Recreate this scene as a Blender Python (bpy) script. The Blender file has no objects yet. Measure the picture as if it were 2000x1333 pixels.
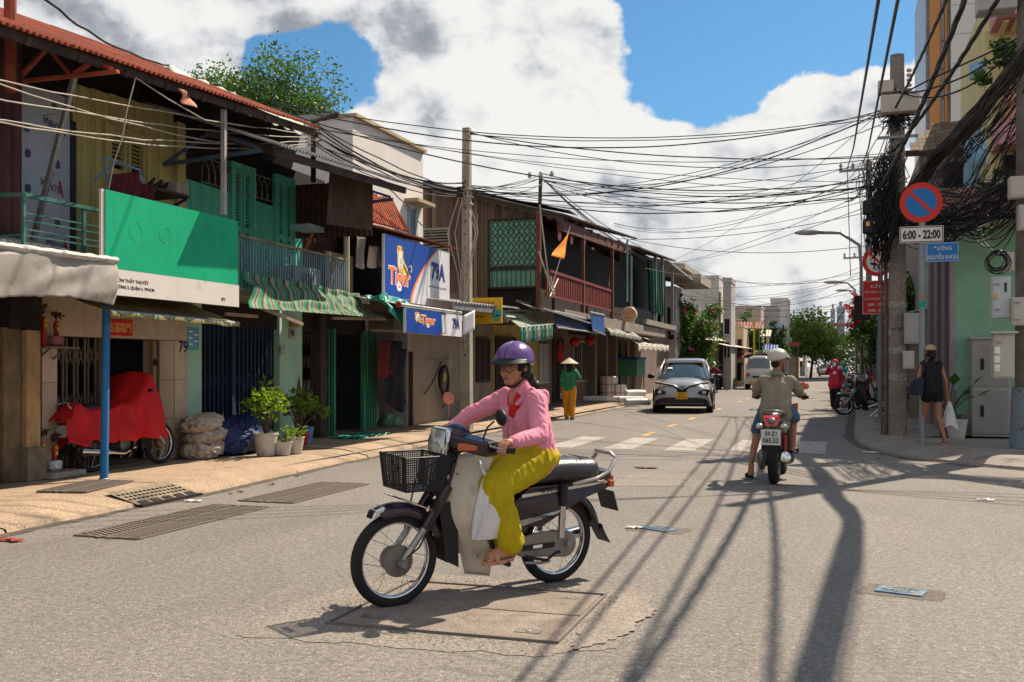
import bpy,bmesh,math,random
from mathutils import Vector,Matrix,Euler,noise
V=Vector;PI=math.pi;R=math.radians
rnd=random.Random(7)
SC=bpy.context.scene;COL=SC.collection
# camera
YAW=R(17.74);CH=1.4
cd=bpy.data.cameras.new('camera');CAM=bpy.data.objects.new('camera',cd);COL.objects.link(CAM);SC.camera=CAM
CAM.location=(0,0,CH);CAM.rotation_euler=(PI/2,0,YAW)
cd.lens=36;cd.sensor_width=36;cd.shift_y=0.0242;cd.clip_end=3000;cd.clip_start=.05
# light
SX,SY=.40,.75
sel=math.atan(1/math.hypot(SX,SY));saz=math.atan2(SX,SY)
sd=bpy.data.lights.new('sun','SUN');sd.energy=5.0;sd.angle=R(.55);sd.color=(1,.87,.70)
so=bpy.data.objects.new('sun',sd);COL.objects.link(so);so.location=(5,10,30)
so.rotation_euler=V((-SX,-SY,-1)).to_track_quat('-Z','Y').to_euler()
SC.view_settings.view_transform='Standard';SC.view_settings.look='None'
SC.view_settings.exposure=.74;SC.view_settings.gamma=1;SC.view_settings.use_curve_mapping=False
W=bpy.data.worlds.new('World');SC.world=W;W.use_nodes=True
def build_world():
 nt=W.node_tree;N=nt.nodes;L=nt.links;N.clear()
 def n(t,**k):
  q=N.new(t)
  for a,b in k.items():setattr(q,a,b)
  return q
 def lk(a,b):L.new(a,b)
 def m(op,a,b=None,c=None,clamp=False):
  q=n('ShaderNodeMath',operation=op,use_clamp=clamp)
  for i,v in enumerate((a,b,c)):
   if v is None:continue
   if isinstance(v,(int,float)):q.inputs[i].default_value=v
   else:lk(v,q.inputs[i])
  return q.outputs[0]
 def sm(v,a,b):
  q=n('ShaderNodeMapRange',interpolation_type='SMOOTHSTEP');lk(v,q.inputs[0])
  q.inputs[1].default_value=a;q.inputs[2].default_value=b;return q.outputs[0]
 tc=n('ShaderNodeTexCoord');d0=tc.outputs['Generated']
 sky=n('ShaderNodeTexSky',sky_type='NISHITA',sun_disc=False,sun_elevation=sel,sun_rotation=saz,air_density=1.0,dust_density=.6,ozone_density=2.2)
 def direction(px,py):
  x=(px-1000)/2000;a,b=math.sin(YAW),math.cos(YAW)
  return V((-a+b*x,b+a*x,(715-py)/2000)).normalized()
  # cloud banks and gaps: (pixel x, y of the photograph as a direction, angular radius, weight)
 banks=[(1000,150,.17,.4),(1120,40,.08,.34),(850,190,.1,.3),(1300,240,.2,.34),(1530,190,.13,.36),(1720,190,.1,.32),(1800,60,.07,.3),(250,40,.42,.8),(620,40,.15,.22),(900,420,.34,.3),(1350,450,.3,.34),(1750,480,.25,.3),(545,180,.05,.3),(655,180,.085,-.72),(600,100,.06,-.5),(720,70,.05,-.4),(1330,-20,.13,-.8),(1600,-10,.13,-1.0),(1760,-10,.06,-.5),(1000,-140,.14,-.3),(720,240,.05,-.3),(1240,110,.035,-.25),(1180,-40,.06,-.3),(1430,90,.06,-.3),(1560,60,.06,-.2)]
 def density(vec,shift):
  q=n('ShaderNodeVectorMath',operation='ADD');lk(vec,q.inputs[0]);q.inputs[1].default_value=shift
  mp=n('ShaderNodeMapping');mp.inputs['Scale'].default_value=(1,1,1.35);lk(q.outputs[0],mp.inputs[0]);v=mp.outputs[0]
  n1=n('ShaderNodeTexNoise');n1.inputs['Scale'].default_value=4.6;n1.inputs['Detail'].default_value=10;n1.inputs['Roughness'].default_value=.60;lk(v,n1.inputs['Vector'])
  w=n('ShaderNodeVectorMath',operation='MULTIPLY_ADD');lk(n1.outputs['Color'],w.inputs[0]);w.inputs[1].default_value=(.07,)*3;lk(v,w.inputs[2])
  vo=n('ShaderNodeTexVoronoi',feature='F1');vo.inputs['Scale'].default_value=9;vo.inputs['Detail'].default_value=2;vo.inputs['Roughness'].default_value=.5;lk(w.outputs[0],vo.inputs['Vector'])
  a=m('MULTIPLY_ADD',n1.outputs[0],2.7,-1.36)
  return m('SUBTRACT',a,m('MULTIPLY',vo.outputs['Distance'],.40))
 wn=n('ShaderNodeTexNoise');wn.inputs['Scale'].default_value=7;wn.inputs['Detail'].default_value=6;lk(d0,wn.inputs['Vector']);wa=n('ShaderNodeVectorMath',operation='MULTIPLY_ADD');lk(wn.outputs['Color'],wa.inputs[0]);wa.inputs[1].default_value=(.2,)*3;wa.inputs[2].default_value=(-.1,)*3
 wd=n('ShaderNodeVectorMath',operation='ADD');lk(d0,wd.inputs[0]);lk(wa.outputs[0],wd.inputs[1])
 cov=None
 for px,py,r,w in banks:
  dt=n('ShaderNodeVectorMath',operation='DISTANCE');lk(wd.outputs[0],dt.inputs[0]);dt.inputs[1].default_value=direction(px,py)
  t=m('MULTIPLY',sm(dt.outputs['Value'],r*1.25,r*.2),w)
  cov=t if cov is None else m('ADD',cov,t)
 sep=n('ShaderNodeSeparateXYZ');lk(d0,sep.inputs[0]);cov=m('MULTIPLY_ADD',sm(sep.outputs[2],.26,.03),.62,m('MULTIPLY',cov,.9));cov=m('MULTIPLY_ADD',sm(sep.outputs[2],.40,.62),.2,cov);cov=m('MULTIPLY_ADD',sm(sep.outputs[1],.45,-.1),.5,cov)  # includes unseen cloud overhead and behind the camera, added to brighten shaded sides
 dens=m('ADD',density(d0,(0,0,0)),cov)
 lv=V((.55,.1,.8)).normalized()
 dens2=m('ADD',density(d0,tuple(lv*.028)),cov)
 alpha=sm(dens,.03,.24)
 relief=m('MULTIPLY_ADD',m('SUBTRACT',dens,dens2),1.9,1.0)
 core=sm(wn.outputs[0],.42,.68)
 shade=m('SUBTRACT',relief,m('MULTIPLY',core,.2))
 dk=n('ShaderNodeVectorMath',operation='DISTANCE');lk(d0,dk.inputs[0]);dk.inputs[1].default_value=direction(180,60)
 shade=m('SUBTRACT',shade,m('MULTIPLY',sm(dk.outputs['Value'],.34,.1),.22),clamp=True)
 rp=n('ShaderNodeValToRGB');lk(shade,rp.inputs[0]);e=rp.color_ramp.elements
 e[0].position=0;e[0].color=(.34,.37,.42,1);e[1].position=1;e[1].color=(1,.985,.95,1)
 for p_,c_ in ((.3,(.47,.50,.545,1)),(.52,(.70,.72,.745,1)),(.75,(.88,.885,.89,1))):
  el=e.new(p_);el.color=c_
 cl=n('ShaderNodeVectorMath',operation='SCALE');lk(rp.outputs[0],cl.inputs[0]);cl.inputs['Scale'].default_value=6.1
 sk=n('ShaderNodeVectorMath',operation='MULTIPLY');lk(sky.outputs[0],sk.inputs[0]);sk.inputs[1].default_value=(.36,.62,.74)
 mx=n('ShaderNodeMix',data_type='RGBA');lk(alpha,mx.inputs['Factor']);lk(sk.outputs[0],mx.inputs['A']);lk(cl.outputs[0],mx.inputs['B'])
 bg=n('ShaderNodeBackground');lk(mx.outputs['Result'],bg.inputs[0]);bg.inputs[1].default_value=.09
 lk(bg.outputs[0],n('ShaderNodeOutputWorld').inputs[0])
build_world()
W.cycles.sampling_method='MANUAL';W.cycles.sample_map_resolution=256
# photograph geometry: where a ray meets a real plane of the place
_a,_b=math.sin(YAW),math.cos(YAW)
def ray(px,py):
 x=(px-1000)/2000;return V((-_a+_b*x,_b+_a*x,(715-py)/2000))
EYE=V((0,0,CH))
def onX(px,py,X):d=ray(px,py);return EYE+d*(X/d.x)
def onY(px,py,Y):d=ray(px,py);return EYE+d*(Y/d.y)
def onZ(px,py,Z=0.):d=ray(px,py);return EYE+d*((Z-CH)/d.z)
def at(px,py,dep):return EYE+ray(px,py)*dep
def yX(px,X):return onX(px,700,X).y
def zX(px,py,X):return onX(px,py,X).z
# materials
MATS={}
def mat(name,col,rough=.8,metal=0.,var=.18,scale=3.,bump=.15,bscale=40.,dirt=None,dirt_amt=0.,dscale=1.5,spec=.3,stretch=(1,1,1),col2=None,coat=0.,trans=0.,alpha=1.,island=0.,sub=0.,grain=0.):
 if name in MATS:return MATS[name]
 m=bpy.data.materials.new(name);MATS[name]=m;m.use_nodes=True;nt=m.node_tree;N=nt.nodes;L=nt.links
 p=N['Principled BSDF'];p.inputs['Roughness'].default_value=rough;p.inputs['Metallic'].default_value=metal
 p.inputs['Specular IOR Level'].default_value=spec;p.inputs['Coat Weight'].default_value=coat;p.inputs['Transmission Weight'].default_value=trans;p.inputs['Alpha'].default_value=alpha
 if sub:p.inputs['Subsurface Weight'].default_value=sub;p.inputs['Subsurface Radius'].default_value=(.01,.004,.002)
 tc=N.new('ShaderNodeTexCoord');mp=N.new('ShaderNodeMapping');mp.inputs['Scale'].default_value=stretch
 L.new(tc.outputs['Object'],mp.inputs[0]);vec=mp.outputs[0]
 if island:
  oi=N.new('ShaderNodeObjectInfo');ad=N.new('ShaderNodeVectorMath');ad.operation='MULTIPLY_ADD'
  L.new(oi.outputs['Random'],ad.inputs[0]);ad.inputs[1].default_value=(17,31,11);L.new(vec,ad.inputs[2]);vec=ad.outputs[0]
 c=tuple(col)+(1,)
 src=None
 if var>0:
  n1=N.new('ShaderNodeTexNoise');n1.inputs['Scale'].default_value=scale;n1.inputs['Detail'].default_value=7;n1.inputs['Roughness'].default_value=.62;L.new(vec,n1.inputs['Vector'])
  cr=N.new('ShaderNodeValToRGB');L.new(n1.outputs[0],cr.inputs[0]);e=cr.color_ramp.elements
  lo=[x*(1-var*1.5)for x in col];hi=[min(1,x*(1+var*1.2))for x in (col2 or col)]
  e[0].position=.3;e[0].color=(*lo,1);e[1].position=.7;e[1].color=(*hi,1);src=cr.outputs[0]
 def mix(a,b,f):
  mx=N.new('ShaderNodeMix');mx.data_type='RGBA'
  if isinstance(f,float):mx.inputs['Factor'].default_value=f
  else:L.new(f,mx.inputs['Factor'])
  for s,v in (('A',a),('B',b)):
   if isinstance(v,tuple):mx.inputs[s].default_value=v
   else:L.new(v,mx.inputs[s])
  return mx.outputs['Result']
 if island:
  hs=N.new('ShaderNodeHueSaturation');mr=N.new('ShaderNodeMapRange');L.new(oi.outputs['Random'],mr.inputs[0]);mr.inputs[3].default_value=1-island;mr.inputs[4].default_value=1+island
  L.new(mr.outputs[0],hs.inputs['Value'])
  if src is None:hs.inputs['Color'].default_value=c
  else:L.new(src,hs.inputs['Color'])
  src=hs.outputs[0]
 if dirt:
  n2=N.new('ShaderNodeTexNoise');n2.inputs['Scale'].default_value=dscale;n2.inputs['Detail'].default_value=9;n2.inputs['Roughness'].default_value=.7;L.new(vec,n2.inputs['Vector'])
  mr=N.new('ShaderNodeMapRange');mr.interpolation_type='SMOOTHSTEP';L.new(n2.outputs[0],mr.inputs[0]);mr.inputs[1].default_value=.62-dirt_amt*.3;mr.inputs[2].default_value=.72-dirt_amt*.1
  mr.inputs[4].default_value=min(1,.45+dirt_amt)
  src=mix(src if src is not None else c,tuple(dirt)+(1,),mr.outputs[0])
 if grain:
  n4=N.new('ShaderNodeTexNoise');n4.inputs['Scale'].default_value=grain;n4.inputs['Detail'].default_value=3;L.new(vec,n4.inputs['Vector'])
  mr=N.new('ShaderNodeMapRange');L.new(n4.outputs[0],mr.inputs[0]);mr.inputs[1].default_value=.35;mr.inputs[2].default_value=.65;mr.inputs[3].default_value=.62;mr.inputs[4].default_value=1.38
  vm=N.new('ShaderNodeVectorMath');vm.operation='SCALE';L.new(src,vm.inputs[0]);L.new(mr.outputs[0],vm.inputs['Scale']);src=vm.outputs[0]
 if src is None:p.inputs['Base Color'].default_value=c
 else:L.new(src,p.inputs['Base Color'])
 if bump>0:
  n3=N.new('ShaderNodeTexNoise');n3.inputs['Scale'].default_value=bscale;n3.inputs['Detail'].default_value=5;L.new(vec,n3.inputs['Vector'])
  b=N.new('ShaderNodeBump');b.inputs['Strength'].default_value=bump;b.inputs['Distance'].default_value=.02;L.new(n3.outputs[0],b.inputs['Height']);L.new(b.outputs[0],p.inputs['Normal'])
 return m
def stripes(name,cols,width,axis=1,rough=.8,dirt=.15):
 """Woven or printed stripes; cols: [(share, colour)...], width of one repeat in metres along a local axis."""
 m=bpy.data.materials.new(name);MATS[name]=m;m.use_nodes=True;nt=m.node_tree;N=nt.nodes;L=nt.links;p=N['Principled BSDF'];p.inputs['Roughness'].default_value=rough
 tc=N.new('ShaderNodeTexCoord');sx=N.new('ShaderNodeSeparateXYZ');L.new(tc.outputs['UV'],sx.inputs[0])
 q=N.new('ShaderNodeMath');q.operation='DIVIDE';L.new(sx.outputs[axis],q.inputs[0]);q.inputs[1].default_value=width
 f=N.new('ShaderNodeMath');f.operation='FRACT';L.new(q.outputs[0],f.inputs[0])
 cr=N.new('ShaderNodeValToRGB');cr.color_ramp.interpolation='CONSTANT';L.new(f.outputs[0],cr.inputs[0]);e=cr.color_ramp.elements
 pos=0
 for i,(s,c)in enumerate(cols):
  el=e[0]if i==0 else(e[1]if i==1 else e.new(pos))
  el.position=pos;el.color=(*c,1);pos+=s
 n1=N.new('ShaderNodeTexNoise');n1.inputs['Scale'].default_value=3;n1.inputs['Detail'].default_value=8;L.new(tc.outputs['Object'],n1.inputs['Vector'])
 mr=N.new('ShaderNodeMapRange');L.new(n1.outputs[0],mr.inputs[0]);mr.inputs[1].default_value=.3;mr.inputs[2].default_value=.7;mr.inputs[3].default_value=1-dirt*2;mr.inputs[4].default_value=1+dirt*.3
 vm=N.new('ShaderNodeVectorMath');vm.operation='SCALE';L.new(cr.outputs[0],vm.inputs[0]);L.new(mr.outputs[0],vm.inputs['Scale']);L.new(vm.outputs[0],p.inputs['Base Color'])
 t=N.new('ShaderNodeBsdfTranslucent');mx=N.new('ShaderNodeMixShader');mx.inputs[0].default_value=.4;L.new(vm.outputs[0],t.inputs[0]);L.new(p.outputs[0],mx.inputs[1]);L.new(t.outputs[0],mx.inputs[2]);L.new(mx.outputs[0],N['Material Output'].inputs[0])
 return m
 # meshes
class MB:
 def __init__(s):s.v=[];s.f=[];s.uv=None
 def add(s,vs,fs):
  k=len(s.v);s.v+=[V(p)for p in vs];s.f+=[tuple(i+k for i in f)for f in fs];return s
 def box(s,x0,x1,y0,y1,z0,z1):
  return s.add([(x,y,z)for x in (x0,x1)for y in (y0,y1)for z in (z0,z1)],[(0,1,3,2),(4,6,7,5),(0,4,5,1),(2,3,7,6),(0,2,6,4),(1,5,7,3)])
 def cbox(s,c,sz,rot=None):
  k=MB().box(-sz[0]/2,sz[0]/2,-sz[1]/2,sz[1]/2,-sz[2]/2,sz[2]/2);m=rot.to_matrix()if isinstance(rot,Euler)else(rot or Matrix.Identity(3))
  return s.add([m@p+V(c)for p in k.v],k.f)
 def beam(s,a,b,w,h=None,up=(0,0,1)):
  a,b=V(a),V(b);h=h or w;d=(b-a).normalized();u=V(up)
  if abs(d.dot(u))>.98:u=V((1,0,0))
  x=d.cross(u).normalized()*w/2;y=x.cross(d).normalized()*h/2
  return s.add([a-x-y,a+x-y,a+x+y,a-x+y,b-x-y,b+x-y,b+x+y,b-x+y],[(3,2,1,0),(4,5,6,7),(0,1,5,4),(1,2,6,5),(2,3,7,6),(3,0,4,7)])
 def tube(s,pts,r,n=8,closed=False,cap=True,flat=1.,up=None):
  pts=[V(p)for p in pts];m=len(pts);rr=r if isinstance(r,(list,tuple))else[r]*m;vs=[];fs=[];u=None
  for i,p in enumerate(pts):
   a=pts[i-1]if(i or closed)else p;b=pts[(i+1)%m]if(i<m-1 or closed)else p
   d=(b-a);d=d.normalized()if d.length>1e-9 else V((0,0,1))
   if up is not None:u=V(up)
   elif u is None:u=V((0,0,1))if abs(d.z)<.9 else V((1,0,0))
   u=(u-d*u.dot(d));u=u.normalized()if u.length>1e-6 else d.orthogonal().normalized();w=d.cross(u)
   for k in range(n):
    t=2*PI*k/n;vs.append(p+(u*math.cos(t)*flat+w*math.sin(t))*rr[i])
  for i in range(m if closed else m-1):
   j=(i+1)%m
   for k in range(n):k2=(k+1)%n;fs.append((i*n+k,i*n+k2,j*n+k2,j*n+k))
  if cap and not closed:fs.append(tuple(range(n-1,-1,-1)));fs.append(tuple((m-1)*n+k for k in range(n)))
  return s.add(vs,fs)
 def poly(s,pts):return s.add(pts,[tuple(range(len(pts)))])
 def prism(s,pts,off):
  n=len(pts);off=V(off);a=[V(p)for p in pts]
  return s.add(a+[p+off for p in a],[tuple(range(n-1,-1,-1)),tuple(range(n,2*n))]+[(i,(i+1)%n,n+(i+1)%n,n+i)for i in range(n)])
 def grid(s,fn,nu,nv,uvscale=None):
  vs=[fn(i/nu,j/nv)for j in range(nv+1)for i in range(nu+1)];w=nu+1
  return s.add(vs,[(j*w+i,j*w+i+1,(j+1)*w+i+1,(j+1)*w+i)for j in range(nv)for i in range(nu)])
 def lathe(s,prof,n=16,c=(0,0,0),axis=(0,0,1),squash=(1,1)):
  c=V(c);ax=V(axis).normalized();u=ax.orthogonal().normalized();w=ax.cross(u);vs=[];fs=[];m=len(prof)
  for r,z in prof:
   for k in range(n):t=2*PI*k/n;vs.append(c+ax*z+(u*math.cos(t)*squash[0]+w*math.sin(t)*squash[1])*max(r,1e-4))
  for i in range(m-1):
   for k in range(n):k2=(k+1)%n;fs.append((i*n+k,i*n+k2,(i+1)*n+k2,(i+1)*n+k))
  fs.append(tuple(range(n-1,-1,-1)));fs.append(tuple((m-1)*n+k for k in range(n)))
  return s.add(vs,fs)
 def torus(s,c,Rr,r,axis=(0,1,0),n=40,k=10,sq=1.):
  c=V(c);ax=V(axis).normalized();u=ax.orthogonal().normalized();w=ax.cross(u);vs=[];fs=[]
  for i in range(n):
   t=2*PI*i/n;d=u*math.cos(t)+w*math.sin(t)
   for j in range(k):q=2*PI*j/k;vs.append(c+d*(Rr+r*math.cos(q))+ax*r*sq*math.sin(q))
  for i in range(n):
   for j in range(k):i2=(i+1)%n;j2=(j+1)%k;fs.append((i*k+j,i2*k+j,i2*k+j2,i*k+j2))
  return s.add(vs,fs)
 def ell(s,c,r,rot=None,nu=14,nv=9):
  c=V(c);m=rot.to_matrix()if isinstance(rot,Euler)else(rot or Matrix.Identity(3));r=(r,)*3 if isinstance(r,(int,float))else r
  vs=[c+m@V((0,0,r[2]))]
  for j in range(1,nv):
   t=PI*j/nv
   for i in range(nu):p=2*PI*i/nu;vs.append(c+m@V((r[0]*math.sin(t)*math.cos(p),r[1]*math.sin(t)*math.sin(p),r[2]*math.cos(t))))
  vs.append(c+m@V((0,0,-r[2])));fs=[(0,1+i,1+(i+1)%nu)for i in range(nu)]
  for j in range(nv-2):
   for i in range(nu):a=1+j*nu;fs.append((a+i,a+nu+i,a+nu+(i+1)%nu,a+(i+1)%nu))
  a=1+(nv-2)*nu;fs+=[(a+i,len(vs)-1,a+(i+1)%nu)for i in range(nu)]
  return s.add(vs,fs)
 def cap(s,a,b,r0,r1,n=12):
  """tapered limb with round ends"""
  a,b=V(a),V(b);d=b-a;L=d.length;d=d/L if L>1e-6 else V((0,0,1));pts=[];rr=[]
  for i in range(5):t=PI/2*(1-i/4);pts.append(a-d*r0*math.sin(t));rr.append(max(r0*math.cos(t),1e-4))
  for i in range(5):t=PI/2*i/4;pts.append(b+d*r1*math.sin(t));rr.append(max(r1*math.cos(t),1e-4))
  return s.tube(pts,rr,n)
 def limb(s,pts,rr,n=12):
  for i in range(len(pts)-1):s.cap(pts[i],pts[i+1],rr[i],rr[i+1],n)
  return s
 def xf(s,M):s.v=[M@p for p in s.v];return s
 def join(s,o):return s.add(o.v,o.f)
 def mesh(s,name,off=V((0,0,0))):
  me=bpy.data.meshes.new(name);me.from_pydata([p-off for p in s.v],[],s.f);me.validate();return me
 def build(s,name,m,parent=None,smooth=False,bevel=0,label=None,fix=True,seg=2):
  off=V(parent['_o'])if parent is not None and '_o' in parent else V((0,0,0))
  me=s.mesh(name,off);me.materials.append(m)
  if fix and s.uv is None:
   bm=bmesh.new();bm.from_mesh(me);bmesh.ops.recalc_face_normals(bm,faces=bm.faces);bm.to_mesh(me);bm.free()
  if s.uv is not None:
   ul=me.uv_layers.new(name='UVMap')
   for lp in me.loops:ul.data[lp.index].uv=s.uv[lp.vertex_index]
  o=bpy.data.objects.new(name,me);COL.objects.link(o)
  if parent is not None:o.parent=parent;o['_o']=tuple(off)
  if smooth:smooth_obj(me,smooth)
  if bevel:
   b=o.modifiers.new('b','BEVEL');b.width=bevel;b.segments=seg;b.limit_method='ANGLE';b.angle_limit=R(35)
  if label:o['label']=label
  return o
def smooth_obj(me,ang=True):
 a=R(180 if ang is True else ang)
 me.polygons.foreach_set('use_smooth',[True]*len(me.polygons))
 if a<3:me.set_sharp_from_angle(angle=a)
def tag(o,label=None,cat=None,group=None,kind=None):
 for k,v in (('label',label),('category',cat),('group',group),('kind',kind)):
  if v:o[k]=v
 return o
def thing(name,label,cat,loc=(0,0,0),group=None,local=False):
 """an Empty at the thing's base; unless local, its children are given in the place's coordinates"""
 o=bpy.data.objects.new(name,None);COL.objects.link(o);o.location=loc;o.empty_display_size=.2
 tag(o,label,cat,group)
 if not local:o['_o']=tuple(loc)
 return o
def struct(name,mb,m,**k):o=mb.build(name,m,**k);o['kind']='structure';return o
def copy_tree(o,parent=None,loc=None,rotz=None,label=None,group=None):
 c=o.copy();COL.objects.link(c)
 if parent is not None:c.parent=parent
 if loc is not None:c.location=loc
 if rotz is not None:c.rotation_euler=(0,0,rotz)
 if label:c['label']=label
 if group:c['group']=group
 for ch in list(o.children):copy_tree(ch,c)
 return c
_unit={}
def pc(name,c,size,m,parent,rot=None,label=None):
 """one piece (plank, tile, bar, slat): a unit block that shares its mesh with all alike pieces"""
 k=(name,m.name)
 if k not in _unit:
  me=MB().box(-.5,.5,-.5,.5,-.5,.5).mesh(name);me.materials.append(m);_unit[k]=me
  bm=bmesh.new();bm.from_mesh(me);bmesh.ops.recalc_face_normals(bm,faces=bm.faces);bm.to_mesh(me);bm.free()
 o=bpy.data.objects.new(name,_unit[k]);COL.objects.link(o);o.parent=parent
 o.location=V(c)-(V(parent['_o'])if parent is not None and '_o' in parent else V((0,0,0)));o.scale=size
 if rot is not None:o.rotation_euler=rot
 if label:o['label']=label
 return o
def pcx(name,x0,x1,y0,y1,z0,z1,m,parent,**k):return pc(name,((x0+x1)/2,(y0+y1)/2,(z0+z1)/2),(x1-x0,y1-y0,z1-z0),m,parent,**k)
_fonts={}
def text(s,w,h,M,m,parent,name='lettering',bold=0.,depth=.001,font=None,align='CENTER',shear=0.,space=1.):
 """flat lettering fitted to w x h, centred at M's origin in M's x-y plane"""
 cu=bpy.data.curves.new(name,'FONT');cu.body=s;cu.align_x='LEFT';cu.offset=bold;cu.extrude=depth;cu.shear=shear;cu.space_character=space;cu.resolution_u=3
 t=bpy.data.objects.new(name,cu);COL.objects.link(t);dg=bpy.context.evaluated_depsgraph_get();dg.update()
 me=bpy.data.meshes.new_from_object(t.evaluated_get(dg));bpy.data.objects.remove(t);bpy.data.curves.remove(cu)
 xs=[v.co.x for v in me.vertices];ys=[v.co.y for v in me.vertices]
 if not xs:return None
 x0,x1,y0,y1=min(xs),max(xs),min(ys),max(ys);sx=w/(x1-x0);sy=(h/(y1-y0))if h else sx
 off=V(parent['_o'])if parent is not None and '_o' in parent else V((0,0,0))
 for v in me.vertices:v.co=(M@V(((v.co.x-(x0+x1)/2)*sx,(v.co.y-(y0+y1)/2)*sy,v.co.z)))-off
 me.materials.clear();me.materials.append(m)
 o=bpy.data.objects.new(name,me);COL.objects.link(o);o.parent=parent
 if parent is not None:o['_o']=tuple(off)
 return o
def frame_M(o,x,y):
 """matrix with origin o, x along x, y along y"""
 x=V(x).normalized();y=V(y).normalized();z=x.cross(y).normalized();y=z.cross(x)
 return Matrix(((x.x,y.x,z.x,o[0]),(x.y,y.y,z.y,o[1]),(x.z,y.z,z.z,o[2]),(0,0,0,1)))
def skinned(mb,name,m,parent=None,voxel=.012,smooth=4,disp=None,label=None):
 """one continuous surface grown over overlapping volumes"""
 me=mb.mesh('tmp');bm=bmesh.new();bm.from_mesh(me);bmesh.ops.recalc_face_normals(bm,faces=bm.faces);bm.to_mesh(me);bm.free()
 t=bpy.data.objects.new('tmp',me);COL.objects.link(t)
 r=t.modifiers.new('r','REMESH');r.mode='VOXEL';r.voxel_size=voxel;r.adaptivity=0
 if smooth:q=t.modifiers.new('s','SMOOTH');q.factor=.5;q.iterations=smooth
 dg=bpy.context.evaluated_depsgraph_get();dg.update();nm=bpy.data.meshes.new_from_object(t.evaluated_get(dg));bpy.data.objects.remove(t);bpy.data.meshes.remove(me)
 if disp:
  ns=[v.normal.copy()for v in nm.vertices]
  for v,n_ in zip(nm.vertices,ns):v.co=v.co+n_*disp(v.co,n_)
 if parent is not None and '_o' in parent:
  off=V(parent['_o'])
  for v in nm.vertices:v.co-=off
 nm.materials.clear();nm.materials.append(m);smooth_obj(nm)
 o=bpy.data.objects.new(name,nm);nm.name=name;COL.objects.link(o);o.parent=parent
 if label:o['label']=label
 return o
def folds(amp=.006,sc=(14,14,5),seed=0.):
 def f(p,n_):
  q=V((p.x*sc[0]+seed,p.y*sc[1],p.z*sc[2]));w=noise.noise_vector(q*.4)*1.2
  return amp*((1-abs(noise.noise(q+w))*2.2)+.5*(1-abs(noise.noise(q*2.1+w))*2)-.7)
 return f
 # shared materials
def shade(c,k):return tuple(x*k for x in c)
BLACKM=mat('black_plastic',(.012,.012,.014),.45,var=.1,bump=.05)
RUBBER=mat('tyre_rubber',(.018,.018,.019),.85,var=.2,bump=.3,bscale=120)
CHROME=mat('chrome',(.62,.62,.63),.14,1,var=.08,bump=0)
ALU=mat('dull_aluminium',(.36,.35,.33),.45,.8,var=.25,scale=20,bump=.1)
STEEL=mat('grey_steel',(.25,.26,.27),.5,.5,var=.25,scale=6,dirt=(.12,.07,.04),dirt_amt=.2)
SKIN=mat('skin',(.42,.19,.11),.5,var=.08,scale=14,bump=.06,bscale=160,spec=.4,sub=.12)
SKIN2=mat('tanned_skin',(.32,.14,.078),.5,var=.08,scale=14,bump=.06,bscale=160,spec=.4)
HAIR=mat('black_hair',(.012,.009,.008),.45,var=.4,scale=60,bump=.6,bscale=180,stretch=(1,1,.3))
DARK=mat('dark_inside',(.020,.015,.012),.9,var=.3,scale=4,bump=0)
WIRE=mat('black_cable',(.014,.014,.016),.5,var=.2,bump=.05)
WIREP=mat('pale_cable',(.36,.32,.26),.6,var=.2,bump=.05)
CONC=mat('weathered_concrete',(.31,.27,.22),.9,var=.22,scale=2.2,bump=.35,bscale=30,dirt=(.09,.075,.06),dirt_amt=.35,dscale=2.2,grain=60)
WOODD=mat('dark_weathered_wood',(.13,.088,.066),.8,var=.35,scale=3,bump=.4,bscale=30,stretch=(6,6,.6),island=.35,dirt=(.2,.17,.15),dirt_amt=.12)
RUST=mat('rusty_sheet',(.23,.055,.028),.75,var=.35,scale=3,bump=.2,dirt=(.07,.035,.025),dirt_amt=.3)
GALV=mat('galvanised_sheet',(.36,.36,.35),.55,.3,var=.2,scale=3,dirt=(.16,.09,.06),dirt_amt=.25)
WHITE=mat('white_paint',(.78,.77,.74),.5,var=.05)
INK=mat('black_ink',(.015,.015,.02),.6,var=0,bump=0)
# helpers for facades
def sheet(fn,nu,nv,uw=1.,vw=1.):
 mb=MB();mb.grid(fn,nu,nv);mb.uv=[(i/nu*uw,j/nv*vw)for j in range(nv+1)for i in range(nu+1)];return mb
def solid(o,t=.006,off=0.):
 s=o.modifiers.new('s','SOLIDIFY');s.thickness=t;s.offset=off;return o
def corr(a,b,c,n,amp=.018,bend=0.,rag=0.):
 """corrugated sheet from a to b across the waves, c the way down"""
 a,b,c=V(a),V(b),V(c);nr=(b-a).cross(c).normalized();mb=MB()
 nv=6 if(bend or rag)else 1
 def f(u,v):return a+(b-a)*u+c*(v*(1+(rag*noise.noise(V((u*9,3.3,a.y)))if v>.9 else 0)))+nr*(amp*math.sin(2*PI*n*u)+bend*(noise.noise(V((u*4,v*3,a.x+a.y)))+math.sin(v*PI)*.5))
 return mb.grid(f,n*6,nv)
def sag(a,b,s=.3,n=14,wob=0.,seed=0):
 a,b=V(a),V(b);return[a.lerp(b,i/n)-V((0,0,s*4*(i/n)*(1-i/n)))+(noise.noise_vector(V((i*.45+seed,seed*1.7,a.x)))*wob if 0<i<n else V((0,0,0)))for i in range(n+1)]
def RX(X,px0,py0,px1,py1):
 return yX(px0,X),yX(px1,X),zX(px1,py1,X),zX(px0,py0,X)
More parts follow.
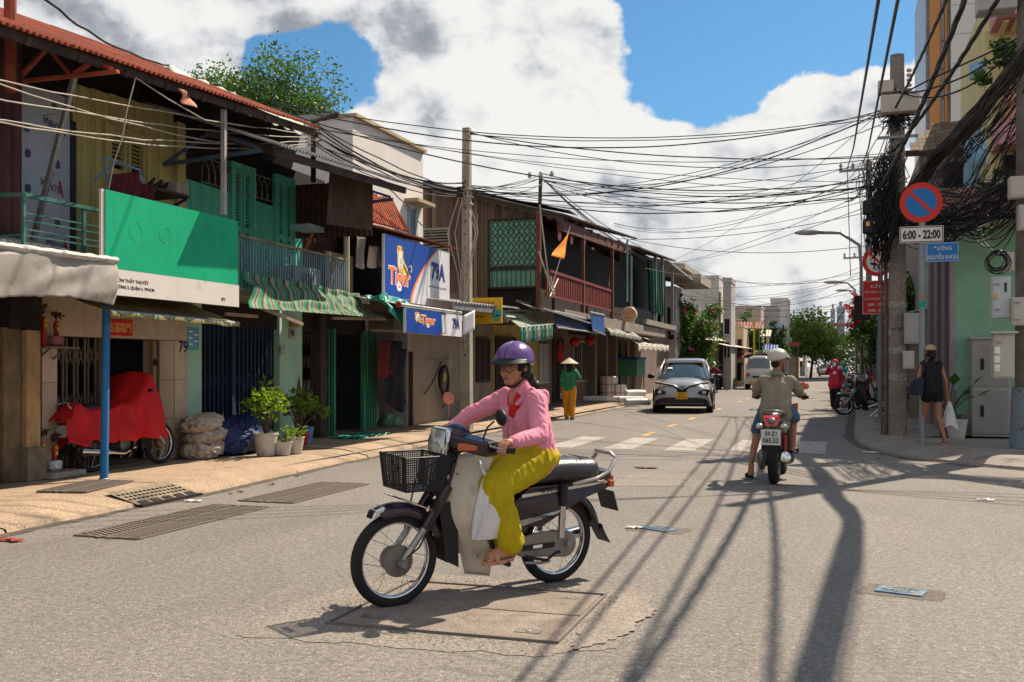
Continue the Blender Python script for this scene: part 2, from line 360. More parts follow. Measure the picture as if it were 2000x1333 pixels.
def foliage(mb,c,r,n,size,rn,clump=.35,up=.2,shell=.5):
 c=V(c);cl=[]
 for _ in range(max(5,int(n*.03))):
  d=V((rn.gauss(0,1),rn.gauss(0,1),rn.gauss(0,1))).normalized()*(rn.random()**shell);cl.append(V((d.x*r[0],d.y*r[1],d.z*r[2]))+c)
 m=min(r)*clump
 for i in range(n):
  q=rn.choice(cl);p=q+V((rn.gauss(0,1),rn.gauss(0,1),rn.gauss(0,.8)))*m*.6
  a=V((rn.gauss(0,1),rn.gauss(0,1),rn.gauss(0,.6)+up)).normalized();b=a.cross(V((rn.gauss(0,1),rn.gauss(0,1),rn.gauss(0,1)))).normalized();k=size*(.6+rn.random()*.8)
  nn=a.cross(b)*k*.12
  mb.add([p-a*k*.1,p+a*k*.45+b*k*.27+nn,p+a*k,p+a*k*.45-b*k*.27+nn],[(0,1,2),(0,2,3)])
 return mb
def leafmat(name,col,tr=.35):
 m=mat(name,col,.5,var=.45,scale=2.5,bump=0,spec=.35);nt=m.node_tree;N=nt.nodes;L=nt.links;p=N['Principled BSDF'];o=N['Material Output']
 t=N.new('ShaderNodeBsdfTranslucent');mx=N.new('ShaderNodeMixShader');mx.inputs[0].default_value=tr
 src=p.inputs['Base Color'].links[0].from_socket;v=N.new('ShaderNodeVectorMath');v.operation='MULTIPLY';v.inputs[1].default_value=(1.9,1.7,.7);L.new(src,v.inputs[0]);L.new(v.outputs[0],t.inputs[0])
 L.new(p.outputs[0],mx.inputs[1]);L.new(t.outputs[0],mx.inputs[2]);L.new(mx.outputs[0],o.inputs[0]);return m
LEAF=leafmat('green_leaves',(.05,.11,.018));LEAFD=leafmat('dark_leaves',(.025,.06,.014));LEAFY=leafmat('yellow_green_leaves',(.11,.16,.02))
BARK=mat('bark',(.09,.065,.045),.9,var=.3,scale=6,bump=.5)
# ground
def asphalt():
 m=mat('asphalt',(.19,.17,.15),.85,var=.1,scale=.5,bump=0,dirt=(.155,.137,.12),dirt_amt=.42,dscale=.9,stretch=(1,.3,1))
 nt=m.node_tree;N=nt.nodes;L=nt.links;p=N['Principled BSDF'];src=p.inputs['Base Color'].links[0].from_socket;tc=N.new('ShaderNodeTexCoord')
 def vor(sc,f='F1'):
  v=N.new('ShaderNodeTexVoronoi');v.inputs['Scale'].default_value=sc;v.feature=f;L.new(tc.outputs['Object'],v.inputs['Vector']);return v
 v=vor(88);sep=N.new('ShaderNodeSeparateColor');L.new(v.outputs['Color'],sep.inputs[0])
 mr=N.new('ShaderNodeMapRange');L.new(sep.outputs[0],mr.inputs[0]);mr.inputs[1].default_value=0;mr.inputs[2].default_value=1;mr.inputs[3].default_value=.80;mr.inputs[4].default_value=1.2
 gt=N.new('ShaderNodeMath');gt.operation='GREATER_THAN';L.new(sep.outputs[1],gt.inputs[0]);gt.inputs[1].default_value=.93
 a=N.new('ShaderNodeMath');a.operation='MULTIPLY_ADD';L.new(gt.outputs[0],a.inputs[0]);a.inputs[1].default_value=.5;L.new(mr.outputs[0],a.inputs[2])
 n=N.new('ShaderNodeTexNoise');n.inputs['Scale'].default_value=26;n.inputs['Detail'].default_value=6;n.inputs['Roughness'].default_value=.75;L.new(tc.outputs['Object'],n.inputs['Vector'])
 m2=N.new('ShaderNodeMapRange');L.new(n.outputs[0],m2.inputs[0]);m2.inputs[1].default_value=.36;m2.inputs[2].default_value=.6;m2.inputs[3].default_value=.66;m2.inputs[4].default_value=1.12
 q=N.new('ShaderNodeMath');q.operation='MULTIPLY';L.new(a.outputs[0],q.inputs[0]);L.new(m2.outputs[0],q.inputs[1])
 # long thin cracks and tar seams
 w=N.new('ShaderNodeTexNoise');w.inputs['Scale'].default_value=1.2;w.inputs['Detail'].default_value=6;L.new(tc.outputs['Object'],w.inputs['Vector'])
 ad=N.new('ShaderNodeVectorMath');ad.operation='MULTIPLY_ADD';L.new(w.outputs['Color'],ad.inputs[0]);ad.inputs[1].default_value=(.6,.6,0);L.new(tc.outputs['Object'],ad.inputs[2])
 c=vor(.33,'DISTANCE_TO_EDGE');L.new(ad.outputs[0],c.inputs['Vector'])
 m3=N.new('ShaderNodeMapRange');L.new(c.outputs[0],m3.inputs[0]);m3.inputs[1].default_value=.001;m3.inputs[2].default_value=.004;m3.inputs[3].default_value=.82;m3.inputs[4].default_value=1
 q2=N.new('ShaderNodeMath');q2.operation='MULTIPLY';L.new(q.outputs[0],q2.inputs[0]);L.new(m3.outputs[0],q2.inputs[1])
 s=N.new('ShaderNodeVectorMath');s.operation='SCALE';L.new(src,s.inputs[0]);L.new(q2.outputs[0],s.inputs['Scale']);L.new(s.outputs[0],p.inputs['Base Color'])
 ha=N.new('ShaderNodeMath');ha.operation='MULTIPLY_ADD';L.new(v.outputs['Distance'],ha.inputs[0]);ha.inputs[1].default_value=-1.;L.new(n.outputs[0],ha.inputs[2])
 b=N.new('ShaderNodeBump');b.inputs['Strength'].default_value=.45;b.inputs['Distance'].default_value=.012;L.new(ha.outputs[0],b.inputs['Height']);L.new(b.outputs[0],p.inputs['Normal'])
 return m
ASPH=asphalt()
struct('ground',MB().add([(-900,-60,0),(900,-60,0),(900,1600,0),(-900,1600,0)],[(0,1,2,3)]),ASPH)
PAVE=mat('dusty_concrete_pavement',(.345,.25,.17),.9,var=.16,scale=1.1,bump=.35,bscale=26,dirt=(.19,.14,.10),dirt_amt=.42,dscale=1.0,grain=70)
KERB=mat('kerb_concrete',(.29,.24,.19),.9,var=.2,scale=3,bump=.3,dirt=(.1,.08,.06),dirt_amt=.35,grain=70)
def wob(y,k=0.):return.07*noise.noise(V((y*.35,k,0)))+.04*noise.noise(V((y*1.3,k,2)))
def pavement_left():
# every poured bay of the footpath is a slab of its own; profile: gutter lip, ramp, flat
 g=thing('pavement',None,None,(-7.8,10,0));g['kind']='structure'
 y=-3.;r=random.Random(3)
 while y<115:
  ln=r.uniform(1.7,2.6)if y<40 else 12;y1=y+ln;j=.012 if y<40 else 0;mb=MB();dz=r.uniform(-.006,.006)
  def f(u,v,y=y,y1=y1,j=j,dz=dz):
   yy=y+j+(y1-y-2*j)*u;e=-6.62-.35*min(1,max(0,(yy-9)/9))-.0*v+wob(yy)
   xs=[e,e-.03,e-.42,e-.55,-9.6];zs=[-.01,.035,.115,.125,.13]
   k=v*4;i=min(3,int(k));t=k-i
   return V((xs[i]*(1-t)+xs[i+1]*t,yy,zs[i]*(1-t)+zs[i+1]*t+dz+.004*noise.noise(V((yy*3,v*9,0)))*(v>0)))
  mb.grid(f,12 if y<40 else 4,4);mb.build('paving_slab',PAVE,g);y=y1
 mb=MB();mb.grid(lambda u,v:V((-7.0-2.6*u,-3+118*v,.08)),1,1).build('slab_bed',KERB,g)
pavement_left()
GUT=mat('gutter_dirt',(.10,.08,.062),.95,var=.3,scale=6,bump=.4,grain=60)
mb=MB();mb.grid(lambda u,v:V((-6.66-.35*min(1,max(0,(-2+100*u-9)/9))+wob(-2+100*u)+v*(.16+.10*noise.noise(V((u*90,1,0)))+.05*noise.noise(V((u*420,3,0)))),-2+100*u,.0035)),600,1)
struct('gutter',mb,GUT)
def pavement_right():
 g=thing('pavement',None,None,(2,18,0));g['kind']='structure'
 ed=[(.45,90),(.45,60),(.46,34.7),(.36,27),(.27,21.4),(.34,19.6),(.52,18),(.95,16.7),(1.7,15.7),(2.6,15.0),(4.5,14.2),(7,13.5),(12,12.4),(20,10.8)]
 pts=[]
 for i in range(len(ed)-1):
  n=max(2,int(math.hypot(ed[i+1][0]-ed[i][0],ed[i+1][1]-ed[i][1])/1.1))if ed[i][1]<61 else 3
  for k in range(n):
   p0=V((*ed[max(0,i-1)],0));p1=V((*ed[i],0));p2=V((*ed[i+1],0));p3=V((*ed[min(len(ed)-1,i+2)],0));t=k/n
   pts.append(.5*((2*p1)+(p2-p0)*t+(2*p0-5*p1+4*p2-p3)*t*t+(3*p1-p0-3*p2+p3)*t**3))
 m=mat('grey_concrete_pavement',(.235,.205,.175),.9,var=.18,scale=1.3,bump=.35,bscale=26,dirt=(.12,.1,.085),dirt_amt=.3,dscale=1.6,grain=70)
 for i in range(len(pts)-1):
  a,b=pts[i],pts[i+1];d=(b-a).normalized();n=V((-d.y,d.x,0));
  if i%1==0:a=a+d*.006
  mb=MB();rows=[]
  for q in (a,b):
   nn=(pts[min(len(pts)-1,(i if q is a else i+1)+1)]-pts[max(0,(i if q is a else i+1)-1)]).normalized();nn=V((-nn.y,nn.x,0))
   rows.append([q+V((0,0,-.01)),q+nn*.03+V((0,0,.04)),q+nn*.38+V((0,0,.115)),q+nn*.8+V((0,0,.122))])
  vs=rows[0]+rows[1];mb.add(vs,[(k,k+1,k+5,k+4)for k in range(3)]);mb.build('kerb_slab',m,g)
 mb=MB();inn=[]
 for i,q in enumerate(pts):
  nn=(pts[min(len(pts)-1,i+1)]-pts[max(0,i-1)]).normalized();inn.append(q+V((-nn.y,nn.x,0))*.78+V((0,0,.12)))
 k=len(inn);vs=inn+[V((14,p.y+(8 if p.y<20 else 0),.12))for p in inn]
 mb.add(vs,[(i,i+1,k+i+1,k+i)for i in range(k-1)]).build('paving',m,g)
 mb=MB();mb.add([(.7,21,.1),(14,21,.1),(14,90,.1),(.7,90,.1)],[(0,1,2,3)]).build('slab_bed',m,g)
 for i in range(0):pass
pavement_right()
G2=[(.2,34.7),(.1,27),(.0,21.4),(.08,19.6),(.3,18),(.75,16.6),(1.6,15.55),(2.5,14.85),(4.4,14.05),(7,13.35)]
mb=MB()
for i in range(len(G2)-1):
 a,b=V((*G2[i],.0035)),V((*G2[i+1],.0035));d=(b-a).normalized();n_=V((-d.y,d.x,0))
 for k in range(14):p,q=a.lerp(b,k/14),a.lerp(b,(k+1)/14);w0=.06*noise.noise(p*2.3)+.03*noise.noise(p*9);w1=.06*noise.noise(q*2.3)+.03*noise.noise(q*9);mb.add([p+n_*.28,p+n_*(.08-w0),q+n_*(.08-w1),q+n_*.28],[(0,1,2,3)])
struct('gutter',mb,GUT)
# painted markings, a few mm proud, worn through by a noise mask in the paint's roughness and colour
PAINT=mat('worn_white_paint',(.33,.30,.265),.8,var=.16,scale=5,bump=.2,dirt=(.22,.197,.173),dirt_amt=.42,dscale=4,grain=40)
PAINTY=mat('worn_yellow_paint',(.5,.3,.1),.8,var=.2,scale=5,bump=.2,dirt=(.25,.19,.13),dirt_amt=.4,dscale=5,grain=40)
g=thing('zebra_crossing',None,None,(-3,18,0));g['kind']='structure';g.name='road_markings'
for i in range(6):
 x=-5.87+i*1.03;mb=MB();mb.grid(lambda u,v:V((x+.5*u+.012*noise.noise(V((v*30,u*7,x))),16.95+2.75*v+.03*noise.noise(V((u*9,v,x))),.004)),2,14);mb.build('stripe',PAINT,g)
g=thing('road_markings',None,None,(-3.7,40,0));g['kind']='structure'
for i in range(16):
 y=20.3+i*3.2+(i>4)*i*.8;MB().add([(-3.8,y,.004),(-3.66,y,.004),(-3.66,y+1.1,.004),(-3.8,y+1.1,.004)],[(0,1,2,3)]).build('dash',PAINTY,g)
 # the steel-edged cover the front motorbike rolls over
PLATE=mat('cover_concrete',(.215,.175,.145),.85,var=.16,scale=3.5,bump=.25,dirt=(.13,.1,.08),dirt_amt=.4,dscale=2.5,grain=90)
IRON=mat('cast_iron',(.19,.16,.135),.6,.4,var=.3,scale=9,bump=.3,dirt=(.2,.15,.11),dirt_amt=.35,dscale=4)
PATCH=mat('mortar_patch',(.21,.18,.153),.9,var=.12,scale=2.5,bump=.4,bscale=30,dirt=(.15,.125,.1),dirt_amt=.35,dscale=5,grain=50)
g=thing('utility_cover','large two-leaf cover with steel rim set in broken mortar under the pink-jacketed rider\'s motorbike','manhole cover',(-2,5.5,0))
x0,x1,y0,y1=-2.64,-1.35,4.97,6.1;ym=(y0+y1)/2
MB().box(x0+.03,x1-.03,y0+.03,ym-.006,-.05,.010).build('leaf',PLATE,g,bevel=.003);MB().box(x0+.03,x1-.03,ym+.006,y1-.03,-.05,.012).build('leaf',PLATE,g,bevel=.003)
for a,b in (((x0,y0),(x1,y0)),((x1,y0),(x1,y1)),((x1,y1),(x0,y1)),((x0,y1),(x0,y0))):MB().beam((*a,.002),(*b,.002),.011,.03).build('rim',mat('rim_steel',(.17,.15,.13),.6,.3),g)
for x,y in ((x1-.2,y0+.16),(x1-.2,y1-.16),(x0+.16,y1-.2),(x0+.18,y0+.2)):
 MB().box(x-.07,x+.07,y-.035,y+.035,.010,.0135).build('lifting_slot',IRON,g);MB().lathe([(.018,0),(.018,.004),(.01,.006)],10,(x,y,.012)).build('bolt',STEEL,g)
def patch(pts,z,m,name,rr=.06):
 mb=MB();P_=[]
 for i in range(len(pts)):
  a,b=V((*pts[i],0)),V((*pts[(i+1)%len(pts)],0))
  for k in range(40):q=a.lerp(b,k/40);P_.append(q+V((noise.noise(q*5),noise.noise(q*5+V((9,2,0))),0))*rr+V((noise.noise(q*26),noise.noise(q*26+V((4,1,0))),0))*.03)
 c=sum(P_,V((0,0,0)))/len(P_);n=len(P_)
 for i in range(n):mb.add([c+V((0,0,z)),P_[i]+V((0,0,z-.001)),P_[(i+1)%n]+V((0,0,z-.001))],[(0,1,2)])
 return struct(name,mb,m)
patch([(-3.0,4.62),(-1.4,4.72),(-1.05,5.0),(-1.12,6.3),(-1.6,6.45),(-2.8,6.35),(-3.05,5.4)],.004,PATCH,'road_patch')
patch([(-1.24,4.85),(-1.06,5.2),(-1.0,5.8),(-1.1,6.15),(-1.26,6.1),(-1.3,5.2)],.009,mat('pale_patch',(.235,.198,.165),.9,var=.1,bump=.2,grain=80),'road_patch',.03)
patch([(-2.55,11.7),(-1.7,11.9),(-1.75,13.3),(-2.6,13.2)],.004,PATCH,'road_patch')
# pebbles and grit round the cover
mb=MB();r=random.Random(5)
for i in range(1500):
 t=r.random();e=r.choice([0,1,2,3]);d=abs(r.gauss(0,.09))+.02
 x,y=[(x0+t*1.29,y0-d),(x1+d,y0+t*1.13),(x0+t*1.29,y1+d*.8),(x0-d,y0+t*1.13)][e];s=r.uniform(.003,.009)
 mb.add([(x-s,y-s,.002),(x+s,y-s*.6,.002),(x+s*.3,y+s,.002),(x,y,s*1.1)],[(0,1,3),(1,2,3),(2,0,3)])
for i in range(2600):
 x=r.uniform(-6,4);y=4+r.random()**1.6*9;s=r.uniform(.002,.0055)
 mb.add([(x-s,y-s,.0),(x+s,y-s*.6,.0),(x+s*.3,y+s,.0),(x,y,s)],[(0,1,3),(1,2,3),(2,0,3)])
tag(mb.build('loose_grit',mat('grit',(.27,.22,.17),.9,var=.5,scale=40,bump=0)),'loose pale grit scattered over the grey road','gravel',kind='stuff')
# grates along the left gutter
def grate(c,L_,W_,rot,z,label,nb,slant=.5):
 g=thing('drain_grate',label,'drain grate',(c[0],c[1],z),local=True);g.rotation_euler=(0,0,rot)
 for s in (-1,1):
  pc('rim',(s*W_/2,0,.004),(.03,L_,.014),IRON,g);pc('rim',(0,s*L_/2,.004),(W_,.03,.014),IRON,g)
 pc('rim',(0,0,.004),(.035,L_,.013),IRON,g)
 pc('pit',(0,0,-.002),(W_,L_,.006),mat('grate_pit',(.03,.025,.02),.9),g)
 for i in range(nb):
  for s in (-1,1):pc('bar',(s*W_/4,-L_/2+L_*(i+.5)/nb,.004),(W_/2-.03,L_/nb*.52,.012),IRON,g,rot=(0,0,slant*s))
 return g
grate((-5.68,7.9),1.95,.62,.0,.004,'long iron grate in the road beside the kerb inlet, nearest the camera',34)
grate((-5.6,10.1),1.75,.62,.0,.004,'iron grate in the road beyond the kerb inlet, farther along the gutter',30)
p=onZ(170,951,.13);grate((p.x,p.y),1.0,.5,.2,.135,'rusty iron grate in the footpath near the blue post',22)
g=thing('kerb_inlet','sloping kerb inlet with five open slots in the left gutter','storm drain',(-6.75,9,0))
INL=mat('inlet_iron',(.24,.19,.14),.7,.3,var=.25,scale=8,bump=.3,dirt=(.07,.05,.04),dirt_amt=.4)
MB().add([(-6.56,8.5,.02),(-6.56,9.5,.02),(-6.98,9.5,.135),(-6.98,8.5,.135)],[(0,1,2,3)]).build('plate',INL,g)
pcx('pit',-6.6,-6.54,8.5,9.5,.0,.03,DARK,g)
for i in range(5):
 y=8.56+i*.19;MB().add([(-6.57,y,.028),(-6.57,y+.13,.028),(-6.655,y+.13,.055),(-6.655,y,.055)],[(0,1,2,3)]).build('slot',DARK,g)
for i in range(14):
 for k in range(3):
  y=8.55+i*.067;MB().cbox((-6.72-k*.07,y+.03*(k%2),.072+k*.019),(.03,.03,.008),Euler((0,.27,.78))).build('tread_stud',INL,g)
  # two blue valve covers
BLUEP=mat('worn_blue_enamel',(.09,.19,.28),.6,var=.3,scale=14,bump=.2,dirt=(.2,.17,.14),dirt_amt=.5,dscale=14)
for(x,y,rz,lab)in ((-1.47,8.72,-.5,'small blue valve cover beside a scrap of paper, the farther of the two'),(.36,6.76,-.28,'small blue valve cover beside the thick cable shadow, nearest the camera')):
 g=thing('valve_cover',lab,'valve cover',(x,y,0),group='blue valve covers in the road',local=True);g.rotation_euler=(0,0,rz)
 MB().box(-.14,.14,-.085,.085,-.02,.014).build('lid',BLUEP,g,bevel=.006)
 MB().tube([(.11*math.cos(t/20*2*PI),.055*math.sin(t/20*2*PI),.014)for t in range(20)],.005,6,closed=True).build('ring',IRON,g)
 text('NƯỚC',.12,.035,Matrix.Translation((0,0,.0155)),IRON,g)
 patch([(x-.26,y-.12),(x+.22,y-.2),(x+.27,y+.1),(x-.2,y+.2)],.003,mat('damp_dirt',(.12,.1,.085),.9,bump=.3,grain=60),'road_dirt',.05)
 # litter
PAPER=mat('white_litter',(.7,.68,.64),.8,var=.1,bump=.1)
def scrap(px,py,s,lab,m=PAPER,z=0.004):
 p=onZ(px,py,z);r=random.Random(int(px));mb=MB()
 mb.grid(lambda u,v:p+V(((u-.5)*s+.3*s*noise.noise(V((u*3,v*3,px))),(v-.5)*s*.4+.2*s*noise.noise(V((u*3,v*3,px+5))),.012+.02*noise.noise(V((u*5,v*5,px))))),6,4)
 tag(solid(mb.build('litter',m),.002),lab,'litter','litter on the road and kerb')
scrap(1238,1032,.14,'white paper scrap beside the farther blue valve cover')
scrap(1262,915,.3,'brown dried palm frond lying on the road patch',mat('dry_leaf',(.13,.08,.04),.9))
scrap(1925,978,.16,'thin pale scrap on the road by the side street')
scrap(378,980,.18,'crumpled white scrap at the end of the kerb inlet')
scrap(690,895,.3,'flattened white bag in the left gutter')
scrap(1700,885,.25,'crumpled pale scrap in the right gutter by the corner kerb')
scrap(20,1057,.2,'red plastic scrap in the left gutter',mat('red_litter',(.3,.04,.03),.6))
r=random.Random(9)
for i,(px,py)in enumerate([(470,962),(530,948),(580,932),(650,905),(450,966),(1690,862),(1680,845),(1715,897)]):
 scrap(px,py,r.uniform(.05,.12),['brown leaf scrap in the left gutter','brown leaf scrap in the gutter by the corner kerb'][i>4],MATS['dry_leaf'])
 # left row of houses
FA=-8.7
TILE=mat('beige_wall_tile',(.50,.38,.28),.45,var=.08,scale=2,bump=.05,dirt=(.22,.16,.11),dirt_amt=.15,island=.07,spec=.4)
OCHRE=mat('peeling_ochre_plaster',(.40,.25,.11),.9,var=.2,scale=3,bump=.4,dirt=(.16,.13,.10),dirt_amt=.5,dscale=5,stretch=(1,1,.4))
OLIVE=mat('olive_boards',(.42,.36,.14),.7,var=.14,scale=2,bump=.15,stretch=(3,3,.4),dirt=(.1,.085,.045),dirt_amt=.3,island=.09)
TURQ=mat('turquoise_boards',(.10,.50,.37),.7,var=.16,scale=2,bump=.15,stretch=(3,3,.4),dirt=(.04,.12,.09),dirt_amt=.3,island=.08)
MINTP=mat('mint_plaster',(.36,.55,.42),.85,var=.12,scale=1.5,bump=.15,dirt=(.10,.11,.075),dirt_amt=.3,dscale=1.5)
GREENB=mat('green_billboard',(.004,.33,.16),.45,var=.07,scale=2,bump=.03,dirt=(.02,.22,.12),dirt_amt=.25,dscale=3,spec=.3)
WBOARD=mat('dusty_white_board',(.60,.55,.50),.55,var=.06,scale=2,bump=.03,dirt=(.45,.36,.30),dirt_amt=.25,dscale=2)
REDPAINT=mat('red_oxide_steel',(.33,.07,.035),.6,var=.2,scale=5,bump=.1,dirt=(.16,.06,.04),dirt_amt=.3)
REDROOF=mat('red_roof_sheet',(.38,.095,.045),.6,var=.2,scale=2.5,bump=.1,dirt=(.2,.07,.045),dirt_amt=.4)
PALEROOF=mat('pale_green_sheet',(.42,.47,.38),.6,var=.15,scale=2,bump=.1,dirt=(.25,.25,.18),dirt_amt=.35)
NAVY=mat('navy_shutter',(.012,.028,.06),.55,var=.25,scale=5,bump=.1)
BRONZE=mat('bronze_gate',(.15,.12,.085),.5,.4,var=.2,bump=.1)
TEALP=mat('teal_rail_paint',(.04,.14,.12),.6,var=.2,scale=9,bump=.1,dirt=(.12,.06,.04),dirt_amt=.35,dscale=9)
BLUEPOST=mat('blue_post_paint',(.02,.15,.36),.5,var=.12,scale=5,bump=.08,dirt=(.12,.08,.06),dirt_amt=.2,dscale=3)
TARP=mat('grey_tarpaulin',(.31,.28,.25),.6,var=.15,scale=2.5,bump=.12,dirt=(.22,.18,.15),dirt_amt=.35,dscale=3)
REDCLOTH=mat('red_cover_cloth',(.50,.008,.012),.65,var=.12,scale=3,bump=.1)
STAIN=mat('dark_stained_plaster',(.09,.075,.055),.9,var=.35,scale=4,bump=.3)
PLAST=mat('grey_brown_plaster',(.235,.20,.17),.9,var=.12,scale=1.3,bump=.2,dirt=(.14,.115,.09),dirt_amt=.35,dscale=1.4)
DKWOOD=mat('dark_wood',(.05,.032,.024),.8,var=.35,scale=4,bump=.3)
LILACW=mat('off_white_plaster',(.60,.565,.53),.9,var=.07,scale=.8,bump=.12,dirt=(.45,.41,.37),dirt_amt=.2,dscale=.8)
def ybox(name,X,px0,py0,px1,py1,t,m,g,**k):
 """slab on the plane X seen between two pixels; t metres deep behind it"""
 y0,y1,z0,z1=RX(X,px0,py0,px1,py1);return MB().box(X-t,X,y0,y1,z0,z1).build(name,m,g,**k)
def fold_gate(g,X,y0,y1,z0,z1,m,pitch=.085,lattice=True):
 n=max(2,int((y1-y0)/pitch))
 for i in range(n+1):
  y=y0+(y1-y0)*i/n;pc('bar',(X-(.03 if i%2 else 0),y,(z0+z1)/2),(.022,.03,z1-z0),m,g)
 if lattice:
  for zc in (z0+(z1-z0)*.22,z0+(z1-z0)*.5,z0+(z1-z0)*.86):
   for i in range(n):
    y=y0+(y1-y0)*i/n;yb=y0+(y1-y0)*(i+1)/n
    pc('lattice_bar',(X-.012,(y+yb)/2,zc),(.008,.018,.24),m,g,rot=(R(20),0,0));pc('lattice_bar',(X-.018,(y+yb)/2,zc),(.008,.018,.24),m,g,rot=(R(-20),0,0))
def boards(g,X,y0,y1,z0,z1f,m,w=.28,name='plank',holes=(),t=.03):
 """upright boards with joints; z1f(y) gives the top; holes = [(ya, yb, za, zb)]"""
 n=max(1,round((y1-y0)/w));w=(y1-y0)/n
 for i in range(n):
  a,b=y0+i*w+.004,y0+(i+1)*w-.004;top=z1f((a+b)/2);c=(a+b)/2;dx=rnd.uniform(-.008,.008)
  h=[q for q in holes if q[0]<c<q[1]]
  if h:
   if h[0][2]-z0>.05:pcx(name,X-t+dx,X+dx,a,b,z0,h[0][2],m,g)
   if top-h[0][3]>.05:pcx(name,X-t+dx,X+dx,a,b,h[0][3],top,m,g)
  else:pcx(name,X-t+dx,X+dx,a,b,z0,top,m,g)
def shutter(g,X,y0,y1,z0,z1,m,leaves=2,panels=2,dm=None):
 w=(y1-y0)/leaves;f=MB().box(X-.09,X-.08,y0,y1,z0,z1).build('window',DARK,g)
 for l in range(leaves):
  a,b=y0+l*w+.01,y0+(l+1)*w-.01
  for(p,q,r_,s)in ((a,a+.06,z0,z1),(b-.06,b,z0,z1),(a+.06,b-.06,z0,z0+.07),(a+.06,b-.06,z1-.07,z1),(a+.06,b-.06,(z0+z1)/2-.04,(z0+z1)/2+.04)):pcx('shutter_frame',X-.02,X+.035,p,q,r_,s,m,f)
  for k in range(panels):
   za=z0+.09+k*(z1-z0)/2;zb=za+(z1-z0)/2-.15;n=max(4,int((zb-za)/.05))
   for i in range(n):pc('louvre',(X,(a+b)/2,za+(zb-za)*(i+.5)/n),(.05,b-a-.12,.012),m,f,rot=(0,R(40),0))
 for(p,q,r_,s)in ((y0-.06,y0,z0-.06,z1+.06),(y1,y1+.06,z0-.06,z1+.06),(y0,y1,z1,z1+.06)):pcx('frame',X-.02,X+.05,p,q,r_,s,m,f)
 return f
def awning(name,label,TL,TR,BL,BR,m,g=None,val=.12,amp=.02,seed=0,arms=True,uw=None,tubem=None,group=None):
 """cloth awning between four points (top at the wall, bottom at the front bar)"""
 t=thing(name,label,'awning',tuple((V(TL)+V(TR))/2),group)
 TL,TR,BL,BR=map(V,(TL,TR,BL,BR));L_=(TR-TL).length;sl=(BL-TL).length
 def f(u,v):
  a=TL.lerp(TR,u);b=BL.lerp(BR,u);p=a.lerp(b,v);return p+V((0,0,amp*(noise.noise(V((u*5,v*2.5,seed)))*2+math.sin(u*PI*5+seed+v*2)*.5)*math.sin(PI*min(1,v*1.0+.02))-amp*1.2*math.sin(PI*v)))
 solid(sheet(f,40,14,L_,sl).build('fabric',m,t,smooth=True),.004)
 if val:
  def h(u,v):p=BL.lerp(BR,u);return p+V((.02+.012*math.sin(u*40+seed),0,-val*v*(1+.15*math.sin(u*L_*9))+.0))
  solid(sheet(h,60,3,L_,val).build('valance',m,t,smooth=True),.004)
 tm=tubem or ALU
 MB().tube([BL,BR],.022,8).build('front_bar',tm,t)
 MB().tube([TL+V((0,0,.02)),TR+V((0,0,.02))],.035,8).build('roller',tm,t)
 if arms:
  for q in (.12,.88):
   a=TL.lerp(TR,q)-V((0,0,.06));b=BL.lerp(BR,q+(.12 if q<.5 else-.12));c=a.lerp(b,.5)+V((0,.15 if q<.5 else-.15,-.05))
   MB().beam(a,c,.03,.04).beam(c,b,.03,.04).build('folding_arm',tm,t)
 return t
def rail_bars(g,X,y0,y1,z0,z1,n,m,name='baluster',w=.014):
 for i in range(n+1):y=y0+(y1-y0)*i/n;pc(name,(X,y,(z0+z1)/2),(w,w,z1-z0),m,g)
 # leftmost house: rusty wall, tarpaulin canopy
g=thing('corner_house','leftmost house with rust-red corrugated upper wall and navy shutter behind the peeling pillar','house',(-9,7.5,0))
MAROON=mat('maroon_sheet',(.075,.028,.026),.7,var=.4,scale=2,bump=.15,dirt=(.16,.12,.11),dirt_amt=.15)
ye=yX(42,-8.35)
solid(corr((-8.35,5.2,5.0),(-8.35,ye,4.85),(0,0,-2.3),26,.02).build('upper_wall',MAROON,g));solid(corr((-8.37,ye+.012,4.85),(-11.5,ye+.012,4.85),(0,0,-2.3),20,.02).build('side_wall',MAROON,g))
MB().box(-12,-8.9,3.5,9.0,.1,2.75).build('lower_storey',NAVY,g)
for i in range(26):pc('shutter_slat',(-8.88,7.55,.18+i*.1),(.03,2.6,.085),NAVY,g)
MB().box(-12,-8.3,4.5,9.0,4.98,5.05).build('roof',RUST,g)
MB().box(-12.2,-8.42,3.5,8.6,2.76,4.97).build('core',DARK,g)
g=thing('gate_pillar','peeling ochre pillar standing behind the blue post, left of the altar shelf','pillar',(-8.6,9.1,.13))
y0,y1=yX(50,-8.5),yX(80,-8.5);MB().box(-8.78,-8.5,y0+.02,y1,.13,zX(65,645,-8.5)).build('shaft',OCHRE,g,bevel=.012)
MB().box(-8.80,-8.45,y0-.02,y1+.04,.13,.5).build('plinth',mat('stained_plinth',(.2,.15,.1),.9,var=.3,scale=5,bump=.4,dirt=(.05,.045,.04),dirt_amt=.5),g,bevel=.01)
MB().box(-8.83,-8.56,y0-.25,y0+.0,.13,zX(40,640,-8.5)).build('back_shaft',mat('dirty_ochre',(.17,.115,.065),.9,var=.3,scale=4,bump=.4,dirt=(.06,.045,.035),dirt_amt=.5),g,bevel=.01)
MB().box(-8.82,-8.52,y0-.2,y1+.02,zX(65,645,-8.5)+.005,2.42).build('lintel',DARK,g)
